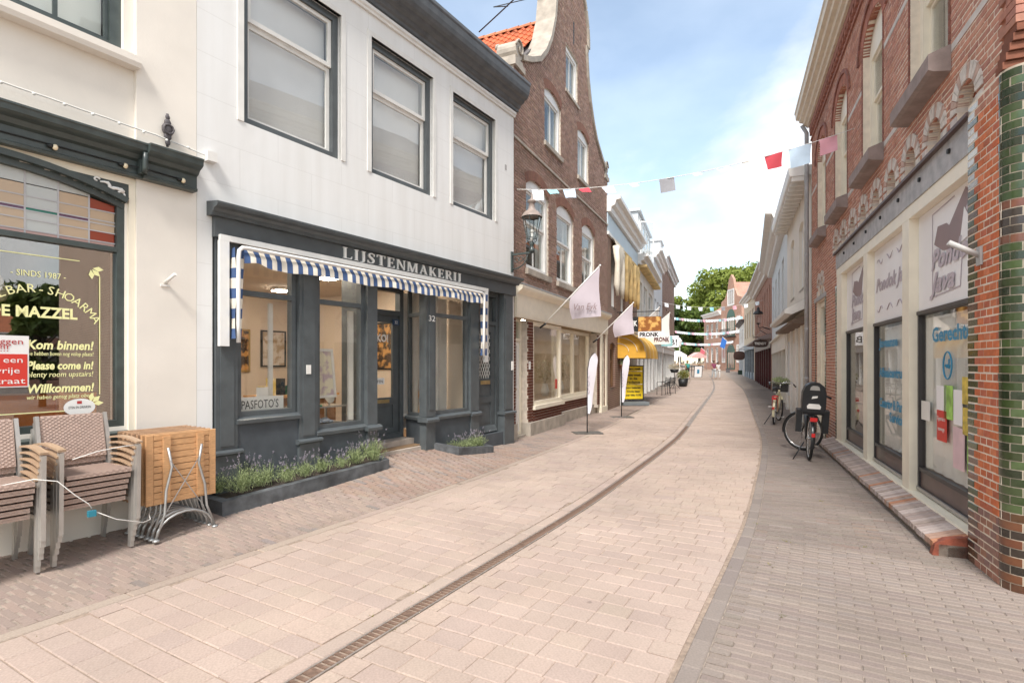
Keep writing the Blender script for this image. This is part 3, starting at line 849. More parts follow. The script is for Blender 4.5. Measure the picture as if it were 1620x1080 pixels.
def arctext(body, size, cx_, zc_, R_, a0, parent, mat):
    """letters set on an arc"""
    n = len(body)
    for i, ch in enumerate(body):
        if ch == ' ': continue
        a = a0 - i * size * .62 / R_
        text(ch, size, mat, parent, (cx_ + R_ * math.cos(a), yT, zc_ + R_ * math.sin(a)), (math.pi / 2, -(a - math.pi / 2) if False else (math.pi / 2 - a), 0), align='CENTER', extrude=.0008)
text('- SINDS 1987 -', .07, M_GOLDT, sw, (-1.41, yT, 2.30), extrude=.0008, width=.36)
arctext('GRILLBAR-SHOARMA', .10, -1.24, 1.72, .45, math.pi / 2 + 1.05, sw, M_GOLDT)
text('DE MAZZEL', .125, M_GOLDT, sw, (-1.55, yT, 1.965), extrude=.0008, width=.58, offset=.004)
text('Kom binnen!', .105, M_GOLDT, sw, (-1.31, yT, 1.70), extrude=.0008, shear=.18, width=.46, offset=.003)
text('we hebben boven nog volop plaats!', .05, M_GOLDT, sw, (-1.31, yT, 1.645), extrude=.0008, shear=.18, width=.46)
text('Please come in!', .095, M_GOLDT, sw, (-1.31, yT, 1.53), extrude=.0008, shear=.18, width=.46, offset=.003)
text('plenty room upstairs!', .065, M_GOLDT, sw, (-1.31, yT, 1.465), extrude=.0008, shear=.18, width=.46)
text('Willkommen!', .1, M_GOLDT, sw, (-1.31, yT, 1.335), extrude=.0008, shear=.18, width=.46, offset=.003)
text('wir haben genug platz oben!', .05, M_GOLDT, sw, (-1.31, yT, 1.28), extrude=.0008, shear=.18, width=.46)
m = MB(); m.box(-2.45, -.95, yT - .001, yT, 2.475, 2.483); m.box(-.805, -.797, yT - .001, yT, 1.30, 2.36); m.box(-2.45, -1.0, yT - .001, yT, 1.165, 1.173); m.build('painted_border', M_GOLDT, sw)
for cx_, cz_, ang in ((-.87, 2.43, -.75), (-.87, 1.22, .75)):
    m = MB()
    for da in (-.7, 0, .7):
        a = ang + da; d = Vector((math.cos(a), 0, math.sin(a))); p = Vector((-d.z, 0, d.x)); o_ = Vector((cx_, yT - .001, cz_)); L_ = .1
        v = [o_ + d * .015, o_ + d * L_ * .6 + p * .022, o_ + d * L_, o_ + d * L_ * .6 - p * .022]; m.add(v, [(0, 1, 2, 3)])
    m.build('painted_leaf', M_GOLDT, sw)
m = MB(); m.box(-1.72, -1.295, yT - .004, yT - .001, 1.385, 1.805); sg = m.build('notice_panel', pm('notice_white', (.8, .79, .77), .5, 0), sw)
m = MB(); m.box(-1.71, -1.305, yT - .006, yT - .0045, 1.395, 1.655); m.build('notice_red', pm('notice_red', (.62, .045, .03), .5, 0), sw)
M_REDT = pm('red_print', (.45, .05, .05), .5, 0)
for tx, zz, mt, wd, xx in (('HET leggen', 1.755, M_REDT, .36, -1.70), ('ETEN !!!', 1.695, M_REDT, .24, -1.67), ('Ga op een', 1.605, M_WHITE, .36, -1.70), ('rustig vrije', 1.52, M_WHITE, .36, -1.72), ('zijstraat', 1.435, M_WHITE, .3, -1.62)):
    text(tx, .068, mt, sw, (xx, yT - .007, zz - .02), extrude=.0005, width=wd)
m = MB(); pts = [(-.95 + .115 * math.cos(a), 1.195 + .075 * math.sin(a)) for a in [i * .2618 for i in range(24)]]; m.prism(pts[::-1], yT - .004, yT - .002); st_ = m.build('oval_sticker', M_WHITE, sw)
text('ETEN EN DRINKEN', .03, M_BLACK, sw, (-1.03, yT - .0045, 1.185), extrude=.0004, width=.16)
m = MB(); m.box(-.97, -.935, yT - .0055, yT - .0045, 1.225, 1.25); m.build('sticker_flame', M_REDT, sw)
m = MB(); m.profile([(.16, .98), (-.04, .95), (-.04, .90), (.16, .90)], -2.6, -.56); m.build('shop_sill', M_GREENBLK, cream)
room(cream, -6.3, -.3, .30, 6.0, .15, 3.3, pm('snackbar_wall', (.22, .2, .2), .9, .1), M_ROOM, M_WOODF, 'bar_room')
m = MB(); M_ORG = pm('orange_lacquer', (.75, .22, .03), .35, .1)
m.box(-1.75, -.66, .55, .95, .2, 1.30); m.box(-.98, -.93, .5, .55, .9, 1.35)
o = m.build('orange_counter', M_ORG); o.matrix_world = Matrix.Translation(FL1.w(0, 0)) @ Matrix.Rotation(FL1.a, 4, 'Z'); tag(o, 'orange lacquered counter behind the snack bar window', 'counter')
for lx in (-1.75, -1.32):
    t_ = FL1.thing('pendant_lamp', 'clear glass pendant lamp nearest the %s of the snack bar window' % ('middle' if lx < -1.5 else 'right edge'), 'lamp', lx, .75, 2.2, group='pendant lamps in the snack bar')
    m = MB(); m.tube([(0, 0, .12), (0, 0, 1.1)], .012, 6); m.build('cord', pm('rope_cord', (.7, .5, .3), .9), t_)
    m = MB(); m.lathe([(.02, .16), (.05, .08), (.07, 0), (.05, -.06), (0, -.08)], (0, 0, 0), 12); m.build('bulb', M_BULB, t_)
# ------------------------------------------------------------ white house with the framing shop
wh = FL1.thing('white_house', 'white plastered house with slate grey framing shop front and blue striped awning', 'building')
WW = [(.53, 1.80), (2.38, 3.62), (4.18, 5.38)]
m = MB(); solid_wall(m, lambda z: (0.003, 6.06), [(a - .03, b + .03, 4.23, 6.12) for a, b in WW] + [(.16, 6.01, -.2, 2.95)], -.15, 6.95, .0, .32); m.build('wall', M_WALLW, wh)
m = MB(); m.box(.004, .155, -.012, .0, -.1, .78); m.build('plinth', M_DARK2, wh)
roof = shell(wh, .003, 6.06, .32, 8.5, -.1, 6.95, M_WALLW, 3.6, M_SLATE)
m = MB()
for a, b in WW:     # plaster band round each opening, slightly proud
    m.box(a - .10, a - .03, -.012, .05, 4.23, 6.19); m.box(b + .03, b + .10, -.012, .05, 4.23, 6.19); m.box(a - .03, b + .03, -.012, .05, 6.12, 6.19)
m.build('window_surround', M_OFFW, wh)
for a, b in WW: window(wh, a - .03, b + .03, 4.23, 6.12, .06, M_DARK, M_OFFW, .085, .05, 5.42, (), blind=.01, gl=M_GLASSB, fd=.12)
m = MB(); m.profile([(.0, 6.42), (-.03, 6.42), (-.035, 6.45), (-.055, 6.47), (-.055, 6.51), (.0, 6.54)], -.05, 6.08); m.build('string_moulding', M_OFFW, wh)
P = [(.0, 6.56), (-.04, 6.56), (-.05, 6.60), (-.08, 6.62), (-.1, 6.67), (-.17, 6.70), (-.19, 6.74), (-.25, 6.76), (-.28, 6.81), (-.30, 6.88), (-.315, 6.97), (-.33, 7.0), (-.33, 7.05), (.3, 7.10), (.3, 6.955), (.0, 6.953)]
m = MB(); m.profile(P, -.15, 6.17); m.build('roof_cornice', pm('cornice_grey', (.10, .105, .11), .4, .2, 6, .1, 50, spec=.5), wh)
m = MB(); m.box(5.74, 5.80, -.006, .0, 5.30, 5.40); m.build('vent_grille', pm('vent_grey', (.4, .38, .37), .6), wh)
m = MB(); m.box(.07, .17, -.08, -.001, 3.66, 3.76); m.build('junction_box', M_OFFW, wh)
# shop front ---------------------------------------------------------------
P = [(.0, 3.11), (-.10, 3.11), (-.105, 3.135), (-.13, 3.15), (-.15, 3.175), (-.2, 3.19), (-.21, 3.215), (-.21, 3.235), (.0, 3.26)]
m = MB(); m.profile(P, .10, 6.11); m.build('shop_cornice', M_DARK, wh)
m = MB(); m.box(.155, 6.055, -.06, .05, 2.90, 3.109); fascia = m.build('fascia', M_DARK, wh)
def pil(x0, x1, zb, zc, zt, y=-.03):
    m = MB(); m.box(x0 + .015, x1 - .015, y, .1, zc + .06, zt); m.box(x0 + .06, x1 - .06, y - .012, y + .01, zc + .10, zt - .08)
    m.box(x0 - .0, x1 + .0, y - .02, .1, zb, zc); m.profile([(.1, zc), (y - .03, zc), (y - .06, zc + .02), (y - .06, zc + .042), (y - .035, zc + .06), (.1, zc + .06)], x0 - .025, x1 + .025)
    return m.build('pilaster', M_DARK, wh)
pil(.165, .43, -.1, .60, 2.90); pil(1.17, 1.46, -.1, .605, 2.90); pil(5.66, 6.0, -.1, .60, 2.90)
def display(x0, x1, zs, name='display_window', tr=2.36, top=2.90, y=.02):
    """shop window in a stepped frame: sill, transom bar, lower and upper pane"""
    m = MB(); m.frame(x0, x1, zs + .05, top, .055, y, y + .09)
    m.box(x0 + .055, x1 - .055, y + .004, y + .08, tr - .03, tr + .03)
    m.profile([(y + .1, zs - .02), (y - .07, zs - .02), (y - .075, zs + .02), (y - .04, zs + .035), (y - .02, zs + .05), (y + .1, zs + .06)], x0 - .03, x1 + .02)
    f = m.build(name, M_DARK, wh)
    for a, b in ((zs + .10, tr - .028), (tr + .028, top - .05)):
        p = MB(); p.box(x0 + .05, x1 - .05, y + .04, y + .047, a, b); p.build('pane', M_GLASSR, f)
    m = MB(); m.box(x0 - .02, x1 + .02, y - .03, y + .09, -.1, zs - .02); m.build('stall_riser', M_DARK2, wh)
    return f
d1 = display(.43, 1.17, .94); d2 = display(1.46, 2.24, .70)
m = MB(); m.box(2.24, 2.42, -.05, .12, .68, 2.90); m.box(2.24, 2.42, -.05, .12, -.1, .68); m.profile([(.12, .66), (-.11, .66), (-.115, .70), (-.08, .73), (.12, .74)], 2.2, 2.46); m.build('corner_post', M_DARK, wh)
# entrance recess with door
m = MB(); m.box(2.36, 2.42, .12, .62, .1, 2.9); m.build('recess_wall', M_DARK, wh)
m = MB(); m.box(2.42, 3.60, -.02, .75, 2.80, 2.9); m.build('recess_ceiling', M_DARK, wh)
m = MB(); m.box(2.43, 3.55, .30, .75, .0, .385); m.box(2.43, 3.56, .06, .299, -.1, .285); m.build('door_step', pm('step_stone', (.40, .34, .29), .85, .2, 6, .3), wh)
m = MB(); m.frame(2.45, 3.56, .385, 2.80, .08, .55, .66); m.box(2.53, 3.48, .555, .65, 2.34, 2.42); df = m.build('door_frame', M_DARK, wh)
m = MB(); p = m; p.box(2.53, 3.48, .60, .606, 2.42, 2.72); m.build('fanlight', M_GLASSR, df)
m = MB(); dx0, dx1, dz0, dz1 = 2.55, 3.46, .42, 2.335
m.box(dx0, dx0 + .11, .58, .625, dz0, dz1); m.box(dx1 - .11, dx1, .58, .625, dz0, dz1); m.box(dx0 + .11, dx1 - .11, .58, .625, dz0, dz0 + .13); m.box(dx0 + .11, dx1 - .11, .58, .625, dz1 - .11, dz1)
m.box(dx0 + .11, dx1 - .11, .58, .625, .92, 1.04); m.box(dx0 + .11, dx1 - .11, .60, .615, .55, .92); m.box(dx0 + .16, dx1 - .16, .59, .60, .60, .87)
dr = m.build('shop_door', M_DARK, wh)
m = MB(); m.box(dx0 + .10, dx1 - .10, .60, .606, 1.03, dz1 - .10); m.build('pane', M_GLASSR, dr)
m = MB(); m.box(dx1 - .5, dx1 - .2, .568, .58, .955, 1.01); m.build('letter_slot', M_BRASS, dr)
m = MB(); m.box(dx0 + .2, dx0 + .62, .585, .59, 1.25, 1.35); m.build('closed_notice', M_WHITE, dr)
text('GESLOTEN', .06, M_BLACK, dr, (dx0 + .24, .584, 1.275), extrude=.0004, width=.34)
text('KAKOI', .16, M_WHITE, dr, (dx0 + .25, .584, 1.92), extrude=.0004, width=.44, offset=.004)
# right display: splayed return pane, corner post and front pane
def splay(name, a, b, zs, tr=2.36, top=2.80):
    """window set on a slanted line from a to b (x, y)"""
    A, B = Vector((*a, 0)), Vector((*b, 0)); d = (B - A); L = d.length; ang = math.atan2(d.y, d.x)
    m = MB(); m.M = Matrix.Translation(A) @ Matrix.Rotation(ang, 4, 'Z'); m.frame(0, L, zs + .05, top, .035, 0, .07); m.box(.035, L - .035, .004, .06, tr - .03, tr + .03)
    m.profile([(.09, zs - .02), (-.06, zs - .02), (-.065, zs + .02), (-.03, zs + .04), (.09, zs + .06)], 0, L)
    f = m.build(name, M_DARK, wh)
    for p, q in ((zs + .08, tr - .028), (tr + .028, top - .03)):
        g = MB(); g.M = m.M; g.box(.03, L - .03, .03, .036, p, q); g.build('pane', M_GLASSR, f)
    r = MB(); r.M = m.M; r.box(-.01, L, -.02, .08, -.1, zs - .02); r.build('stall_riser', M_DARK2, wh)
splay('return_window', (3.60, .50), (3.50, .03), .70)
m = MB(); m.box(3.44, 3.66, -.05, .10, .74, 2.90); m.box(3.50, 3.60, -.062, -.04, .85, 2.8); m.box(3.44, 3.66, -.045, .09, -.1, .66); m.profile([(.1, .66), (-.11, .66), (-.115, .70), (-.08, .73), (.1, .74)], 3.40, 3.68); m.build('corner_post', M_DARK, wh)
d3 = display(3.66, 4.62, .70)
m = MB(); m.box(4.62, 4.86, -.03, .12, .74, 2.90); m.box(4.62, 4.86, -.035, .12, -.1, .66); m.profile([(.12, .66), (-.07, .66), (-.075, .70), (-.05, .73), (.12, .74)], 4.60, 4.9); m.build('pilaster', M_DARK, wh)
# side door with lattice light
m = MB(); m.frame(4.86, 5.66, .28, 2.90, .07, .10, .2); m.box(4.93, 5.59, .105, .19, 2.30, 2.37); sd_ = m.build('side_door_frame', M_DARK, wh)
m = MB(); m.box(4.94, 5.58, .15, .156, 2.37, 2.83); m.build('fanlight', M_GLASSB, sd_)
m = MB(); m.box(4.86, 5.66, -.02, .2, -.1, .28); m.build('door_step', M_DARK2, wh)
m = MB(); a, b = 4.94, 5.58
m.box(a, a + .11, .13, .175, .29, 2.295); m.box(b - .11, b, .13, .175, .29, 2.295)
for z0, z1 in ((.29, .42), (.85, .97), (1.18, 1.30), (2.17, 2.295)): m.box(a + .11, b - .11, .13, .175, z0, z1)
m.box(a + .11, b - .11, .15, .17, .42, .85); m.box(a + .15, b - .15, .14, .15, .47, .80); m.box(a + .11, b - .11, .15, .17, .97, 1.18); m.profile([(.13, .30), (.06, .31), (.1, .38), (.13, .42)], a, b)
dd = m.build('side_door', M_DARK, wh)
m = MB(); m.box(a + .11, b - .11, .165, .17, 1.30, 2.17); m.build('pane', pm('frosted_dark', (.07, .075, .07), .3, .2), dd)
m = MB(); x0, x1, z0, z1 = a + .115, b - .115, 1.305, 2.165
for k in range(-14, 15):
    for sg in (-1, 1):
        # diagonal bars of the iron lattice clipped to the light
        c = (x0 + x1) / 2 + k * .075; pts = []
        for zz in (z0, z1): pts.append((c + sg * .55 * (zz - (z0 + z1) / 2), zz))
        (xa, za), (xb, zb) = pts
        def cl(xx, zz, x2, z2):
            for lim in (x0, x1):
                if (xx < x0 and lim == x0) or (xx > x1 and lim == x1):
                    if abs(x2 - xx) < 1e-6: return None
                    t_ = (lim - xx) / (x2 - xx)
                    if not 0 <= t_ <= 1: return None
                    return (lim, zz + (z2 - zz) * t_)
            return (xx, zz)
        p, q = cl(xa, za, xb, zb), cl(xb, zb, xa, za)
        if p and q and abs(p[1] - q[1]) > .02: m.bar((p[0], .158, p[1]), (q[0], .158, q[1]), .007, .007, (0, 1, 0))
m.build('lattice', M_OFFW, dd)
m = MB(); m.box(5.12, 5.42, .118, .13, 1.19, 1.26); m.box(5.16, 5.38, .112, .118, 1.205, 1.245); m.build('letter_slot', M_BRASS, dd)
m = MB(); m.box(5.9, 5.96, -.07, -.05, 1.45, 1.62); m.build('door_bell', M_OFFW, wh)
# number plates
M_BLUEP = pm('enamel_blue', (.03, .06, .12), .3, 0)
text('32', .13, M_WHITE, wh, (3.47, -.064, 2.24), extrude=.002, width=.15)
m = MB(); m.box(3.30, 3.44, .53, .545, 2.19, 2.28); m.build('number_plate', M_BLUEP, wh); text('32', .07, M_WHITE, wh, (3.335, .528, 2.21), extrude=.001)
m = MB(); m.box(1.27, 1.33, -.055, -.043, 1.45, 1.56); m.build('small_notice', M_OFFW, wh)
# serif capitals for the fascia
def serif(ch):
    T, t, e, h = .15, .055, .075, .045
    q = []
    def rect(a, b, c, d): q.append([(a, c), (b, c), (b, d), (a, d)])
    def stem(x, w=T, z0=0.0, z1=1.0, s0=True, s1=True):
        rect(x, x + w, z0, z1)
        if s0: rect(x - e, x + w + e, z0, z0 + h)
        if s1: rect(x - e, x + w + e, z1 - h, z1)
    def stroke(P, w):
        for i in range(len(P) - 1):
            (ax, az), (bx, bz) = P[i], P[i + 1]; wa = w[i] if isinstance(w, list) else w; wb = w[i + 1] if isinstance(w, list) else w
            n = math.hypot(bx - ax, bz - az); nx, nz_ = -(bz - az) / n / 2, (bx - ax) / n / 2
            q.append([(ax - nx * wa, az - nz_ * wa), (bx - nx * wb, bz - nz_ * wb), (bx + nx * wb, bz + nz_ * wb), (ax + nx * wa, az + nz_ * wa)])
    def slant(xa, xb, w, z0=0.0, z1=1.0): q.append([(xa - w / 2, z0), (xa + w / 2, z0), (xb + w / 2, z1), (xb - w / 2, z1)])
    if ch == 'L': stem(e); rect(e + T, .62, 0, t); q.append([(.56, t), (.62, 0), (.65, .27), (.63, .27)]); W = .66
    elif ch == 'I': stem(e); W = .3
    elif ch == 'J': stem(.16, T, .1, 1.0, False); stroke([(.235, .12), (.21, .03), (.13, -.03), (.0, .0)], [.15, .13, .09, .06]); W = .36
    elif ch == 'S':
        P = [(.52, .80), (.47, .91), (.34, .97), (.2, .93), (.12, .80), (.16, .66), (.3, .55), (.44, .43), (.5, .27), (.43, .11), (.28, .03), (.13, .08), (.05, .22)]
        stroke(P, [.04, .06, .07, .1, .13, .15, .16, .16, .14, .11, .07, .06, .04]); rect(.51, .545, .70, .97); rect(.03, .065, .03, .3); W = .58
    elif ch == 'T': stem(.28, T, 0, 1, True, False); rect(.02, .69, 1 - t, 1); rect(.02, .06, .75, .97); rect(.65, .69, .75, .97); W = .71
    elif ch == 'E': stem(e); rect(e + T, .58, 0, t); rect(e + T, .46, .49, .49 + t); rect(e + T, .56, 1 - t, 1); rect(.575, .61, 0, .25); rect(.54, .575, .77, 1); rect(.44, .465, .4, .63); W = .64
    elif ch == 'N': stem(e, t); q.append([(e - .04, 1), (e + .13, 1), (.72, 0), (.66, 0)]); q.append([(e - .04, 1), (e + .05, .9), (.69, .0), (.72, .12)]); stem(.665, t, 0, 1, False); W = .8
    elif ch == 'M': stem(e, t); slant(.48, .16, .15); slant(.48, .79, .06); stem(.78, T); W = 1.0
    elif ch == 'A': slant(.1, .42, .06); slant(.66, .38, .15); rect(.2, .6, .3, .3 + t); rect(0, .22, 0, h); rect(.5, .8, 0, h); W = .8
    elif ch == 'K': stem(e); slant(.24, .6, .06, .38); slant(.66, .34, .15, 0, .58); rect(.5, .72, 1 - h, 1); rect(.55, .78, 0, h); W = .78
    elif ch == 'R':
        stem(e); stroke([(e + T, .97), (.42, .97), (.52, .9), (.56, .76), (.52, .62), (.42, .53), (e + T, .52)], [.055, .07, .12, .15, .12, .07, .055]); slant(.68, .36, .14, 0, .54); rect(.6, .78, 0, h); W = .76
    return q, W
name_ = 'LIJSTENMAKERIJ'; H_ = .142
tot = sum(serif(c)[1] for c in name_) + .17 * (len(name_) - 1); kx = (4.27 - 1.80) / (tot * H_); x_ = 1.80
for c in name_:
    q, W = serif(c); m = MB()
    for i, p in enumerate(q): m.prism([(x_ + a * H_ * kx, 2.945 + b * H_) for a, b in p][::-1], -.085 + .0003 * i, -.062)
    m.build('letter', M_WHITE, fascia); x_ += (W + .17) * H_ * kx
# awning: white arm frame, cassette, striped cloth
aw = FL1.thing('striped_awning', 'folded blue and white striped awning in white frame across the framing shop', 'awning')
m = MB(); m.box(.19, 5.05, -.10, -.061, 2.865, 2.925); m.build('cassette', M_WHITE, aw)
for a, b, c in ((.185, .285, 1.76), (4.95, 5.045, 1.60)): m = MB(); m.box(a, b, -.10, -.055, c, 2.864); m.build('side_rail', M_WHITE, aw)
fr_ = [(.355, -.15, 1.80), (.345, -.16, 2.0), (.338, -.18, 2.70), (.345, -.18, 2.77), (.38, -.18, 2.805), (.43, -.18, 2.81), (4.72, -.18, 2.81), (4.77, -.18, 2.80), (4.80, -.18, 2.77), (4.81, -.18, 2.70), (4.82, -.16, 2.0), (4.83, -.15, 1.70)]
m = MB(); m.tube(fr_, .022, 8); m.build('arm_frame', M_WHITE, aw)
BL, CR = (.055, .10, .22), (.74, .68, .58)
m = MB(); n = 66
for i in range(n):
    a, b = .40 + (4.76 - .40) * i / n, .40 + (4.76 - .40) * (i + 1) / n; m.tc = BL if i % 2 == 0 else CR
    for k in range(3):
        xa, xb = a + (b - a) * k / 3, a + (b - a) * (k + 1) / 3
        yw = lambda x: -.165 + .012 * math.sin(x * 9) + .006 * math.sin(x * 23); zb = lambda x: 2.635 + .012 * math.sin(x * 5.3) - .008 * abs(math.sin(x * 11)) + (.03 * math.exp(-((x - .55) / .12) ** 2))
        m.add([(xa, yw(xa) - .012, zb(xa)), (xb, yw(xb) - .012, zb(xb)), (xb, yw(xb) - .006, 2.72), (xa, yw(xa) - .006, 2.72), (xb, -.12, 2.80), (xa, -.12, 2.80)], [(0, 1, 2, 3), (3, 2, 4, 5)], True)
m.build('valance', M_TINT, aw)
def sidecloth(x, z0, sgn, n=9):
    m = MB()
    for i in range(n):
        za, zb = z0 + (2.80 - z0) * i / n, z0 + (2.80 - z0) * (i + 1) / n; m.tc = BL if i % 2 == 0 else CR
        for ya, yb in ((-.17, -.12), (-.12, -.065)):
            f = lambda y, z: (x + .012 * math.sin(z * 8 + y * 30), y, z); m.add([f(ya, za), f(yb, za), f(yb, zb), f(ya, zb)], [(0, 1, 2, 3)], True)
        w = .05 + .03 * (i / n); m.add([(x + .02, -.16, za), (x + .02 + w, -.15, za), (x + .02 + w + .006, -.15, zb), (x + .02, -.16, zb)], [(0, 1, 2, 3)], True)
    m.build('side_cloth', M_TINT, aw)
sidecloth(.315, 1.84, 1); sidecloth(4.86, 1.72, -1)
# shop interior
room(wh, .18, 4.84, .125, 5.2, .30, 3.02, M_WARM, M_CEIL, M_WOODF, 'shop')
box_part('display_back', M_OFFW, wh, 3.62, 4.8, .66, .69, .5, 2.75)
box_part('display_floor', M_OFFW, wh, 3.62, 4.8, .13, .66, .70, .74)
def curtain(name, x0, x1, y, z0, z1, amp, mat=M_CURT, fr=46):
    m = MB(); n = 40; vs = [(x0 + (x1 - x0) * i / n, y + amp * math.sin((x1 - x0) * fr * i / n), z) for i in range(n + 1) for z in (z0, z1)]
    m.add(vs, [(2 * i, 2 * i + 2, 2 * i + 3, 2 * i + 1) for i in range(n)], True); return m.build(name, mat, wh)
curtain('curtain', 3.72, 4.35, .5, .76, 2.78, .02); curtain('curtain', .46, .62, .28, 1.0, 2.3, .02); curtain('curtain', .95, 1.02, .25, 1.0, 2.3, .015); curtain('curtain', 2.1, 2.2, .2, .8, 2.3, .015)
def inshop(name, label, cat, x, y, z, rz=0, group=None): return FL1.thing(name, label, cat, x, y, z, rz, group)
def picture(x, y, z, w, h, fm, pmx, label, rz=0.0, tilt=0.0):
    t = inshop('framed_picture', label, 'picture', x, y, z, rz, 'pictures in the framing shop')
    m = MB(); m.frame(-w / 2, w / 2, 0, h, .035, 0, .03); f = m.build('picture_frame', fm, t)
    m = MB(); m.box(-w / 2 + .03, w / 2 - .03, .012, .02, .03, h - .03); m.build('print', pmx, t)
    if tilt: t.rotation_euler = (tilt, 0, t.rotation_euler.z)
def art(name, c1, c2, sc):
    m = pm(name, c1, .5, 0); n, l = m.node_tree.nodes, m.node_tree.links
    z = n.new('ShaderNodeTexNoise'); z.inputs['Scale'].default_value = sc; z.inputs['Detail'].default_value = 3; t = n.new('ShaderNodeTexCoord'); l.new(t.outputs['Object'], z.inputs['Vector'])
    r = n.new('ShaderNodeValToRGB'); r.color_ramp.elements[0].position = .45; r.color_ramp.elements[1].position = .58; r.color_ramp.elements[0].color = (*c1, 1); r.color_ramp.elements[1].color = (*c2, 1)
    l.new(z.outputs['Fac'], r.inputs[0]); l.new(r.outputs[0], n['Principled BSDF'].inputs['Base Color']); return m
A1 = art('print_pastel', (.72, .66, .5), (.5, .38, .42), 9); A2 = art('print_dark', (.05, .03, .02), (.55, .28, .08), 7); A3 = art('print_yellow', (.6, .45, .12), (.7, .62, .45), 5); A4 = art('print_plain', (.62, .56, .5), (.4, .3, .2), 6)
M_GOLDF = pm('gilt_frame', (.4, .26, .08), .4, .2, 20, metal=.4)
picture(1.76, .30, 1.12, .50, .66, M_OFFW, A1, 'white framed pastel picture standing behind the second display pane', 0, -.12)
picture(2.3, 5.15, 1.5, .75, .85, M_BLACK, A3, 'yellow print in black frame on the shop rear wall')
picture(3.35, 5.15, 1.4, .8, .9, M_GOLDF, A2, 'dark orange print in gilt frame on the shop rear wall')
picture(4.3, 5.15, 1.5, .6, .8, M_BLACK, A4, 'pale print in thin black frame far right on shop rear wall')
picture(4.82, 2.4, 1.45, 1.15, .95, M_BLACK, A2, 'large dark poster on the right shop wall behind the door glass', -math.pi / 2)
picture(.9, 3.6, 1.4, .5, .6, M_BLACK, A4, 'small pale print in black frame behind the PASFOTO sign')
M_WOODL = pm('light_wood', (.55, .30, .12), .5, .2, 6, stretch=(1, 1, .15))
t = inshop('work_table', 'low shop table with glass shelf behind the second display pane', 'table', 1.85, .55, .30)
m = MB(); m.box(-.38, .42, -.2, .3, .68, .70); m.build('table_top', pm('glass_shelf', (.35, .33, .3), .15, .1), t); m = MB(); m.box(-.38, .42, -.2, .3, .44, .46); m.build('shelf', M_ALU, t)
for sx in (-.36, .4):
    for sy in (-.18, .28): m = MB(); m.box(sx - .012, sx + .012, sy - .012, sy + .012, 0, .68); m.build('leg', M_ALU, t)
t = inshop('folded_cloth', 'crumpled pale blue cloth lying on the lower glass shelf', 'cloth', 1.95, .5, .763)
m = MB()
for i in range(26): m.ball((rnd.gauss(0, .08), rnd.gauss(0, .04), rnd.uniform(.01, .05)), rnd.uniform(.02, .045), 6, 4, (1.6, 1.0, .6))
m.build('folds', pm('pale_blue_cloth', (.6, .65, .72), .9, .1, 20), t)
t = inshop('round_mirror', 'small round white mirror standing on the glass table', 'mirror', 2.05, .5, 1.0)
m = MB(); m.M = Matrix.Translation((0, 0, .12)) @ Matrix.Rotation(rad(75), 4, 'X') @ Matrix.Rotation(.2, 4, 'Y'); m.lathe([(0, .01), (.09, .01), (.095, 0), (.09, -.01), (0, -.01)], (0, 0, 0), 20); m.M = None; m.build('disc', M_WHITE, t)
m = MB(); m.tube([(0, 0, 0), (0, .01, .1)], .012, 6); m.build('foot', M_ALU, t)
t = inshop('display_stand', 'green metal stand with small white frames on the glass table', 'stand', 1.68, .45, 1.0)
m = MB(); M_GRN = pm('green_enamel', (.02, .22, .14), .4, .1)
m.box(-.12, .16, -.06, .12, 0, .02); m.box(-.1, .14, .1, .12, .02, .2); m.box(-.1, .14, -.05, .1, .1, .115); m.build('stand_body', M_GRN, t)
for i in range(3): m = MB(); m.box(-.08 + .08 * i, -.025 + .08 * i, .05, .06, .02, .08); m.build('mini_frame', M_WHITE, t)
t = inshop('pasfoto_sign', 'white PASFOTO\'S sign standing in the first display window', 'sign', .80, .16, 1.03)
m = MB(); m.box(-.31, .30, 0, .008, 0, .165); m.build('board', M_WHITE, t); text("PASFOTO'S", .14, M_BLACK, t, (-.235, -.002, .03), extrude=.0005, width=.46)
m = MB(); m.box(-.03, .12, .03, .035, .1, .27); m.build('photo_card', M_OFFW, t)
t = inshop('table_easel', 'small wooden easel in the right display window', 'easel', 3.86, .38, .745)
for p, q in (((-.12, 0, 0), (0, .05, .52)), ((.12, 0, 0), (0, .05, .52)), ((0, .2, 0), (0, .06, .5))): m = MB(); m.bar(p, q, .018, .018); m.build('leg', M_WOODL, t)
m = MB(); m.box(-.11, .11, -.02, .02, .06, .08); m.build('ledge', M_WOODL, t)
t = inshop('work_bench', 'wooden counter with clutter deep in the framing shop', 'counter', 3.0, 2.7, .30)
m = MB(); m.box(-.7, .8, -.3, .3, .7, .74); m.build('bench_top', M_WOODL, t); m = MB(); m.box(-.65, .75, -.26, .26, 0, .7); m.build('cabinet', pm('brown_wood', (.18, .09, .04), .5, .2, 5), t)
for i in range(9): m = MB(); x = -.6 + .15 * i; h = rnd.uniform(.08, .3); m.box(x, x + rnd.uniform(.05, .12), -.15, .05, .741, .741 + h); m.build('box', rnd.choice([M_OFFW, A2, A3, M_BLACK, M_GRN]), t)
t = inshop('cushion', 'cream cushion lying in the first display window', 'cushion', .82, .45, 1.0)
m = MB(); m.ball((0, 0, .08), .2, 14, 8, (1, .5, .4)); m.build('pillow', M_CURT, t); box_part('window_bed', M_WOODL, wh, .44, 1.16, .14, .75, .955, .985)
box_part('window_bed', M_OFFW, wh, 1.47, 2.23, .14, .3, .72, .745)
M_LAMPW = emis('lamp_lit', (1, .9, .76), 26)
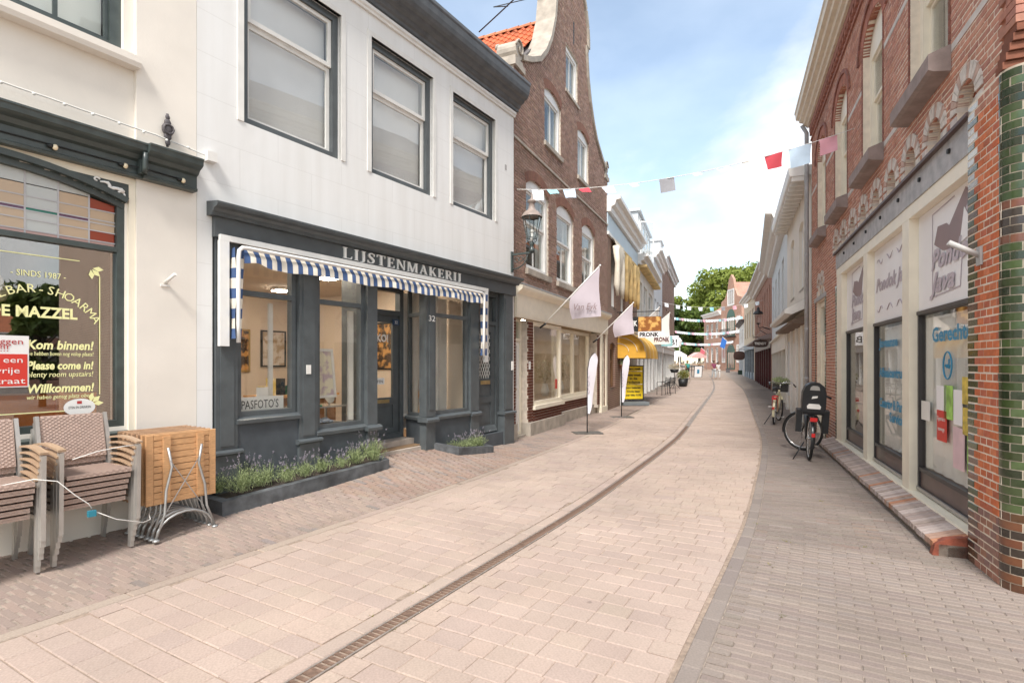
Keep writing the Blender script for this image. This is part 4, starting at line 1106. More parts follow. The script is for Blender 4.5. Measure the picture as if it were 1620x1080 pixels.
for i, (lx, ly) in enumerate(((.9, 1.2), (1.9, 1.2), (2.9, 1.6), (4.0, 1.6), (1.5, 3.4), (3.4, 3.6))):
    t = inshop('ceiling_spot', 'lit square ceiling lamp in framing shop, ' + ('first behind first display pane', 'behind second display pane', 'behind the shop door', 'behind the right display', 'deep in the shop at left', 'deep in the shop at right')[i], 'lamp', lx, ly, 2.95, group='ceiling lamps in the framing shop')
    m = MB(); m.box(-.13, .13, -.13, .13, .02, .07); m.build('housing', M_OFFW, t); m = MB(); m.box(-.11, .11, -.11, .11, .0, .02); m.build('diffuser', M_LAMPW, t)
# ------------------------------------------------------------ brick bell-gable house
gh = FL2.thing('bell_gable_house', 'tall brown brick bell gable house with red pantiled roof beside the white house', 'building')
GC, GW = 3.95, 3.85
HALF = [(-.2, 3.85), (7.66, 3.85), (7.68, 3.5), (7.9, 3.42), (8.1, 2.95), (8.4, 2.4), (8.8, 2.0), (9.3, 1.66), (9.9, 1.40), (10.5, 1.28), (10.75, 1.26), (10.77, 1.42), (11.0, 1.42), (11.3, 1.36), (11.7, 1.18), (12.1, .85), (12.4, .4), (12.5, .05)]
gout = lambda z: (GC - lerpt(z, HALF), GC + lerpt(z, HALF))
GWIN = [(.75, 2.12, 3.60, 5.42, .19), (2.72, 4.06, 3.60, 5.40, .19), (4.86, 6.16, 3.60, 5.42, .19), (1.86, 3.02, 6.72, 7.95, .14), (4.44, 5.52, 6.75, 8.0, .14), (3.42, 4.46, 8.66, 9.85, .0)]
GSHOP = (.12, 7.35, -.3, 3.14)
ex = [HALF[i][0] for i in range(len(HALF))] + [7.7 + .06 * i for i in range(80)]
m = MB(); solid_wall(m, gout, GWIN + [GSHOP], -.1, 12.48, .012, .36, ex); m.build('wall', pm('lime_mortar', (.58, .51, .43), .95, .2, 8, .3, 80), gh)
M_BRK = pm('clay_brick', (1, 1, 1), .85, .18, 14, .3, 120, tint=True, spec=.25)
def gt(a, b, z, k):
    c = rnd.choice([(.35, .23, .18), (.32, .205, .158), (.38, .255, .205), (.29, .19, .15)])
    return jit(c, .12)
bl = brick_list(gout, [(o[0] - (.0), o[1], o[2], o[3], o[4] + (.12 if o[4] else .0)) for o in GWIN] + [GSHOP], 0.03, 12.45, gt, .0635, .22, .014)
lay_bricks(gh, FL2, bl, M_BRK, .0, .03, maxn=0)
for o in GWIN:
    if not o[4]: continue
    m = MB(); arch_ring(m, (o[0] + o[1]) / 2, o[3], (o[1] - o[0]) / 2, o[4], .21, 20, -.004, .2, [jit((.24, .12, .085), .1) for _ in range(7)]); m.build('window_arch', M_BRK, gh)
m = MB(); m.box(.0, 7.75, -.03, .0, 6.13, 6.18); m.build('string_course', M_STONE, gh)
for o in GWIN[:3]: window(gh, o[0], o[1], o[2], o[3], .05, M_WHITE, M_WHITE, .10, .045, 4.62, (), gl=M_GLASS, arch=o[4], fd=.14, sill=(.12, .12, M_STONE), low_mull=(.5,), curt=.12)
for o in GWIN[3:5]: window(gh, o[0], o[1], o[2], o[3], .05, M_WHITE, M_WHITE, .09, .05, None, (.5,), gl=M_GLASS, arch=o[4], fd=.14, sill=(.10, .10, M_STONE), curt=.22)
o = GWIN[5]; window(gh, o[0], o[1], o[2], o[3], .05, M_WHITE, M_WHITE, .1, .05, None, (.5,), gl=M_GLASS, fd=.14, sill=(.08, .08, M_STONE), curt=.2)
m = MB(); m.box(4.03, 4.10, -.006, .05, 9.95 + .2, 10.75); m.build('gable_slit', M_BLACK, gh)
# stone coping that follows the gable, with volutes on the shoulders
cs = [(p[1], p[0]) for p in HALF[3:]]
for sg in (-1, 1):
    m = MB()
    for (h0, z0), (h1, z1) in zip(cs, cs[1:]):
        t_ = .11 if z0 < 10.7 else .15
        dx, dz = h1 - h0, z1 - z0; n = math.hypot(dx, dz) or 1; nx, nz_ = dz / n * t_, -dx / n * t_
        P = [(GC + sg * h0, z0), (GC + sg * h1, z1), (GC + sg * (h1 + nx), z1 + nz_), (GC + sg * (h0 + nx), z0 + nz_)]
        m.prism(P if sg < 0 else P[::-1], -.05, .46)
    m.build('gable_coping', M_STONE, gh)
    m = MB(); vx = GC + sg * 3.63
    m.box(vx - .26, vx + .26, -.05, .46, 7.60, 7.72); m.box(vx - .2, vx + .2, -.02, .42, 7.72, 7.82)
    sp = [(vx + sg * -.02 + sg * (.20 - .013 * i) * math.cos(i * .55), 8.03 + (.20 - .013 * i) * math.sin(i * .55)) for i in range(14)]
    m.prism([(vx + .17 * math.cos(a), 8.0 + .19 * math.sin(a)) for a in [-i * .3927 for i in range(16)]], -.02, .42)
    m.tube([(x, -.035, z) for x, z in sp], .022, 6); m.tube([(x, .43, z) for x, z in sp], .022, 6)
    m.build('volute', M_STONE, gh)
# side and rear walls, pitched roof with pantiles
GB = 9.0
m = MB(); m.box(.1, .32, .36, GB, -.1, 7.4); m.box(7.58, 7.8, .36, GB, -.1, 7.4); m.box(.32, 7.58, GB - .2, GB, -.1, 7.4); m.build('side_wall', M_STONE, gh)
RZ, EZ = 10.82, 7.30
m = MB(); m.prism([(.05, EZ), (GC, RZ - .03), (7.85, EZ)][::-1], .37, GB); roof = m.build('roof', M_SLATE, gh)
sl = math.atan2(RZ - EZ, GC - .05); Ls = math.hypot(RZ - EZ, GC - .05)
tv = []
for q in range(6):
    m = MB(); m.tc = jit((.52, .15, .065), .18); n = 8; W, T = .235, .37
    vs = []
    for v_ in (0, 1):
        for i in range(n + 1):
            u = i / n; prof = .028 * math.cos(u * 2 * math.pi + .4) + .012 * math.cos(4 * math.pi * u)
            vs.append((u * W, v_ * T, prof + (.022 if v_ == 0 else 0)))
    m.add(vs, [(i, i + 1, n + 2 + i, n + 1 + i) for i in range(n)], True)
    m.add([(i / n * W, 0, .028 * math.cos(i / n * 2 * math.pi + .4) + .012 * math.cos(4 * math.pi * i / n) + k) for i in range(n + 1) for k in (.022, -.005)], [(2 * i, 2 * i + 2, 2 * i + 3, 2 * i + 1)[::-1] for i in range(n)], True)
    tv.append(m.mesh('roof_tile', M_TILE))
ny, nv = int((4.4 - .47) / .225), int(Ls / .335)
for j in range(nv + 1):
    for i in range(ny):
        # left slope: tile x runs back along the ridge, tile y runs up the slope
        up = Vector((math.cos(sl), 0, math.sin(sl))); alo = Vector((0, 1, 0)); nr = Vector((-math.sin(sl), 0, math.cos(sl)))
        if j < nv - 10: continue
        p = Vector((.05, .47 + i * .225, EZ)) + up * (j * .335 - .05) + nr * .05
        o = bpy.data.objects.new('roof_tile', rnd.choice(tv)); link(o, roof)
        M = Matrix((alo, up, nr)).transposed().to_4x4(); M = M @ Matrix.Rotation(0, 4, 'Z')
        # mirror so that the tile faces outward
        M = Matrix((-alo, up, nr)).transposed().to_4x4(); p = p + alo * .235
        o.matrix_local = Matrix.Translation(p) @ M
rest = MB()
for j in range(nv + 1):
    for i in range(int((GB - .47) / .225)):
        if i < ny and j >= nv - 10: continue
        p = Vector((.05, .47 + i * .225, EZ)) + up * (j * .335 - .05) + nr * .05 + alo * .235
        rest.tc = jit((.5, .15, .07), .15); rest.M = Matrix.Translation(p) @ Matrix((-alo, up, nr)).transposed().to_4x4()
        rest.add([(k / 4 * .235, v_ * .37, .028 * math.cos(k / 4 * 6.283) + (.022 if v_ == 0 else 0)) for v_ in (0, 1) for k in range(5)], [(k, k + 1, 6 + k, 5 + k) for k in range(4)], True)
rest.M = None; tag(rest.build('roof_tile', M_TILE, roof), kind='stuff')
for i in range(11):
    m = MB(); m.tc = jit((.5, .17, .08), .15); m.M = Matrix.Translation((GC, .45 + i * .36, RZ + .02)) @ Matrix.Rotation(-math.pi / 2, 4, 'X')
    m.lathe([(.13, .0), (.115, .37)], (0, 0, 0), 10, True, math.pi, 2 * math.pi); m.M = None; m.build('ridge_tile', M_TILE, roof)
m = MB(); m.tube([(GC - .9, .45, 11.6), (GC - .6, 1.9, 10.75 + .3), (GC - .4, 2.6, 10.85)], .018, 6); m.tube([(GC - .65, 1.6, 11.15), (GC - .3, 2.2, 11.5), (GC - .1, .5, 11.55)], .014, 6); m.build('tie_rod', M_BLACK, gh)
# cream shop front
P = [(.0, 2.52), (-.05, 2.52), (-.06, 2.58), (-.06, 3.0), (-.10, 3.03), (-.17, 3.08), (-.19, 3.12), (-.19, 3.16), (.0, 3.20)]
m = MB(); m.profile(P, .12, 7.62); m.build('fascia', M_CREAMP, gh)
m = MB(); m.box(.12, 7.6, -.195, -.185, 3.165, 3.185); m.box(.12, 7.6, -.19, .0, 3.185, 3.20); m.build('lead_flashing', pm('zinc', (.45, .45, .45), .5, .15, 9, metal=.4), gh)
m = MB(); m.box(.13, 7.35, .42, .5, -.1, 3.1); m.box(.13, 7.35, .02, .5, 2.45, 2.52)
M_DKB = lambda: jit((.13, .048, .032), .15)
def brickpier(x0, x1, z0, z1, y0=.0):
    bl = brick_list(lambda z: (x0, x1), [], z0, z1, lambda a, b, z, k: M_DKB(), .0635, .22, .011)
    m = MB(); m.box(x0 + .004, x1 - .004, y0 + .01, y0 + .3, z0 - .1, z1); m.build('pier', MATS['lime_mortar'], gh)
    m = MB()
    for b in bl: m.tc = b[4]; m.box(b[0], b[1], y0, y0 + .03, b[2], b[3])
    tag(m.build('brick', M_BRK, gh), kind='stuff')
brickpier(.02, .2, .35, 2.55); brickpier(.86, 1.16, .32, 2.5); brickpier(6.55, 6.8, .3, 2.5); brickpier(1.16, 3.1, .30, .56); brickpier(3.1, 6.5, .30, .56, .22)
m = MB(); m.box(.0, .22, -.03, .3, -.1, .35); m.build('plinth_stone', M_STONE, gh)
m = MB(); m.box(.84, 3.14, -.06, .3, -.1, .30); m.build('plinth_stone', M_STONE, gh)
m = MB(); m.box(3.14, 6.85, .12, .4, -.1, .30); m.build('plinth_stone', M_STONE, gh)
# door of the upstairs flat
m = MB(); m.frame(.2, .86, .06, 2.52, .06, .16, .26); m.box(.26, .8, .16, .25, 2.05, 2.11); fd = m.build('flat_door_frame', M_CREAMP, gh)
m = MB(); m.box(.27, .79, .2, .206, 2.11, 2.46); m.build('fanlight', M_GLASS, fd)
m = MB(); m.box(.27, .38, .19, .23, .1, 2.04); m.box(.68, .79, .19, .23, .1, 2.04)
for z0, z1 in ((.1, .28), (.86, 1.0), (1.06, 1.1), (1.95, 2.04)): m.box(.38, .68, .19, .23, z0, z1)
m.box(.38, .68, .205, .225, .28, .86); m.box(.42, .64, .195, .205, .33, .81); m.box(.38, .68, .205, .225, 1.0, 1.06)
fdr = m.build('flat_door', M_WHITE, gh)
m = MB(); m.box(.38, .68, .215, .22, 1.1, 1.95); m.build('pane', MATS['frosted_dark'], fdr)
m = MB()
for k in range(-9, 10):
    for s_ in (-1, 1):
        c = .53 + k * .07; za, zb = 1.1, 1.95; xa, xb = c - s_ * .425 * .6, c + s_ * .425 * .6
        # clip in x
        pts = []
        for t_ in [i / 24 for i in range(25)]:
            x = xa + (xb - xa) * t_
            if .38 <= x <= .68: pts.append((x, za + (zb - za) * t_))
        if len(pts) > 2: m.bar((pts[0][0], .207, pts[0][1]), (pts[-1][0], .207, pts[-1][1]), .007, .007, (0, 1, 0))
m.build('lattice', M_OFFW, fdr)
m = MB(); m.box(.43, .63, .18, .19, 1.0, 1.05); m.build('letter_slot', M_BRASS, fdr)
m = MB(); m.box(.2, .86, .05, .3, -.1, .06); m.build('door_step', M_STONE, gh)
m = MB(); m.box(.88, .95, -.02, .0, 1.45, 1.62); m.build('door_bell', M_OFFW, gh)
def cwin(x0, x1, z0, z1, y, mull=()):
    m = MB(); m.frame(x0, x1, z0, z1, .08, y, y + .1); m.box(x0 - .04, x1 + .04, y - .08, y + .1, z0 - .09, z0 - .002)
    for q in mull: m.box(q - .04, q + .04, y + .002, y + .1, z0 + .08, z1 - .08)
    f = m.build('shop_window', M_CREAMP, gh); xs_ = [x0 + .08] + [v for q in mull for v in (q - .04, q + .04)] + [x1 - .08]
    for a, b in zip(xs_[::2], xs_[1::2]): p = MB(); p.box(a - .005, b + .005, y + .05, y + .056, z0 + .075, z1 - .075); p.build('pane', M_GLASSR, f)
cwin(1.16, 3.1, .65, 2.5, .02); cwin(3.3, 6.5, .65, 2.5, .26, (4.9,))
m = MB(); m.M = Matrix.Translation((3.1, .02, 0)) @ Matrix.Rotation(.88, 4, 'Z'); m.frame(0, .3, .65, 2.5, .05, 0, .06); m.M = None; m.build('splayed_frame', M_CREAMP, gh)
m = MB(); m.box(6.82, 7.6, -.05, .1, -.1, .2); m.box(6.85, 6.98, -.04, .1, .2, 2.52); m.box(7.45, 7.6, -.04, .1, .2, 2.52); m.build('door_pilaster', M_CREAMP, gh)
m = MB(); m.box(6.98, 7.45, .1, .15, .2, 2.0); m.box(7.05, 7.38, .09, .1, .35, .95); m.build('shop_door', M_CREAMP, gh); m = MB(); m.box(7.06, 7.37, .085, .09, 1.05, 1.9); m.build('door_pane', M_GLASS, gh)
m = MB(); m.box(6.98, 7.45, .1, .11, 2.05, 2.5); m.build('fanlight', M_GLASS, gh)
room(gh, .9, 7.3, .42, 5.0, .25, 2.9, pm('florist_wall', (.66, .55, .42), .9, .1), M_CEIL, M_WOODF, 'shop')
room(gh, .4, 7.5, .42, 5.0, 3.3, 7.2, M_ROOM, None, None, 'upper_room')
# dried-flower arrangement and goods behind the glass
M_DRY = leafmat('dried_flower', (.45, .36, .2), (.6, .55, .42))
for i, (x, y, z) in enumerate(((3.75, .7, .7), (5.6, .9, .7), (1.9, .8, .6))):
    t = FL2.thing('flower_vase', ('vase of dried flowers beside the splayed shop window', 'vase of dried flowers in the far shop window', 'vase of dried flowers low in the first cream shop window')[i], 'vase', x, y, z, group='vases in the cream shop')
    m = MB(); m.lathe([(0, 0), (.09, 0), (.12, .15), (.07, .3), (.08, .34)], (0, 0, 0), 12); m.build('vase', M_OFFW, t)
    m = MB()
    for _ in range(160):
        a, e, r = rnd.uniform(0, 6.28), rnd.uniform(.2, 1.5), rnd.uniform(.2, .75); p = Vector((math.cos(a) * math.cos(e) * r * .8, math.sin(a) * math.cos(e) * r * .5, .3 + math.sin(e) * r)); w = .035
        m.add([p + Vector((rnd.gauss(0, w), rnd.gauss(0, w), rnd.gauss(0, w))) for _ in range(3)], [(0, 1, 2)])
    for _ in range(14): a = rnd.uniform(0, 6.28); m.tube([(0, 0, .3), (math.cos(a) * .3, math.sin(a) * .2, .9)], .004, 4)
    m.build('dried_stems', M_DRY, t)
M_GRNP = pm('green_poster', (.12, .38, .12), .6, .3, 12); M_BLUP = pm('blue_poster', (.45, .55, .68), .6, .3, 15)
for nm, mt, x, z, w_, h_ in (('green_poster', M_GRNP, 3.62, 1.32, .28, .38), ('blue_poster', M_BLUP, 3.62, .85, .28, .36), ('red_notice', MATS['notice_red'], 2.75, .95, .14, .24)):
    m = MB(); y_ = .295 if x > 3.3 else .055; m.box(x, x + w_, y_, y_ + .004, z, z + h_); m.build(nm, mt, gh)
for i, (lx, ly) in enumerate(((1.6, 1.2), (2.6, 2.2), (4.2, 1.6), (5.6, 1.6))):
    t = FL2.thing('ceiling_spot', 'lit round ceiling lamp in cream shop, %s from its door' % ('first', 'second', 'third', 'fourth')[i], 'lamp', lx, ly, 2.8, group='ceiling lamps in the cream shop')
    m = MB(); m.lathe([(0, .08), (.14, .08), (.15, .02), (.13, .0)], (0, 0, 0), 14); m.build('housing', M_OFFW, t); m = MB(); m.lathe([(.13, .005), (.0, .0)], (0, 0, 0), 14, False); m.build('diffuser', M_LAMPW, t)
t = FL2.thing('clothes_rack', 'white clothes rack with hanging garments in the first cream shop window', 'rack', 2.0, .8, .3)
m = MB(); m.tube([(-.5, 0, 0), (-.5, 0, 1.6), (.5, 0, 1.6), (.5, 0, 0)], .015, 6); m.build('rail', M_BLACK, t)
for i in range(7):
    m = MB(); x = -.42 + .13 * i; m.prism([(x - .03, .7), (x + .05, .65), (x + .06, 1.4), (x + .01, 1.55), (x - .03, 1.4)], -.2, .2); m.build('garment', rnd.choice([M_OFFW, M_CURT, M_BLACK, pm('taupe_cloth', (.4, .33, .27), .9, .1)]), t)
# ------------------------------------------------------------ right-hand brick restaurant
rb = FR1.thing('brick_restaurant', 'red brick restaurant with cream window frames and green glazed corner at right', 'building')
S = lambda s: R1L - s            # s measured from the near corner
rwin = [(S(c + .56), S(c - .56), 4.44, 6.12, .36) for c in (1.74, 4.02, 6.3, 8.5)]
shopo = (S(6.62), S(.575), -.3, 3.60)
dooro = (S(9.15), S(8.05), -.3, 2.95)
nic = [(S(s + .2), S(s - .2), 3.62, 3.76, .19) for s in (.78, 1.54, 2.29, 3.04, 3.79, 4.54, 5.29, 6.04, 6.74)]
nic2 = [(S(s + .17), S(s - .17), 3.08, 3.28, .17) for s in (8.82, 8.38)]
OP = rwin + [shopo, dooro] + nic + nic2
M_MORT = pm('pale_mortar', (.74, .65, .54), .95, .10, 10, .2, 80)
m = MB(); solid_wall(m, lambda z: (0.0, 9.97), OP, -.1, 7.32, .004, .30); m.build('wall', M_MORT, rb)
def rt(a, b, z, k):
    if z < .45: return jit(rnd.choice([(.30, .17, .14), (.26, .15, .13), (.34, .17, .12)]), .12)
    c = rnd.choice([(.48, .235, .165), (.44, .21, .15), (.51, .265, .195), (.41, .20, .15)])
    if 7.0 - .3 * math.sin(a) < z: c = (.36, .18, .13)
    if a > S(.6) and z < 3.5: c = rnd.choice([(.56, .17, .075), (.52, .15, .065), (.58, .20, .10), (.44, .14, .08)])
    return jit(c, .09)
OPB = [(o[0] - .0, o[1], o[2], o[3], (o[4] + (.0)) if len(o) > 4 else 0) for o in OP]
bl = brick_list(lambda z: (0.0, S(.58) if z < 3.62 else 9.97), OPB, .0, 7.3, rt, .0605, .215, .012, 'cross')
lay_bricks(rb, FR1, bl, M_BRK, .0, .03, 300)
# pier at the corner: orange brick field between glazed green quoins, rounded glazed corner
pier = MB(); pier.box(S(.57), S(.0), -.056, .28, -.1, 3.64); pier.box(S(.0), S(-.08), .06, .3, -.1, 3.64); po = pier.build('corner_pier', M_MORT, rb)
M_GLZ = pm('glazed_brick', (1, 1, 1), .16, .22, 16, .12, 30, tint=True, spec=.7)
gcol = [(.028, .046, .014), (.034, .056, .017), (.02, .034, .013), (.045, .066, .022), (.024, .025, .017)]
dcol = [(.09, .04, .02), (.035, .025, .02), (.12, .045, .02)]
gl, gr = [], []
k = 0; z = 0.0
while z < 3.6:
    qx = S(.57) + (.19 if k % 2 else .13)
    low = z < .42; gc = rnd.choice(gcol) if not low else rnd.choice(dcol)
    if rnd.random() < .12: gc = rnd.choice(dcol)
    if 2.30 < z < 2.75: gc = rnd.choice(dcol + gcol[:1])
    if z > 2.9: gc = (.40, .39, .36) if k % 3 else gc
    gl.append((S(.57), qx - .008, z, z + .0495, jit(gc, .25), False))
    x = qx; e = S(.02); hh = [.21, .105] if k % 2 else [.105, .21]
    while x < e - .02:
        ln = hh[0] if (k % 2 == 0) else .105
        a, b = x, min(x + ln, e); c = rt(a, b, z, k)
        gr.append((a, b - .011, z, z + .0495, c, b - a < ln - .01)); x += ln
    z += .0605; k += 1
lay_bricks(po, FR1, gl, M_GLZ, -.06, .03, 60, 'glazed_brick'); lay_bricks(po, FR1, gr, M_BRK, -.06, .03, 150)
def ringmesh(c):
    m = MB(); m.tc = c; n = 5; R0 = rnd.uniform(.132, .137)
    P = [(R0 * math.cos(a), R0 * math.sin(a)) for a in [-math.pi / 4 + (math.pi / 2 - .06) * (i / n - .5) for i in range(n + 1)]]
    vs = [(x, y, z) for z in (0, .0535) for x, y in P] + [(x * .9, y * .9, z) for z in (-.001, .0545) for x, y in P]
    N = n + 1; m.add(vs[:2 * N], [(i, i + 1, N + i + 1, N + i) for i in range(n)], True); m.add(vs, [(N + i, N + i + 1, 3 * N + i + 1, 3 * N + i) for i in range(n)] + [(i, i + 1, 2 * N + i + 1, 2 * N + i)[::-1] for i in range(n)])
    return m.mesh('corner_brick', M_GLZ)
rm = {c: [ringmesh(jit(c, .3)) for _ in range(3)] for c in gcol + dcol}
z = 0.0
while z < 3.62:
    c = rnd.choice(gcol[:4]);
    if z < .5 or 2.42 < z < 2.72: c = rnd.choice(dcol)
    kk_ = int(round(z / .0605)) % 2
    for ra in ((-.39, 1.18) if kk_ else (-.9, .66)): o = bpy.data.objects.new('corner_brick', rnd.choice(rm[c])); link(o, po); o.location = (S(.02), .075, z); o.rotation_euler = (0, 0, ra + rnd.uniform(-.01, .01))
    z += .0605
m = MB(); m.lathe([(.13, -.1), (.13, 3.64)], (S(.02), .075, 0), 12, True, -math.pi / 2 - .3, .3); m.build('corner_core', pm('aged_mortar', (.46, .39, .31), .95, .2, 10), po)
m = MB(); m.tc = (.2, .08, .05)
for i in range(5): m.box(S(.08), S(-.11) - .02 * (4 - i), -.06 + .012 * i, .3, 3.645 + .055 * i, 3.695 + .055 * i)
m.build('corner_corbel', M_BRK, po)
m = MB(); m.box(S(.03), S(-.10), .0, .3, 3.9, 7.32); m.build('corner_core_upper', M_MORT, rb)
m = MB(); q = 0; z = 3.92
while z < 7.28:
    a, b = (.10, .21) if q % 2 else (.21, .10)
    m.tc = jit((.37, .18, .13), .14); m.box(S(a - .07), S(-.115), -.02, b, z, z + .052); z += .0605; q += 1
m.build('corner_brickwork', M_BRK, rb)
m = MB(); m.box(9.8, 10.0, .31, 9.0, -.1, 7.32); m.box(0, .2, .31, 9.0, -.1, 7.32); m.box(.2, 9.8, 8.8, 9.0, -.1, 7.32); m.build('side_wall', farbrick('tan_brick', (.52, .36, .27), (.46, .31, .23), (.6, .52, .43)), rb)
m = MB(); m.profile([(-.1, 7.72), (4.5, 10.6), (9.1, 7.72)], -.1, 10.1); m.build('roof', M_SLATE, rb)
# upper windows
for (a, b, z0, z1, r), s in zip(rwin, (1.74, 4.02, 6.3, 8.5)):
    cx = (a + b) / 2
    w = window(rb, a, b, z0, z1, .09, M_CREAMP, M_CREAMP, .10, .04, 5.4, (), gl=M_GLASSB, fd=.14, arch=r, curt=.3)
    m = MB(); m.profile([(.0, 4.44), (-.17, 4.38), (-.17, 4.24), (-.13, 4.22), (.0, 4.20)], a - .07, b + .07); m.build('sill', pm('brown_stone', (.29, .23, .21), .8, .2, 7, .3, 40), w)
    m = MB(); arch_ring(m, cx, z1, (b - a) / 2, r, .215, 22, -.006, .09, [jit((.38, .16, .11), .15) for _ in range(9)]); m.build('window_arch', M_BRK, rb)
    m = MB(); arch_ring(m, cx, z1, (b - a) / 2 + .215, r + .18, .06, 24, -.03, .0, [jit((.28, .13, .10), .15) for _ in range(9)], .04); m.build('hood_mould', M_BRK, rb)
    k = 0; z = z0      # darker dogtooth edge bricks of the jambs
    m = MB()
    while z < z1:
        for x0, x1 in ((a - .06, a - .004), (b + .004, b + .06)): m.tc = jit((.25, .10, .07), .2); m.box(x0, x1, -.004, .02, z, z + .052)
        z += .0605
    m.build('jamb_bricks', M_BRK, rb)
m = MB()
xsb = [0.0] + [v for o in reversed(rwin) for v in (o[0] - .08, o[1] + .08)] + [9.96]
for z0, z1 in ((4.36, 4.425), (5.62, 5.685)):
    for a, b in zip(xsb[::2], xsb[1::2]):
        m = MB(); m.box(a, b, -.003, .01, z0, z1); m.build('stone_band', M_STONEW if 'M_STONEW' in globals() else pm('pale_stone', (.58, .54, .5), .8, .15, 7, .2, 50), rb)
# arcade of blind niches over the shop
WC, RC_ = (.62, .57, .52), (.34, .12, .08)
for (a, b, z0, z1, r) in nic + nic2:
    cx = (a + b) / 2; hw = (b - a) / 2
    m = MB(); arch_ring(m, cx, z1, hw, r, .13, 13, -.012, .08, [WC, WC, (.50, .36, .3)], .14)
    m.build('niche_arch', M_BRK, rb)
    m = MB(); zz = z0
    while zz < z1 - .02: tt_ = jit(WC, .08); zz += .0605
    for xa in (a - .13, b + .004):
        m = MB()
        for i_ in range(2): m.tc = jit(WC, .08); m.box(xa, xa + .126, -.008, .02, z0 + .0605 * i_, z0 + .0605 * i_ + (.0605 if i_ == 0 else .052))
        m.build('niche_block', M_BRK, rb)
    m = MB(); zz = z0; kk = 0
    while zz < z1 + r:
        m.tc = jit((.30, .09, .05) if kk % 3 else WC, .15); m.box(a, cx + .02 * (kk % 2), .10, .12, zz, zz + .052); m.tc = jit((.36, .12, .07) if (kk + 1) % 3 else WC, .15); m.box(cx + .008 + .02 * (kk % 2), b, .10, .12, zz, zz + .052); zz += .0605; kk += 1
    m.build('niche_back', M_BRK, rb); box_part('niche_core', M_MORT, rb, a - .02, b + .02, .112, .28, z0, z1 + r)
# eaves: corbelled dentils and a deep cream moulded gutter
P = [(.0, 7.32), (-.10, 7.32), (-.12, 7.36), (-.17, 7.38), (-.19, 7.44), (-.26, 7.46), (-.28, 7.52), (-.34, 7.54), (-.35, 7.66), (-.37, 7.68), (-.37, 7.72), (.1, 7.74), (.1, 7.33)]
m = MB(); m.profile(P, -.05, 10.1); m.build('eaves_gutter', pm('gutter_paint', (.72, .64, .50), .5, .1, 6), rb)
den = MB(); den.tc = (.33, .14, .1); den.box(0, .1, -.05, 0, 0, .1); dme = den.mesh('dentil', M_BRK)
for i in range(49): o = bpy.data.objects.new('dentil', dme); link(o, rb); o.location = (.03 + i * .203, 0, 7.08)
m = MB(); m.tc = (.35, .16, .12); m.box(0, 9.98, -.055, 0, 7.185, 7.315); m.box(0, 9.98, -.03, 0, 6.96, 7.01); m.build('corbel_course', M_BRK, rb)
# shop front -------------------------------------------------------------
m = MB(); m.box(S(6.6), S(.578), -.03, .1, 3.30, 3.585); li = m.build('steel_lintel', pm('grey_lintel', (.42, .41, .41), .6, .2, 9, .2, 40, metal=.2), rb)
m = MB(); m.profile([(.05, 3.62), (-.075, 3.60), (-.075, 3.57), (.0, 3.57), (.05, 3.59)], S(6.65), S(.56)); m.build('drip_rail', pm('brown_rail', (.10, .065, .06), .5, .2), rb)
for s in (1.05, 1.85, 2.6, 3.4, 4.2, 5.0, 5.8): m = MB(); m.M = Matrix.Translation((S(s), -.03, 3.46)) @ Matrix.Rotation(math.pi / 2, 4, 'X'); m.lathe([(0, .02), (.022, .02), (.026, 0)], (0, 0, 0), 6, False); m.M = None; m.build('bolt', M_BLACK, li)
m = MB(); m.box(S(6.6), S(.45), -.02, .16, 3.16, 3.298); m.box(S(6.6), S(6.15), -.015, .16, .19, 3.16); m.build('frame_head', M_CREAMP, rb)
for a, b in ((4.45, 4.2), (2.52, 2.27), (.62, .40)): m = MB(); m.box(S(a), S(b), -.018, .16, .19, 3.16); m.build('mullion', M_CREAMP, rb)
m = MB(); m.profile([(.16, .05), (-.05, .05), (-.05, .13), (-.03, .19), (.16, .215)], S(6.62), S(.57)); m.build('bottom_rail', M_CREAMP, rb)
M_SIGNW = pm('sign_white', (.86, .84, .84), .45, .06, 1.2)
M_MAUVE = pm('sign_mauve', (.27, .19, .19), .5, .1); M_BLUET = pm('sign_blue', (.04, .25, .42), .5, .1); M_LILAC = pm('sign_lilac', (.50, .43, .47), .5, .1)
bays = [(S(6.15), S(4.45)), (S(4.2), S(2.52)), (S(2.27), S(.62))]
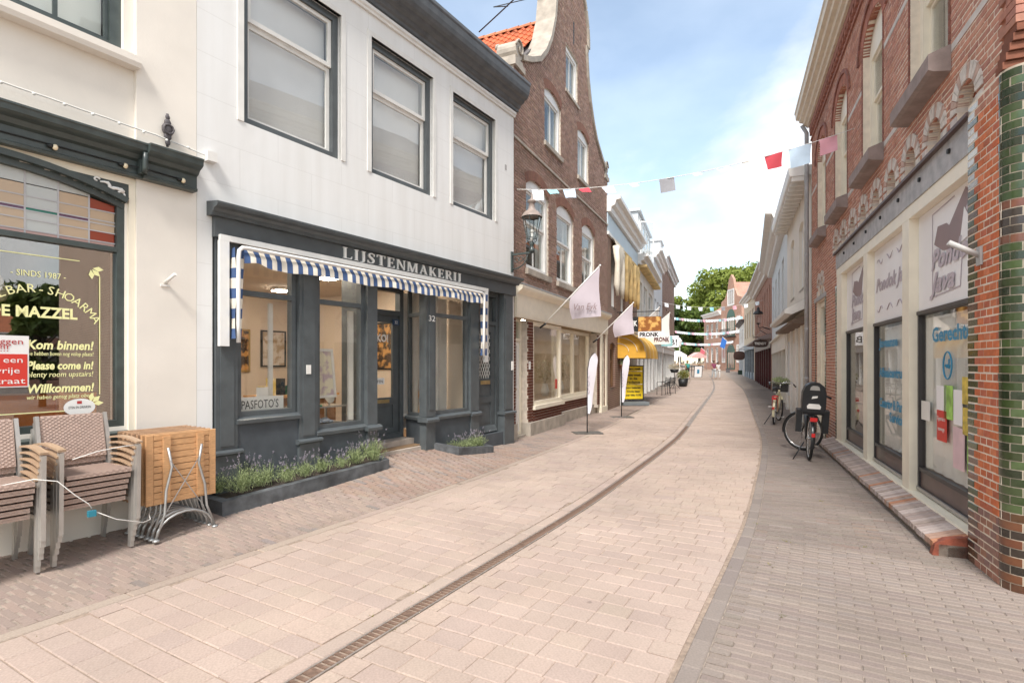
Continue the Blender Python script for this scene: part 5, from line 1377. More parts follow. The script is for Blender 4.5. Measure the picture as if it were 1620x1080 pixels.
for bi, (a, b) in enumerate(bays):
    m = MB(); m.frame(a, b, .215, 2.13, .035, .06, .13); m.box(a + .035, b - .035, .065, .12, .42, .46); m.box(a, b, .05, .13, 2.10, 2.14)
    f = m.build('shop_window', pm('dark_bead', (.05, .045, .045), .4, .1), rb)
    m = MB(); m.box(a + .03, b - .03, .09, .096, .455, 2.105); m.build('pane', M_GLASSR, f)
    m = MB(); m.box(a + .035, b - .035, .08, .1, .25, .42); m.build('kick_panel', pm('brown_panel', (.13, .09, .08), .35, .3, 4), f)
    m = MB(); m.box(a + .005, b - .005, .045, .06, .215, .25); m.build('sill_strip', M_ALU, f)
    m = MB(); m.box(a + .002, b - .002, .07, .10, 2.142, 3.158); sp = m.build('sign_panel', M_SIGNW, rb)
    W_ = b - a; yy = .068
    U = lambda u, v: (a + W_ * u, 2.15 + 1.0 * v)
    def poly(name, P, mat, dy=0.0): m = MB(); m.prism([U(*p) for p in P][::-1], yy - .002 - dy, yy + .001 - dy); return m.build(name, mat, sp)
    if bi != 1:
        poly('logo_roof', [(.30, .62), (.36, .78), (.50, .76), (.54, .72), (.77, .97), (.81, .94), (.86, .80), (.72, .52), (.60, .48), (.44, .52)], M_MAUVE)
        poly('logo_gable', [(.80, .92), (.83, .95), (.95, .62), (.91, .58)], M_MAUVE, .003); poly('logo_ridge', [(.78, .78), (.93, .96), (.95, .93), (.80, .75)], M_LILAC, .005); poly('logo_wall', [(.76, .80), (.90, .55), (.70, .50)], M_SIGNW, .0045)
        m = MB(); z_ = lambda v: 2.15 + v; L = [(.27, .12), (.27, .93), (.62, .96)], [(.93, .97), (.97, .94), (.97, .55), (.85, .5), (.72, .36), (.70, .12), (.30, .10)]
        for ln in L:
            for p, q in zip(ln, ln[1:]): m.bar((U(*p)[0], yy - .002, U(*p)[1]), (U(*q)[0], yy - .002, U(*q)[1]), .012, .003, (0, 1, 0))
        m.build('logo_border', M_LILAC, sp)
        text('Pondok', .27, M_LILAC, sp, (a + W_ * .26, yy - .009, 2.15 + .37), extrude=.0006, shear=.35, width=W_ * .68, offset=.008)
        text('Java', .27, M_LILAC, sp, (a + W_ * .27, yy - .009, 2.15 + .14), extrude=.0006, shear=.35, width=W_ * .40, offset=.008)
    else:
        text('Pondok Java', .25, M_LILAC, sp, (a + W_ * .06, yy - .004, 2.15 + .42), extrude=.0006, shear=.35, width=W_ * .9, offset=.007)
        for k in range(6):
            m = MB(); x0 = a + W_ * (.1 + .28 * (k % 3)); zz = 2.15 + (.82 if k < 3 else .17)
            m.tube([(x0 + .05 * i, yy - .003, zz + .04 * math.sin(i * 1.1 + k)) for i in range(7)], [.002, .006, .008, .006, .008, .005, .002], 4); m.build('flourish', M_LILAC, sp)
    yg = .082
    if bi == 2:
        text('Gerechten', .2, M_BLUET, f, (a + .38, yg, 1.80), extrude=.0006, width=1.1, offset=.006)
        m = MB(); m.tube([(a + .80 + .105 * math.cos(t), yg, 1.56 + .13 * math.sin(t)) for t in [i * .3142 for i in range(20)]], .008, 4, closed=True); m.build('round_emblem', M_BLUET, f)
        m = MB(); m.tube([(a + .75 + .015 * i, yg, 1.55 + .02 * math.sin(i * 1.9)) for i in range(8)], .007, 4); m.tube([(a + .84, yg, 1.55), (a + .84, yg, 1.62)], .006, 4); m.build('emblem_script', M_BLUET, f)
        M_PINK = pm('pink_paper', (.7, .5, .52), .6, .1, 8); M_YEL = pm('yellow_paper', (.6, .45, .08), .6, .4, 14); M_LIME = pm('lime_paper', (.32, .55, .12), .6, .4, 10)
        for nm, mt, x, z, w_, h_ in (('white_notice', M_SIGNW, .52, 1.12, .26, .24), ('red_notice', MATS['notice_red'], .53, .82, .26, .30), ('lime_poster', M_LIME, .72, 1.05, .22, .32), ('white_poster', M_SIGNW, .96, 1.02, .20, .32), ('yellow_poster', M_YEL, 1.16, 1.22, .2, .24), ('yellow_poster', M_YEL, 1.17, .95, .19, .24), ('pink_poster', M_PINK, .95, .62, .26, .38), ('lime_notice', M_LIME, 1.27, .62, .10, .4), ('card', M_OFFW, .06, .98, .26, .20)):
            m = MB(); m.box(a + x, a + x + w_, yg - .004, yg - .001, z, z + h_); m.build(nm, mt, f)
        text('Eigenrisico', .06, M_WHITE, f, (a + .55, yg - .006, 1.02), extrude=.0004, width=.2); text('vanwege', .06, M_WHITE, f, (a + .56, yg - .006, .92), extrude=.0004, width=.18)
    if bi == 1:
        for tx, zz, wd in (('Javaanse', 1.80, .9), ('Afhaalcentrum', 1.40, 1.2), ('Catering & Party', .99, 1.2), ('Service', .83, .6)): text(tx, .17, M_BLUET, f, (a + .22 + (.5 if tx == 'Service' else 0), yg, zz), extrude=.0006, width=wd, offset=.006)
    if bi == 0: m = MB(); m.box(a + .04, b - .04, .13, .134, .46, 2.10); m.build('inner_shutter', pm('brown_blind', (.17, .14, .115), .7, .15, 12, stretch=(20, 1, 1)), f)
room(rb, S(6.5), S(.35), .31, 4.5, .2, 3.1, pm('restaurant_wall', (.62, .55, .42), .9, .08), M_CEIL, M_WOODF, 'dining_room')
m = MB(); n = 60; x0, x1 = S(3.9), S(.7)
m.add([(x0 + (x1 - x0) * i / n, .125 + .008 * math.sin(i * 1.3), z) for i in range(n + 1) for z in (.47, 2.06)], [(2 * i, 2 * i + 2, 2 * i + 3, 2 * i + 1) for i in range(n)], True); m.build('net_curtain', pm('net_white', (.82, .83, .81), .9, .05, 4), rb)
# door bay at the far end
m = MB(); m.frame(S(9.15), S(8.05), -.05, 2.93, .1, .06, .2); m.box(S(9.05), S(8.15), .1, .15, .0, 2.2); dof = m.build('side_door', M_CREAMP, rb)
m = MB(); m.box(S(9.05), S(8.15), .12, .126, 2.2, 2.83); m.build('fanlight', M_GLASS, dof)
for sx in (S(6.74), S(7.95), S(9.33)):
    m = MB(); z = 0.0; k = 0
    while z < 2.98:
        m.tc = jit(rnd.choice(gcol[:3]), .3); w_ = .09 + .05 * (k % 2); m.box(sx - w_ / 2, sx + w_ / 2, -.006, .02, z, z + .052); z += .0605; k += 1
    m.build('glazed_quoins', M_GLZ, rb)
m = MB(); m.box(S(9.45), S(7.85), -.02, .05, 2.97, 3.06); m.build('door_lintel', MATS['grey_lintel'], rb)
# sloping brick ledge below the shop window
lb = []
for q in range(8):
    m = MB(); c = rnd.choice([(.42, .34, .30), (.46, .38, .34), (.36, .29, .26), (.40, .30, .25)]); m.tc = jit(c, .12)
    m.add([(0, -.27, .05), (.066, -.27, .05), (.066, .0, .05), (0, .0, .05), (.002, -.27, .10), (.064, -.27, .10), (.064, 0, .185), (.002, 0, .185)], [(0, 3, 2, 1), (4, 5, 6, 7), (0, 1, 5, 4), (1, 2, 6, 5), (2, 3, 7, 6), (3, 0, 4, 7)]); lb.append(m.mesh('ledge_brick', M_BRK))
for c in ((.42, .2, .12), (.40, .26, .2)): m = MB(); m.tc = c; m.add([(0, -.27, .05), (.066, -.27, .05), (.066, .0, .05), (0, .0, .05), (.002, -.27, .10), (.064, -.27, .10), (.064, 0, .185), (.002, 0, .185)], [(0, 3, 2, 1), (4, 5, 6, 7), (0, 1, 5, 4), (1, 2, 6, 5), (2, 3, 7, 6), (3, 0, 4, 7)]); lb.append(m.mesh('ledge_brick', M_BRK))
led = box_part('ledge_bed', pm('ledge_mortar', (.20, .16, .13), .9, .2, 9, .3, 60), rb, S(7.0), S(.585), -.245, -.0, -.1, .095)
x = S(7.0)
while x < S(.66):
    q = rnd.choice(lb[8:]) if rnd.random() < .1 or x > S(.95) and rnd.random() < .7 else rnd.choice(lb[:8])
    o = bpy.data.objects.new('ledge_brick', q); link(o, led); o.location = (x, rnd.uniform(-.006, .004), rnd.uniform(-.003, .003)); x += .0725
m = MB(); m.profile([(.0, .0), (-.29, .0), (-.27, .09), (-.2, .14), (.0, .18)], S(.655), S(.585)); m.build('ledge_end', pm('red_dark_clay', (.22, .06, .035), .6, .4, 14, .3), led)
m = MB(); m.tube([(S(.33), -.055, 2.40), (S(.33), -.26, 2.52)], .022, 8); m.box(S(.37), S(.29), -.075, -.06, 2.33, 2.47); m.build('flag_holder', pm('grey_pipe', (.42, .41, .4), .6, .2), rb)
m = MB(); m.box(S(.13), S(.0), -.075, -.07, 1.52, 1.58); m.build('paper_scrap', M_OFFW, rb) if False else None
m = MB(); m.tube([(-.06, -.1, 0), (-.06, -.1, 7.2), (-.06, -.2, 7.4)], .05, 10); 
for z in (1.2, 2.4, 4.2, 6): m.lathe([(.056, 0), (.056, .05)], (-.06, -.1, z), 10)
m.build('downpipe', pm('pipe_grey', (.42, .43, .44), .5, .15, 5), rb)
# ------------------------------------------------------------ the houses farther along the street
def frame_between(a, b): return Frame(a[0], a[1], math.atan2(b[1] - a[1], b[0] - a[0])), math.dist(a, b)
def house(a, b, H, name, label, wall, wins=(), shop=None, cornice=None, roof=(2.5, M_SLATE), z0=0.0, depth=8.0, fmat=M_WHITE, extra_open=()):
    """terraced house between street points a (left as seen from the street) and b"""
    F, L = frame_between(a, b)
    t = F.thing(name, label, 'building', 0, 0, z0)
    ops = [w[:4] + ((w[4],) if len(w) > 4 else (0,)) for w in wins] + ([tuple(shop['o']) + (0,)] if shop else []) + list(extra_open)
    m = MB(); solid_wall(m, lambda z: (.002, L - .002), ops, -.3, H, 0, .28); m.build('wall', wall, t)
    shell(t, .002, L - .002, .281, depth, -.3, H, wall, roof[0], roof[1])
    for w in wins:
        r = w[4] if len(w) > 4 else 0; fm = w[5] if len(w) > 5 else fmat
        wd = window(t, w[0], w[1], w[2], w[3], .08, fm, fm, .07, .045, (w[2] + (w[3] - w[2]) * .6) if w[3] - w[2] > 1.2 else None, (.5,) if w[1] - w[0] > .8 else (), gl=M_GLASS, arch=r, fd=.1, sill=(.08, .08, M_STONE), curt=.2)
    if cornice:
        cm, z, h, p = cornice
        m = MB(); m.profile([(0, z), (-p * .3, z), (-p * .35, z + h * .3), (-p * .6, z + h * .4), (-p * .7, z + h * .7), (-p, z + h * .75), (-p, z + h), (.3, z + h + .03), (.3, max(z, H) + .002), (0, max(z, H) + .001)] if z + h > H + .02 else [(0, z), (-p * .4, z), (-p, z + h * .7), (-p, z + h), (0, z + h + .02)], -.03, L + .03); m.build('cornice', cm, t)
    if shop:
        x0, x1, za, zb = shop['o']; sm = shop.get('m', M_CREAMP); nb = shop.get('n', 3)
        m = MB(); w_ = (x1 - x0) / nb
        f = None
        m.box(x0, x1, .1, .2, -.2, shop.get('r', .5)); m.box(x0, x1, -.04, .2, zb - shop.get('f', .45), zb)
        for i in range(nb + 1): xx = x0 + w_ * i; m.box(max(xx - .07, x0), min(xx + .07, x1), -.02, .199, -.2, zb - shop.get('f', .45) - .001)
        f = m.build('shop_front', sm, t)
        for i in range(nb):
            p = MB(); p.box(x0 + w_ * i + .07, x0 + w_ * (i + 1) - .07, .12, .126, shop.get('r', .5), zb - shop.get('f', .45)); p.build('pane', M_GLASSR, f)
        m = MB(); m.box(x0 - .08, x1 + .08, -.14, .0, zb + .005, zb + .08); m.build('fascia_cap', sm, t)
    return t, F, L
FB1 = farbrick('far_brown_brick', (.26, .15, .11), (.22, .125, .095), (.42, .36, .3)); FB2 = farbrick('far_red_brick', (.42, .19, .13), (.36, .16, .115), (.5, .42, .35)); FB3 = farbrick('far_orange_brick', (.46, .24, .16), (.40, .2, .14), (.52, .45, .38))
FB4 = farbrick('white_brick', (.66, .61, .54), (.62, .56, .5), (.5, .44, .38))
M_GREYW = pm('bluish_white', (.62, .65, .67), .6, .06, 2); M_PALE = pm('pale_render', (.72, .68, .61), .8, .06, 1.5); M_PALEB = pm('pale_blue_frieze', (.55, .66, .72), .5, .05, 2)
A3_, A4_, A5_, A6_, A7_ = (3.14, 17.78), (5.70, 24.5), (8.57, 32.5), (10.9, 39.0), (15.7, 52.0)
# drapery house with the cheese shop
l3, F3, L3 = house(A3_, A4_, 6.75, 'drapery_house', 'brown brick house with draped yellow cloth at its upper windows', FB1, [(.8, 1.75, 3.55, 5.55, .12), (2.75, 3.7, 3.55, 5.55, .12), (4.9, 5.85, 3.55, 5.55, .12), (.55, 1.55, .75, 2.2, .1, pm('brown_shutter', (.22, .12, .06), .6, .2))], {'o': (2.6, 6.9, -.2, 2.9), 'n': 3, 'm': M_WHITE, 'f': .3}, (M_WHITE, 6.6, .5, .45), (3.0, M_SLATE))
m = MB(); m.box(0, L3, -.03, .0, 5.95, 6.58); m.build('frieze', M_PALEB, l3); m = MB(); m.box(0, L3, -.07, .0, 5.85, 5.95); m.build('frieze_mould', M_WHITE, l3)
m = MB(); m.box(.3, 1.7, .5, 2.2, 7.12, 8.1); m.profile([(.35, 8.1), (.35, 8.2), (2.3, 8.25), (2.3, 8.1)], .2, 1.8); d = m.build('dormer', M_PALE, l3); m = MB(); m.box(.55, 1.45, .49, .5, 7.3, 8.0); m.build('dormer_pane', M_GLASSB, d); m = MB(); m.frame(.5, 1.5, 7.25, 8.05, .07, .46, .5); m.box(.97, 1.03, .46, .5, 7.3, 8); m.build('dormer_frame', M_WHITE, d)
m = MB()
for i in range(22): m.box(2.5 + i * .2, 2.53 + i * .2, .3, .33, 7.13, 7.75)
m.box(2.5, 6.75, .3, .34, 7.75, 7.8); m.box(2.5, 6.75, .3, .34, 7.4, 7.43); m.build('roof_railing', pm('rail_grey', (.2, .19, .19), .6), l3)
M_DRAPE = pm('straw_cloth', (.62, .44, .2), .9, .2, 5, var2=.2, scale2=2); M_DRAPE2 = pm('pale_cloth', (.72, .66, .55), .9, .1, 5)
for x in (1.28, 3.23, 5.38):
    t = F3.thing('window_drape', 'swag of %s cloth hung over the %s upper window of the drapery house' % (('pale', 'straw coloured', 'straw coloured')[int(x / 2.1)], ('nearest', 'middle', 'farthest')[int(x / 2.1)]), 'drape', x, -.02, 5.9)
    m = MB(); n = 16; vs = []
    for i in range(n + 1):
        u = i / n; zb = -1.15 - .5 * abs(2 * u - 1) ** 1.5 - .12 * math.sin(i * 1.7); y_ = -.22 - .09 * math.sin(i * 1.9)
        vs += [(-.62 + 1.24 * u, -.06, 0), (-.62 + 1.24 * u, y_, -.35 - .1 * math.sin(i)), (-.62 + 1.24 * u, y_ * .8, zb * .7), (-.62 + 1.24 * u, -.12 - .06 * math.sin(i * 2.3), zb)]
    m.add(vs, [(4 * i + k, 4 * i + 4 + k, 4 * i + 5 + k, 4 * i + k + 1) for i in range(n) for k in range(3)], True); m.build('cloth', M_DRAPE if x > 2 else M_DRAPE2, t)
    for s_ in (-.55, .5):
        m = MB(); m.tube([(s_, -.15, -.3), (s_ + .02, -.2, -.9), (s_, -.18, -1.6), (s_ + .04, -.2, -2.0)], [.12, .09, .11, .05], 8); m.build('tail', M_DRAPE if x > 2 else M_DRAPE2, t)
# yellow barrel awning
t = F3.thing('yellow_awning', 'rounded yellow canvas awning over the cheese shop entrance', 'awning', 1.95, -.02, 1.72)
m = MB(); n = 12; Wd = 4.2
arc = [(-1.0 * math.sin(a), .75 * math.cos(a)) for a in [i / n * math.pi / 2 for i in range(n + 1)]]
YA, YB = (.66, .36, .05), (.72, .5, .2)
nx = 14
for j in range(nx):
    m.tc = YA if j % 4 else YB; xa, xb = Wd * j / nx, Wd * (j + 1) / nx
    m.add([(x, y, z + .28) for y, z in arc for x in (xa, xb)], [(2 * i, 2 * i + 1, 2 * i + 3, 2 * i + 2) for i in range(n)], True)
    m.add([(xa, -1.0, .28), (xb, -1.0, .28), (xb, -1.02, .03), (xa, -1.02, .05)], [(0, 1, 2, 3)])
for xs_ in (0, Wd):
    m.tc = YA
    for i in range(n): m.add([(xs_, 0, .28), (xs_, arc[i][0], arc[i][1] + .28), (xs_, arc[i + 1][0], arc[i + 1][1] + .28)], [(0, 1, 2)])
    m.add([(xs_, 0, .28), (xs_, -1, .28), (xs_, -1, .05), (xs_, 0, .05)], [(0, 1, 2, 3)])
m.build('canvas', M_TINT, t)
for rr in (.4, .7, .98):
    m = MB(); m.tube([(-.006, -rr * math.sin(a), .28 + .75 * rr * math.cos(a)) for a in [i / n * math.pi / 2 for i in range(n + 1)]], .012, 5); m.build('rib', M_DRAPE2, t)
# projecting sign with cheeses
t = F3.thing('cheese_sign', 'projecting black PRONK sign with picture of cheeses above the yellow awning', 'sign', 1.6, -.05, 2.7, -math.pi / 2)
m = MB(); m.box(.05, 1.55, -.03, .03, 0, .52); m.build('board', M_BLACK, t); m = MB(); m.box(.76, 1.54, -.036, -.031, .01, .51); m.build('cheese_picture', art('cheese_print', (.28, .1, .02), (.75, .42, .12), 5), t)
m = MB(); m.box(.76, 1.5, -.04, -.031, -.22, -.004); m.build('lower_board', M_SIGNW, t)
text('PRONK', .26, M_WHITE, t, (.1, -.034, .2), extrude=.001, width=.62, offset=.008); text('PRONK', .2, M_BLACK, t, (.8, -.043, -.18), extrude=.001, width=.66, offset=.008)
for x in (.1, 1.4): m = MB(); m.tube([(x, 0, .52), (x, 0, .7)], .012, 6); m.build('hanger', M_BLACK, t)
m = MB(); m.tube([(0, 0, .7), (1.5, 0, .7)], .016, 6); m.build('bracket', M_BLACK, t)
# white house with casements
l4, F4, L4 = house(A4_, A5_, 6.3, 'casement_house', 'pale house with open white attic casements beyond the drapery house', M_PALE, [(.5, 2.2, 3.4, 5.5, 0), (2.9, 4.6, 3.4, 5.5, 0), (5.4, 7.6, 3.4, 5.5, 0)], {'o': (.3, 8.0, -.2, 2.9), 'n': 4, 'm': M_WHITE, 'f': .4}, (M_WHITE, 6.1, .45, .5), (1.2, M_SLATE))
m = MB(); m.box(1.4, 7.4, .12, 3, 6.6, 8.9); m.box(1.3, 7.5, .0, 3.1, 8.9, 9.02); d = m.build('attic_box', M_GREYW, l4)
for x in (1.6, 3.0, 4.4, 5.8):
    m = MB(); m.frame(x, x + 1.3, 6.75, 8.7, .08, .06, .119); w_ = m.build('attic_window', M_WHITE, l4); m = MB(); m.box(x + .07, x + 1.23, .09, .095, 6.82, 8.63); m.build('pane', M_GLASSB, w_)
m = MB(); m.M = Matrix.Translation((1.7, .05, 0)) @ Matrix.Rotation(rad(-55), 4, 'Z'); m.frame(0, .75, 6.8, 8.5, .06, 0, .04); m.M = None; w_ = m.build('open_casement', M_WHITE, l4)
m = MB(); m.M = Matrix.Translation((1.7, .05, 0)) @ Matrix.Rotation(rad(-55), 4, 'Z'); m.box(.05, .7, .015, .02, 6.85, 8.45); m.M = None; m.build('pane', M_GLASSB, w_)
for i in range(26): m = MB(); m.box(.15 + i * .32, .27 + i * .32, -.42, -.02, 5.98, 6.09); m.build('bracket', M_DRAPE, l4)
house(A5_, A6_, 8.3, 'grey_cornice_house', 'grey fronted house with wide white cornice midway on the left side', M_GREYW, [(.6, 1.7, 3.5, 5.6, 0), (2.6, 3.7, 3.5, 5.6, 0), (4.6, 5.7, 3.5, 5.6, 0)], {'o': (.3, 6.5, -.2, 2.8), 'n': 3, 'm': M_WHITE}, (M_WHITE, 8.0, .5, .5), (2.4, M_SLATE))
l6, F6, L6 = house(A6_, A7_, 9.2, 'far_left_house', 'farthest pale house on the left with brick chimney', FB1, [(1 + 2.3 * i, 2.1 + 2.3 * i, 3.6, 5.9, 0) for i in range(6)], {'o': (.5, 13.2, -.2, 2.8), 'n': 6, 'm': M_WHITE}, (M_GREYW, 8.9, .6, .5), (3.0, M_SLATE))
m = MB(); m.box(1.0, 1.9, 1.5, 2.4, 9.4, 12.0); m.build('chimney', FB2, l6)
m = MB(); m.box(3.3, 5.6, .4, 2.6, 9.6, 11.2); m.box(3.2, 5.7, .3, 2.7, 11.2, 11.35); m.build('dormer', M_GREYW, l6)
# right side
B2, B3, B4, B5, B6 = (9.68, 18.9), (15.0, 31.0), (20.8, 46.0), (24.2, 56.0), (27.9, 66.0)
B1 = FR1.w(-.12, .0)[:2]
r2, FR2, LR2 = house(B2, B1, 6.3, 'cream_rendered_house', 'cream house with deep white eaves next to the brick restaurant', pm('cream_render2', (.76, .71, .63), .8, .06, 2), [(1.2, 2.3, 3.65, 5.4, .12), (3.6, 4.7, 3.65, 5.4, .12)], None, None, (2.6, M_SLATE), fmat=M_WHITE)
m = MB(); m.profile([(0, 6.2), (-.45, 6.2), (-.47, 6.24), (-.5, 6.42), (.2, 6.46), (.2, 6.302), (0, 6.301)], -.05, LR2 + .02); m.build('eaves', M_WHITE, r2)
for i in range(16): m = MB(); m.box(.1 + i * .4, .2 + i * .4, -.42, -.02, 6.08, 6.198); m.build('eaves_bracket', M_OFFW, r2)
m = MB(); m.profile([(0, 3.25), (-.55, 2.95), (-.55, 2.85), (-.4, 2.82), (0, 3.0)], .1, LR2 - .3); m.build('shop_canopy', M_OFFW, r2); m = MB(); m.profile([(-.02, 2.8), (-.38, 2.68), (-.38, 2.6), (-.02, 2.6)], .2, LR2 - .4); m.build('canopy_lower_board', pm('brown_wood2', (.16, .11, .08), .7, .2), r2)  # sloping canopy with a dark brown board below it
for x in (.2, 1.6, 3.1, 4.5): m = MB(); m.box(x, x + .35, -.06, 0, -.1, 2.6); m.build('pilaster', M_WHITE, r2)
m = MB(); m.box(2.1, 3.0, -.03, .0, .05, 2.2); m.build('white_door', M_OFFW, r2); m = MB(); m.box(5.0, 5.9, -.04, 0, -.1, 2.6); m.build('brick_panel', FB4, r2)
m = MB(); m.box(.62, 1.5, -.03, 0, .5, 2.3); m.build('shop_shutter', M_GREYW, r2)
r3, FR3, LR3 = house(B3, B2, 6.7, 'bluish_white_house', 'bluish white house with tall windows between cream house and maroon shop', M_GREYW, [(1.2 + 2.9 * i, 2.6 + 2.9 * i, 3.7, 5.7, 0) for i in range(4)], {'o': (.4, 12.6, -.2, 2.7), 'n': 5, 'm': M_PALE, 'f': .6}, (M_OFFW, 6.5, .55, .7), (2.5, M_SLATE))
r4, FR4, LR4 = house(B4, B3, 7.3, 'maroon_shop_house', 'red brick house with maroon wooden shop front and white cornice', FB2, [(.9 + 1.9 * i, 1.75 + 1.9 * i, 3.9, 6.0, .35) for i in range(8)], {'o': (.4, 15.6, -.2, 3.0), 'n': 8, 'm': pm('maroon_paint', (.085, .012, .016), .4, .15), 'f': .5}, (M_OFFW, 7.0, .6, .7), (2.8, pm('orange_tiles', (.5, .17, .08), .8, .2, 6)))
m = MB(); m.profile([(0, 3.35), (-.7, 3.1), (-.7, 3.0), (0, 3.0)], .2, LR4 - .3); m.build('shop_canopy', pm('grey_canopy', (.25, .2, .19), .6), r4)
for x in (4, 9, 13): m = MB(); m.box(x, x + 1.5, .6, 2.5, 7.6, 9.4); m.box(x - .1, x + 1.6, .5, 2.6, 9.4, 9.55); d = m.build('dormer', M_PALE, r4); m = MB(); m.box(x + .3, x + 1.2, .59, .6, 8.0, 9.2); m.build('dormer_pane', M_GLASSB, d)
house(B5, B4, 7.4, 'yellow_front_house', 'pale yellow house front with grey blue shop beyond the maroon shop', pm('pale_yellow_wall', (.66, .55, .40), .8, .06, 1), [(.8 + 2.4 * i, 2.2 + 2.4 * i, 3.8, 6.2, 0) for i in range(4)], {'o': (.4, 10.0, -.2, 3.0), 'n': 4, 'm': pm('grey_blue_paint', (.30, .36, .41), .5), 'f': .4}, (M_OFFW, 7.2, .5, .5), (2.6, FB3), z0=.25)
house(B6, B5, 5.6, 'low_white_house', 'low white house between yellow front and green door gable', M_OFFW, [(1 + 3 * i, 2.4 + 3 * i, 3.4, 4.9, 0) for i in range(3)], {'o': (.4, 10.0, -.2, 2.8), 'n': 4, 'm': M_GREYW}, (M_SLATE, 5.4, .3, .5), (2.0, M_SLATE), z0=.45)
C7a, C7b = (29.8, 76.5), (29.9, 70.0)
r7, FR7, LR7 = house(C7a, C7b, 8.6, 'green_door_gable', 'orange brick gable house with tall green arched doors at the street bend', FB3, [(2.4, 4.1, 8.9 - .5, 8.5, 0)] if False else [], None, None, (None, None), z0=.66)
for o_ in list(r7.children):
    if o_.name.startswith('roof'): bpy.data.objects.remove(o_)
m = MB(); m.prism([(0, 8.6), (0, 9.6), (1.2, 9.9), (2.1, 11.0), (2.5, 12.3), (3.25, 13.0), (4.0, 12.3), (4.4, 11.0), (5.3, 9.9), (6.5, 9.6), (6.5, 8.6)][::-1], 0, .3); m.build('gable', FB3, r7)
m = MB(); m.prism([(0, 8.6), (3.25, 12.0), (6.5, 8.6)][::-1], .31, 8); m.build('roof', FB2, r7)
for (x0, x1, z0, z1, r, mt) in ((2.2, 4.3, 8.8, 11.0, 0, M_WHITE), (2.0, 4.5, 4.6, 7.4, .9, pm('dark_green_door', (.02, .08, .05), .4, .1)), (2.0, 4.5, .1, 2.6, .9, MATS['dark_green_door']), (.3, 1.4, 1.0, 3.4, 0, M_WHITE), (5.1, 6.2, 1.0, 3.4, 0, M_WHITE), (.3, 1.4, 4.9, 7.2, 0, M_WHITE), (5.1, 6.2, 4.9, 7.2, 0, M_WHITE)):
    f_ = window(r7, x0, x1, z0, z1, -.06, mt, mt, .12, .05, None, (.33, .66), fd=.05, arch=r, gl=M_GLASSB if mt == M_WHITE else M_GLASS)
m = MB(); m.box(1.6, 4.9, -.9, 0, 4.45, 4.58)
for i in range(18): m.box(1.62 + i * .19, 1.65 + i * .19, -.9, -.87, 4.58, 5.5)
m.box(1.6, 4.9, -.92, -.86, 5.5, 5.56); m.build('balcony', M_BLACK, r7)
house((30.2, 84.5), (29.8, 76.6), 8.2, 'far_balcony_house', 'far brick house with small balconies left of the green door gable', FB3, [(1 + 2.2 * i, 2.2 + 2.2 * i, z, z + 2.2, 0) for i in range(3) for z in (1.0, 4.6)], None, (M_OFFW, 7.8, .6, .5), (2.4, FB2), z0=.7)
# ------------------------------------------------------------ trees
M_BARK = pm('tree_bark', (.09, .07, .055), .9, .3, 6, .5, 30)
ML1, ML2, ML3 = leafmat('tree_leaf_light', (.15, .20, .03), (.30, .35, .08)), leafmat('tree_leaf_mid', (.06, .10, .02), (.13, .18, .035)), leafmat('tree_leaf_dark', (.035, .06, .018), (.07, .10, .03))
def tree(name, label, X, Y, z0, H, R_, mat, n=9000, leaf=.35, seed=1, low=.25, group=None):
    r = random.Random(seed); t = thing(name, label, 'tree', (X, Y, z0), group=group)
    m = MB(); m.tube([(0, 0, -.3), (.1, 0, H * .2), (0, .1, H * .45), (.1, 0, H * .75)], [H * .028, H * .022, H * .016, H * .006], 8)
    clumps = []
    for _ in range(38):
        a = r.uniform(0, 6.28); u = r.uniform(low, 1.0); rr = R_ * math.sqrt(max(.05, 1 - ((u - .55) / .55) ** 2)) * r.uniform(.45, 1.0)
        c = Vector((rr * math.cos(a), rr * math.sin(a), H * u * .93)); clumps.append((c, R_ * r.uniform(.18, .36)))
        b = Vector((0, 0, max(H * .2, c.z * .6))); m.tube([b, (b + c) / 2 + Vector((0, 0, -.02 * H)), c], [H * .008, H * .005, H * .002], 5)
    m.build('trunk', M_BARK, t)
    m = MB()
    for _ in range(n):
        c, cr = r.choice(clumps); d = Vector((r.gauss(0, 1), r.gauss(0, 1), r.gauss(0, 1))); d.normalize(); p = c + d * cr * (r.random() ** .45); p.z = c.z + (p.z - c.z) * .75
        nrm = (d + Vector((r.gauss(0, .6), r.gauss(0, .6), r.gauss(.3, .6)))).normalized(); x = nrm.orthogonal().normalized(); x.rotate(Matrix.Rotation(r.uniform(0, 6.28), 3, nrm)); y = nrm.cross(x); s = leaf * r.uniform(.6, 1.3)
        m.add([p - x * s, p - y * s * .45, p + x * s, p + y * s * .45 + nrm * s * .15], [(0, 1, 2, 3)])
    m.build('crown', mat, t); return t
tree('broad_tree', 'tallest yellow green tree rising behind the green door gable', 48, 118, .8, 21.5, 10.5, ML1, 22000, .5, 3)
tree('broad_tree', 'yellow green tree left of the tallest one behind the bend', 38, 122, .8, 16, 7, ML1, 11000, .5, 4)
tree('dark_tree', 'dark green tree closing the far end of the street at left', 32.5, 116, .8, 13, 6, ML3, 8000, .45, 5)
tree('dark_tree', 'dark green tree behind the street end in the middle', 39.0, 112, .8, 12.5, 6, ML2, 8000, .45, 6)
tree('dark_tree', 'low dark tree behind the end house', 36.0, 128, .8, 14, 7, ML3, 7000, .5, 8)
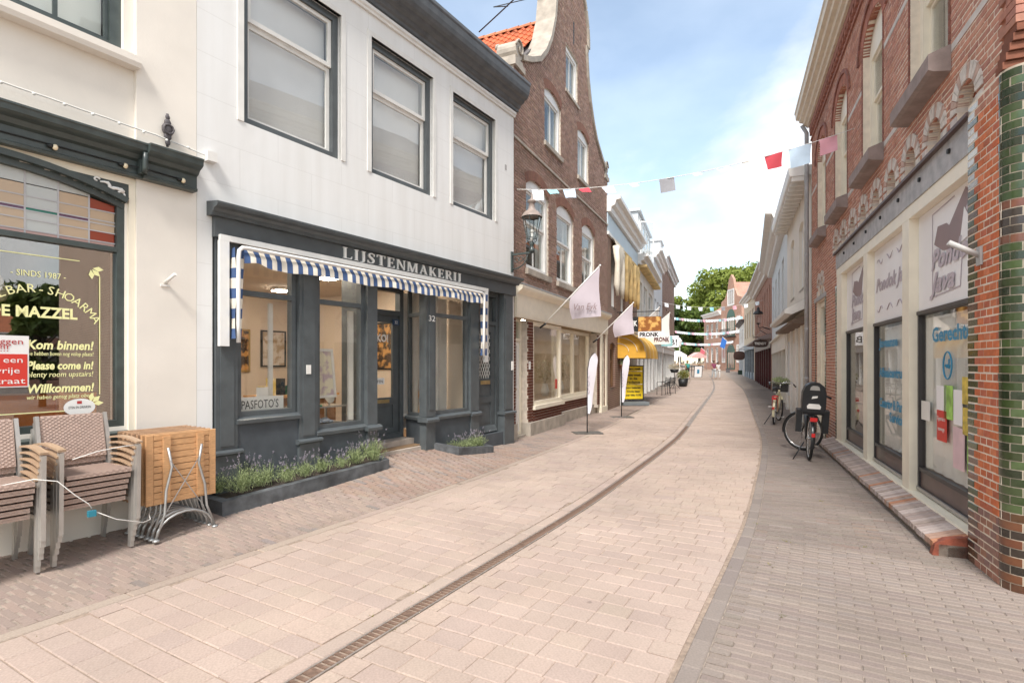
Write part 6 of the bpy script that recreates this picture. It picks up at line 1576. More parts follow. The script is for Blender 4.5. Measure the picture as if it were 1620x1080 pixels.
# beyond the right corner, seen only mirrored in the snack bar window
tree('side_street_tree', 'leafy tree mirrored in the snack bar window, nearer one', 17, -1.5, 0, 4.7, 1.9, ML2, 5000, .2, 11)
tree('side_street_tree', 'leafy tree mirrored in the snack bar window, farther one', 24, -8.5, 0, 5.6, 2.6, ML2, 5000, .25, 12)
house((40, -3), (38, -13), 3.6, 'mirrored_brick_house', 'red roofed brick house mirrored in the snack bar window', FB2, [(1 + 2.5 * i, 2.2 + 2.5 * i, 1.0, 2.7, 0) for i in range(4)], None, (M_WHITE, 3.4, .3, .4), (3.0, MATS['orange_tiles']))
# ------------------------------------------------------------ rattan chairs in two stacks
def gl1(s, out): # ground height beside the left facade
    return gz(*FL1.w(s, -out)[:2], WL - 2.0 + out) if False else lerpt(s, ZF) * max(0, 1 - out / 2.0)
M_RAT = pm('brown_rattan', (.45, .33, .275), .6, .1, 30, .15, 70); M_ALUG = pm('grey_alu', (.47, .45, .42), .4, .08, 10, .03, 60, metal=.55); M_ARM = pm('arm_slat', (.42, .29, .19), .5, .2, 12, stretch=(1, .2, 1))
def weave(m, x0, x1, z0, z1, y, nx, nz, f):
    """woven band surface: over-under relief"""
    for j in range(nz):
        va, vb = z0 + (z1 - z0) * (j + .06) / nz, z0 + (z1 - z0) * (j + .94) / nz
        vs = [f(x0 + (x1 - x0) * i / nx, v, .0035 * math.sin(math.pi * (i + (j % 2) * 2) / 2)) for i in range(nx + 1) for v in (va, vb)]
        m.add(vs, [(2 * i, 2 * i + 2, 2 * i + 3, 2 * i + 1) for i in range(nx)])
def rattan_proto():
    """front faces -y; seat at z=.43"""
    P = {}
    m = MB(); m.box(-.22, .22, -.22, .20, .405, .43); weave(m, -.215, .215, -.215, .195, 0, 40, 24, lambda u, v, e: (u, v, .433 + e * .6)); 
    weave(m, -.22, .22, .40, .435, 0, 40, 2, lambda u, v, e: (u, -.223 - e * .5, v)); P['seat'] = (m.mesh('seat', M_RAT), None)
    m = MB(); lean = lambda z: .19 + (z - .45) * .22
    m.prism([(-.22, .50), (.22, .50), (.22, .83), (.20, .86), (-.20, .86), (-.22, .83)], .0, .02)
    for i, v in enumerate(m.v): m.v[i] = (v[0], lean(v[2]) + v[1], v[2])
    weave(m, -.218, .218, .505, .855, 0, 44, 26, lambda u, v, e: (u, lean(v) - .004 - e, v)); P['backrest'] = (m.mesh('backrest', M_RAT), None)
    for sx in (-1, 1):
        m = MB(); x = sx * .262
        m.bar((x, -.22, 0), (x, -.235, .62), .028, .045, (0, 1, 0)); P['front_leg', sx] = (m.mesh('leg', M_ALUG), None)
        m = MB(); m.bar((x - sx * .01, .26, 0), (x - sx * .02, .18, .45), .026, .04, (0, 1, 0)); m.bar((x - sx * .02, .18, .44), (sx * .235, .285, .86), .026, .035, (0, 1, 0)); P['rear_leg', sx] = (m.mesh('leg', M_ALUG), None)
        m = MB(); n = 8
        for i in range(n):
            a, b = i / n, (i + 1) / n; f = lambda u: (x, -.26 + .45 * u, .635 + .03 * math.sin(u * 2.6))
            m.bar(f(a), f(b + .01), .05, .016)
        P['arm', sx] = (m.mesh('armrest', M_ARM), None)
        m = MB(); m.bar((x, -.2, .40), (x, .2, .40), .022, .03); P['rail', sx] = (m.mesh('seat_rail', M_ALUG), None)
    return P
RP = rattan_proto()
def stack(s, out, n, words, rz=0.0):
    g0 = gl1(s, out)
    for i in range(n):
        pos = 'lowest' if i == 0 else ('topmost' if i == n - 1 else ('second', 'third', 'fourth', 'fifth')[i - 1] + ' from the ground')
        t = FL1.thing('rattan_chair', 'brown rattan armchair, %s in the stack %s' % (pos, words), 'chair', s + rnd.uniform(-.004, .004), -out - .022 * i, g0 + .05 * i, rz + rnd.uniform(-.012, .012), 'stacked rattan armchairs')
        for k, (me_, _) in RP.items():
            o = bpy.data.objects.new(me_.name.split('.')[0], me_); link(o, t)
stack(-1.07, .30, 6, 'beside the folded tables', .03)
stack(-1.69, .34, 6, 'cut by the left picture edge', -.02)
# ------------------------------------------------------------ folded slatted tables
M_TEAK = pm('teak_slat', (.55, .31, .15), .5, .22, 5, .15, 60, stretch=(4, 1, 30)); M_TEAKD = pm('teak_weathered', (.40, .24, .14), .6, .25, 5, .15, 60, stretch=(4, 1, 30)); M_GALV = pm('galvanised', (.42, .42, .41), .4, .12, 14, .05, 70, metal=.6)
def folded_table(s, out, i):
    t = FL1.thing('folding_table', 'folded slatted wooden table, %s in the row by the cream wall' % ('frontmost' if i == 6 else 'rearmost' if i == 0 else ('second', 'third', 'fourth', 'fifth', 'sixth')[i - 1] + ' from the wall'), 'table', s, -out, gl1(s, out), rnd.uniform(-.03, .03) + .04, 'folded tables beside the rattan chairs')
    W, z0, z1 = .60, .30, .91; mt = M_TEAK if i > 4 else M_TEAKD
    for sx in (0, 1): m = MB(); x = -W / 2 + sx * (W - .06); m.bbox(x, x + .06, 0, .022, z0, z1, .003); m.build('stile', mt, t)
    for zz in (z0, z1 - .05): m = MB(); m.bbox(-W / 2 + .062, W / 2 - .062, 0, .022, zz, zz + .05, .003); m.build('rail', mt, t)
    n = 9; h = (z1 - z0 - .1) / n
    for k in range(n): m = MB(); m.bbox(-W / 2 + .062, W / 2 - .062, .003, .02, z0 + .052 + h * k, z0 + .05 + h * (k + 1) - .004, .002); m.build('slat', mt, t)
    for x in (-.14, .15): m = MB(); m.box(x - .03, x + .03, -.018, -.001, z0 + .02, z1 - .02); m.build('batten', mt, t)
    for x in (-.14, .15): m = MB(); m.tube([(x, -.035, z1 - .12), (x + (.03 if x < 0 else -.03), -.04, .62), (x * 1.15, -.045, .42), (x * 1.25, -.05, .22), (x * 1.75, -.05, .02)], .011, 7); m.lathe([(.0, .0), (.03, .0), (.028, .012), (.01, .02)], (x * 1.75, -.05, 0), 10); m.build('leg', M_GALV, t)
    m = MB(); m.tube([(.24 * math.cos(a), -.05, .03 + .18 * math.sin(a)) for a in [math.pi * k / 10 for k in range(11)]], .011, 6); m.build('foot_arch', M_GALV, t)
    m = MB(); m.bar((-.13, -.045, .68), (.16, -.048, .22), .008, .006); m.build('brace', M_GALV, t); m = MB(); m.bar((.14, -.042, .7), (-.16, -.05, .24), .008, .006); m.build('brace', M_GALV, t)
for i in range(7): folded_table(-.44 + .006 * i, .12 + .072 * i, i)
# security cable with padlock
t = FL1.thing('security_cable', 'white security cable with blue padlock tying chairs to tables', 'cable', -.91, -.72, .3)
m = MB(); m.tube([(-.75, .12, .42), (-.58, .02, .45), (-.46, -.03, .42), (-.36, -.05, .30), (-.28, -.06, .22), (-.26, -.06, .18)], .0035, 7); m.tube([(-.25, -.06, .16), (-.1, -.06, .06), (.1, -.03, -.02), (.19, .05, -.03), (.215, .13, .0)], .0035, 7); m.tube([(-.36, .0, .56), (-.2, -.0, .60), (0, .05, .61), (.12, .1, .6)], .0035, 7); m.build('cable', M_OFFW, t)
m = MB(); m.box(-.285, -.235, -.075, -.045, .12, .165); m.build('padlock', pm('teal_lock', (.03, .22, .3), .4), t)
# ------------------------------------------------------------ planters with lavender
M_KERB = pm('basalt_kerb', (.10, .105, .11), .7, .35, 9, .3, 60, var2=.3, scale2=3); M_SOIL = pm('soil', (.06, .045, .035), .95, .3, 20, .5, 60)
M_LAV = leafmat('lavender_leaf', (.26, .32, .15), (.44, .50, .26)); M_LAVF = leafmat('lavender_flower', (.27, .24, .30), (.40, .36, .40))
def planter(pts, h, label, cuts):
    """kerb stones set on a line in front of the shop; pts: (s, out, z of ground)"""
    t = FL1.thing('kerb_planter', label, 'planter', pts[0][0], -pts[0][1], 0); o0 = Vector((pts[0][0], -pts[0][1], 0))
    P = [Vector((s, -o, z)) - o0 for s, o, z in pts]
    for a, b in zip(P, P[1:]):
        n = max(1, round((b - a).length / cuts))
        for i in range(n):
            p, q = a.lerp(b, i / n), a.lerp(b, (i + 1) / n); d = (q - p).normalized(); m = MB(); sd = Vector((-d.y, d.x, 0)) * .10
            v = []
            for z in (-.12, h):
                for w_ in (p, q, q + sd, p + sd): v.append((w_.x, w_.y, w_.z + z))
            m.add(v, [(0, 3, 2, 1), (4, 5, 6, 7), (0, 1, 5, 4), (1, 2, 6, 5), (2, 3, 7, 6), (3, 0, 4, 7)]); m.build('kerb_stone', M_KERB, t)
    vs = [(p.x, p.y, p.z + h - .025) for p in P]; m = MB(); m.add(vs, [tuple(range(len(vs)))]); m.build('soil', M_SOIL, t)
planter([(.02, .02, .11), (.03, .42, .10), (1.2, .44, .15), (2.32, .38, .175), (2.40, .02, .23)], .115, 'low basalt kerb planter along the framing shop left of its door', .75)
planter([(3.62, .02, .22), (3.80, .40, .15), (4.72, .44, .06), (4.82, .02, .09)], .10, 'short basalt kerb planter under the right display window', .4)
def lavender(s, out, z, sc, seed, lab, grp):
    r = random.Random(seed); t = FL1.thing('lavender_plant', lab, 'plant', s, -out, z, group=grp)
    m = MB(); fl = MB(); st2 = MB()
    for _ in range(int(52 * sc) + 20):
        a = r.uniform(0, 6.28); e = r.uniform(.5, 1.5); L_ = sc * r.uniform(.14, .30); d = Vector((math.cos(a) * math.cos(e), math.sin(a) * math.cos(e), math.sin(e))); b = Vector((r.gauss(0, .045), r.gauss(0, .035), 0))
        for k in range(9):
            p = b + d * L_ * (.25 + .75 * k / 8); aa = r.uniform(0, 6.28); w_ = .028 * sc; q = p + Vector((math.cos(aa) * w_, math.sin(aa) * w_, r.uniform(.3, 1.0) * w_)); sd = Vector((-math.sin(aa), math.cos(aa), 0)) * .0045
            m.add([p - sd, p + sd, q], [(0, 1, 2)])
        m.add([b - Vector((.002, 0, 0)), b + Vector((.002, 0, 0)), b + d * L_], [(0, 1, 2)])
    for _ in range(r.randrange(6, 15)):
        a = r.uniform(0, 6.28); e = r.uniform(.9, 1.5); L_ = sc * r.uniform(.30, .5); d = Vector((math.cos(a) * math.cos(e), math.sin(a) * math.cos(e), math.sin(e))); p = d * L_
        m.add([Vector((-.0016, 0, 0)), Vector((.0016, 0, 0)), p], [(0, 1, 2)])
        for k in range(12):
            c = d * (L_ - .045 * sc + .05 * sc * k / 12); v = [c + Vector((r.gauss(0, .006), r.gauss(0, .006), r.gauss(0, .006))) for _ in range(3)]; fl.add(v, [(0, 1, 2)])
    tag(m.build('foliage', M_LAV, t), kind='stuff'); tag(fl.build('flower', M_LAVF, t), kind='stuff')
r_ = random.Random(5)
for i in range(17): s_ = .17 + i * .13; lavender(s_, .10 + .16 * (i % 2) + r_.uniform(-.02, .05), .10 + .115 + lerpt(s_, ZF) * .55 - .03, .42 + .38 * r_.random() + .1 * math.sin(i * .5), 40 + i, 'grey green lavender plant growing in the long kerb planter', 'lavender in the long planter')
for i in range(7): s_ = 4.0 + i * .11; lavender(s_, .14 + .12 * (i % 2), .16, .5 + .22 * r_.random(), 80 + i, 'grey green lavender plant growing in the short kerb planter', 'lavender in the short planter')
# ------------------------------------------------------------ wall lantern
t = FL1.thing('wall_lantern', 'old fashioned glass street lantern on iron bracket at end of white house', 'lantern', 5.98, 0, 3.5)
m = MB(); m.box(-.03, .03, -.03, 0, -.14, .26); m.bar((0, -.02, .2), (0, -.5, .2), .03, .035); m.tube([(0, -.03, -.1)] + [(0, -.06 - .30 * math.sin(a), -.08 + .24 * (1 - math.cos(a))) for a in [k * .157 for k in range(11)]], .012, 6)
for c_, r_2 in ((-.12, .05), (-.22, .045), (-.32, .035)): m.tube([(0, c_ + r_2 * math.cos(a), .1 + r_2 * math.sin(a) - abs(c_ + .2) * .1) for a in [k * .698 for k in range(9)]], .008, 5, closed=True)
m.build('bracket', M_GREENBLK, t)
m = MB(); m.lathe([(.0, .2), (.05, .2), (.05, .26), (.03, .28), (.035, .34), (.06, .38), (.03, .40)], (0, -.46, 0), 12)
for k in range(4): a = k * math.pi / 2 + .78; m.tube([(.03 * math.cos(a), -.46 + .03 * math.sin(a), .36), (.085 * math.cos(a), -.46 + .085 * math.sin(a), .42), (.095 * math.cos(a), -.46 + .095 * math.sin(a), .47)], .009, 5)
m.build('lamp_holder', M_GREENBLK, t)
n6 = lambda r, z, k: (r * math.cos(k * math.pi / 3 + .3), -.46 + r * math.sin(k * math.pi / 3 + .3), z)
m = MB()
for k in range(6): m.bar(n6(.10, .47, k), n6(.185, .87, k), .012, .012); m.bar(n6(.10, .47, k), n6(.10, .47, k + 1), .014, .014); m.bar(n6(.185, .87, k), n6(.185, .87, k + 1), .016, .016)
m.build('cage', M_GREENBLK, t)
for k in range(6): m = MB(); m.add([n6(.098, .475, k), n6(.098, .475, k + 1), n6(.182, .865, k + 1), n6(.182, .865, k)], [(0, 1, 2, 3)]); m.build('pane', M_GLASS, t)
m = MB(); m.lathe([(.205, .87), (.2, .89), (.15, .96), (.09, 1.0), (.075, 1.02), (.06, 1.06), (.055, 1.14), (.085, 1.16), (.08, 1.19), (.03, 1.22), (.012, 1.26), (.006, 1.34), (0, 1.35)], (0, -.46, 0), 18); m.build('roof', pm('lantern_brown', (.30, .24, .21), .5, .2, 9), t)
m = MB(); m.tube([(0, -.46, .40), (0, -.46, .56)], .03, 8); m.ball((0, -.46, .6), .04, 8, 6); m.build('lamp', M_OFFW, t)
# ------------------------------------------------------------ flags on poles from the facades
def pole_flag(F, name, label, x, z, out, up, flagpts, mat, txt=None, side=0.0, rpole=.014):
    t = F.thing(name, label, 'flag', x, -.06, z, group='flags on facade poles')
    m = MB(); m.tube([(0, 0, 0), (side, -out, up)], rpole, 8); m.ball((side, -out, up), rpole * 1.8, 8, 6); m.build('pole', M_WHITE, t)
    m = MB(); m.tube([(0, .06, -.04), (0, -.08, .06)], .024, 8); m.build('socket', M_BLACK, t)
    # cloth hangs from the upper part of the pole: rows from pole down, waving
    n, k = 10, 8; vs = []
    for i in range(n + 1):
        u = i / n; a = Vector((side, -out, up)) * (1 - u * flagpts[0]); b_ = a + Vector((0, 0, -flagpts[1] - flagpts[2] * u * 0)); 
        for j in range(k + 1):
            v = j / k; p = a + Vector((flagpts[3] * v + .05 * math.sin(u * 5 + v * 3) * v, .03 * math.sin(v * 4 + u * 6), -(flagpts[1] * (1 - u) + flagpts[2] * u) * v)); vs.append(p)
    m = MB(); m.add(vs, [(i * (k + 1) + j, (i + 1) * (k + 1) + j, (i + 1) * (k + 1) + j + 1, i * (k + 1) + j + 1) for i in range(n) for j in range(k)], True); c = m.build('cloth', mat, t)
    return t
M_FLAGL = pm('lavender_cloth', (.50, .44, .48), .85, .05, 4); M_FLAGG = pm('grey_cloth', (.52, .48, .45), .85, .05, 4); M_FLAGW = pm('white_cloth', (.72, .70, .68), .85, .05, 4)
t = pole_flag(FL2, 'pole_flag', 'large pale lavender flag reading Van Eyk on slanted pole by gable house', 1.55, 2.42, 1.33, 1.27, (.5, 1.10, .50, 0), M_FLAGL)
text('Van Eyk', .2, M_MAUVE, t, (-.10, -.74, .32), (math.pi / 2, .0, -math.pi / 2 + .0), extrude=.001, width=.52, shear=.3)
t = pole_flag(FL2, 'pole_flag', 'small pale lavender flag farther along the gable house front', 6.0, 2.25, 1.15, 1.1, (.5, .9, .45, 0), M_FLAGL)
t = pole_flag(F3, 'pole_flag', 'grey cheese shop flag on long slanted pole below the black sign', 2.3, 2.3, 1.4, 1.3, (.55, .6, .25, 0), M_FLAGG)
t = pole_flag(F3, 'pole_flag', 'white cheese shop flag with red lettering beside yellow awning', 5.7, 2.4, 1.5, 1.3, (.65, 1.3, .5, 0), M_FLAGW)
text('PRONK', .26, MATS['maroon_paint'], t, (-.05, -.85, .10), (math.pi / 2, 0, -math.pi / 2), extrude=.001, width=.62, offset=.006)
# ------------------------------------------------------------ feather flags on floor plates
def feather(X, Y, yaw, label):
    t = thing('feather_flag', label, 'flag', (X, Y, gz(X, Y, -1.0) + .002), yaw, 'feather flags on the street')
    m = MB(); m.box(-.32, .32, -.2, .2, .0, .03); m.build('base_plate', pm('dark_plate', (.10, .095, .085), .6, .3, 9), t)
    m = MB(); P = [(0, 0, .03), (0, 0, .9), (.01, 0, 1.45), (.05, 0, 1.68), (.12, 0, 1.80), (.20, 0, 1.83)]; m.tube(P, [.014, .012, .01, .009, .007, .005], 7); m.build('pole', M_BLACK, t)
    out = []
    n = 16; vs = []
    for i in range(n + 1):
        z = .45 + 1.37 * i / n; xl = lerpt(z, [(0, .008), (1.45, .018), (1.68, .058), (1.8, .125), (1.83, .2)]); w_ = lerpt(z, [(.45, .04), (.6, .09), (1.0, .15), (1.4, .19), (1.65, .19), (1.78, .13), (1.82, .02)])
        for j in range(5): u = j / 4; vs.append((xl + w_ * u, .035 * math.sin(z * 6 + u * 2) * u, z))
    m = MB(); m.add(vs, [(i * 5 + j, i * 5 + j + 1, i * 5 + j + 6, i * 5 + j + 5) for i in range(n) for j in range(4)], True); m.build('cloth', pm('feather_cloth', (.68, .65, .70), .85, .05, 6), t)
    m = MB(); m.tube([(.03 + .02 * math.sin(i * 1.7), -.004 + .0 * i, .9 + .05 * i) for i in range(9)], .012, 5); m.build('print', M_FLAGL, t)
feather(1.70, 12.15, .15, 'white feather flag on dark base plate before the cream shop')
feather(3.20, 15.7, .15, 'white feather flag nearer the yellow sign board')
# ------------------------------------------------------------ yellow cheese sign on wheels
M_YSIGN = pm('yellow_board', (.72, .52, .02), .5, .04, 6)
t = thing('yellow_sign_board', 'yellow pavement sign board on grey base in front of cheese shop', 'sign', (4.58, 20.3, 0), .12)
m = MB(); m.box(-.5, .5, -.35, .35, 0.02, .14); m.build('base', pm('grey_plastic', (.16, .18, .19), .5, .1), t)
m = MB(); m.frame(-.40, .40, .2, 1.50, .035, -.03, .03); m.build('frame', M_BLACK, t)
for z0, z1 in ((.24, .78), (.80, 1.27), (1.29, 1.48)): m = MB(); m.box(-.365, .365, -.02, .02, z0, z1); m.build('panel', M_YSIGN, t)
for tx, z, sz, w_ in (('Iedere week', 1.37, .1, .55), ('Deze week', 1.13, .13, .6), ('in de', 1.0, .12, .3), ('reclame', .86, .13, .5), ('Jong belegen', .66, .1, .6), ('Oude kaas', .52, .1, .5), ('per kilo 9,95', .38, .1, .6)): text(tx, sz, M_BLACK, t, (-w_ / 2, -.022, z - .03), extrude=.001, width=w_, offset=.004)
# pot with flowers on the cheese shop wall
t = F3.thing('hanging_flower_pot', 'terracotta pot with green plant on wall left of yellow awning', 'flower pot', 2.2, -.2, 1.25)
m = MB(); m.lathe([(0, 0), (.10, 0), (.15, .26), (.16, .28), (.13, .28)], (0, 0, 0), 12); m.build('pot', pm('terracotta', (.40, .15, .08), .8, .15), t)
def bush(t, c, r3, n, leaf, mats, seed=1, nm='foliage'):
    r = random.Random(seed)
    m = MB()
    for _ in range(n):
        d = Vector((r.gauss(0, 1), r.gauss(0, 1), r.gauss(0, 1))).normalized() * (r.random() ** .4); p = Vector(c) + Vector((d.x * r3[0], d.y * r3[1], d.z * r3[2])); a = Vector((r.gauss(0, 1), r.gauss(0, 1), r.gauss(0, 1))).normalized() * leaf; b = Vector((r.gauss(0, 1), r.gauss(0, 1), r.gauss(0, 1))).normalized() * leaf * .6
        m.add([p - a, p + b, p + a], [(0, 1, 2)])
    m.build(nm, mats, t)
bush(t, (0, 0, .36), (.22, .2, .14), 260, .05, M_LAV, 2)
# terrace armchairs of black steel
def steel_chair(X, Y, yaw, label):
    t = thing('steel_chair', label, 'chair', (X, Y, gz(X, Y, -2)), yaw, 'black steel chairs on left footway')
    m = MB()
    for i in range(8): m.box(-.22 + .058 * i, -.19 + .058 * i, -.2, .2, .44, .455)
    m.build('seat', M_BLACK, t); m = MB()
    for i in range(5): m.box(-.22, .22, .2 + .015 * i, .21 + .015 * i, .52 + .07 * i, .56 + .07 * i)
    m.build('backrest', M_BLACK, t)
    for sx in (-.25, .25):
        m = MB(); m.tube([(sx, -.22, 0), (sx, -.22, .64), (sx, .2, .64), (sx, .22, .45), (sx, .26, 0)], .014, 6); m.build('leg_frame', M_BLACK, t); m = MB(); m.tube([(sx, .2, .45), (sx, .29, .9)], .014, 6); m.build('back_post', M_BLACK, t)
steel_chair(7.55, 26.8, -1.35, 'nearer black steel armchair beside the casement house'); steel_chair(8.15, 28.0, -1.25, 'farther black steel armchair beside the casement house')
# plant stand
t = thing('plant_stand', 'tripod stand carrying a bowl of flowers on left footway', 'plant stand', (10.15, 33.6, 0))
m = MB(); m.tube([(0, 0, .35), (0, 0, 1.0)], .02, 6)
for k in range(3): a = k * 2.09; m.tube([(0, 0, .4), (.35 * math.cos(a), .35 * math.sin(a), 0)], .016, 6)
m.build('tripod', M_BLACK, t); m = MB(); m.lathe([(0, 1.0), (.2, 1.0), (.28, 1.2), (.25, 1.2)], (0, 0, 0), 12); m.build('bowl', M_BLACK, t); bush(t, (0, 0, 1.35), (.42, .4, .2), 300, .06, M_DRY, 3)
for i, (X, Y) in enumerate(((11.6, 36.5), (12.3, 38.5))):
    t = thing('potted_shrub', 'yellow green shrub in dark tub, %s of two before the grey house' % ('nearer', 'farther')[i], 'plant', (X, Y, 0)); m = MB(); m.lathe([(0, 0), (.25, 0), (.32, .5), (.28, .5)], (0, 0, 0), 12); m.build('tub', M_BLACK, t); bush(t, (0, 0, .8), (.45, .45, .35), 350, .08, M_LAV if i else M_MOSS, 5 + i)
# projecting signs on the left side
def proj_sign(F, x, z, w_, h_, out, mat, label, txt=None, tm=None, ts=.3):
    t = F.thing('projecting_sign', label, 'sign', x, -.02, z, -math.pi / 2, 'signs projecting over the street')
    m = MB(); m.box(out, out + w_, -.03, .03, 0, h_); m.build('board', mat, t); m = MB(); m.tube([(0, 0, h_ + .05), (out + w_, 0, h_ + .05)], .02, 6); m.build('bracket', M_BLACK, t)
    if txt: text(txt, ts, tm, t, (out + w_ * .18, -.034, h_ * .2), extrude=.001, width=w_ * .62, offset=.006)
FA, _ = frame_between(A5_, A6_)
proj_sign(FA, 3.0, 2.7, .7, .65, .2, pm('teal_board', (.28, .5, .5), .5), 'teal projecting sign on the grey cornice house')
proj_sign(F6, .6, 2.75, .8, .85, .3, M_SIGNW, 'square white projecting sign with letter B', 'B!', M_BLACK, .6)
# right-hand hanging signs and lantern
def hang_sign(F, x, z, out, rx, rz_, mat, label, txt=None):
    t = F.thing('hanging_sign', label, 'sign', x, -.02, z, math.pi / 2 * 0, 'hanging signs on right side')
    m = MB(); P = []
    for k in range(20):
        a = k * math.pi / 10; c, s_ = math.cos(a), math.sin(a); P.append((math.copysign(abs(c) ** .6, c) * rx, math.copysign(abs(s_) ** .7, s_) * rz_))
    m.M = Matrix.Translation((0, -out, 0)) @ Matrix.Rotation(math.pi / 2, 4, 'Z'); m.prism(P, -.04, .04); m.M = None; m.build('board', mat, t)
    m = MB(); m.tube([(0, 0, rz_ + .15), (0, -out - rx, rz_ + .15)], .025, 6); m.tube([(0, -out, rz_), (0, -out, rz_ + .15)], .02, 6); m.build('bracket', M_BLACK, t)
    if txt: text(txt, .2, M_OFFW, t, (.045, -out - rx * .75, -.07), (math.pi / 2, 0, math.pi / 2), extrude=.002, width=rx * 1.5, offset=.006)
hang_sign(FR4, LR4 - .6, 2.75, .55, .42, .22, pm('brown_oval', (.05, .025, .02), .4), 'dark rounded hanging sign with pale lettering before the maroon shop', 'TRENDY')
FR5, LR5 = frame_between(B5, B4)
hang_sign(FR5, 6.0, 2.3, .9, .5, .42, MATS['brown_oval'], 'round dark hanging sign near the yellow front house')
t = FR4.thing('wall_lantern', 'glass street lantern on bracket over the maroon shop', 'lantern', LR4 - 1.2, 0, 3.6)
m = MB(); m.tube([(0, 0, .0), (0, -.4, .15), (0, -.6, .1), (0, -.65, .3)], .03, 6); m.tube([(0, 0, -.4), (0, -.6, 0)], .02, 6); m.build('bracket', M_BLACK, t)
m = MB(); m.lathe([(.12, .4), (.26, .95)], (0, -.65, 0), 6, False); m.build('glass_body', M_GLASSB, t); m = MB(); m.lathe([(.3, .95), (.2, 1.1), (.1, 1.15), (.08, 1.3), (0, 1.4)], (0, -.65, 0), 12); m.lathe([(0, .3), (.1, .35), (.12, .4)], (0, -.65, 0), 8); m.build('roof', M_BLACK, t)
# ------------------------------------------------------------ bicycles
M_TYRE = pm('rubber_tyre', (.018, .018, .018), .7, .2, 20); M_CHROME = pm('chrome', (.6, .6, .6), .25, .1, 10, metal=.9); M_BIKEB = pm('black_enamel', (.015, .016, .018), .3, .1, 8, spec=.6); M_BIKEC = pm('cream_enamel', (.62, .57, .38), .35, .08, 6, spec=.5); M_SEATP = pm('black_plastic', (.02, .021, .023), .45, .15, 9); M_REDL = pm('red_lens', (.55, .02, .02), .3, 0)
def wheel(parent, c, R_, steer=0.0, nm='wheel', n=28):
    t = MB(); M = Matrix.Translation(c) @ Matrix.Rotation(steer, 4, 'Z')
    t.M = M; t.tube([(R_ * math.cos(a), 0, R_ * math.sin(a)) for a in [2 * math.pi * k / n for k in range(n)]], .021, 8, closed=True); ty = t.build(nm, M_TYRE, parent)
    t = MB(); t.M = M; t.tube([((R_ - .028) * math.cos(a), 0, (R_ - .028) * math.sin(a)) for a in [2 * math.pi * k / n for k in range(n)]], .011, 6, closed=True); t.build('rim', M_CHROME, ty)
    t = MB(); t.M = M
    for k in range(28): a = 2 * math.pi * k / 28; s_ = .03 * (1 if k % 2 else -1); t.bar((.02 * math.cos(a + .9 * (1 if k % 4 < 2 else -1)), s_, .02 * math.sin(a + .9)), ((R_ - .03) * math.cos(a), 0, (R_ - .03) * math.sin(a)), .0035, .0035)
    t.build('spokes', M_CHROME, ty); t = MB(); t.M = M @ Matrix.Rotation(math.pi / 2, 4, 'X'); t.lathe([(0, -.05), (.02, -.05), (.025, 0), (.02, .05), (0, .05)], (0, 0, 0), 10); t.build('hub', M_CHROME, ty)
    return ty
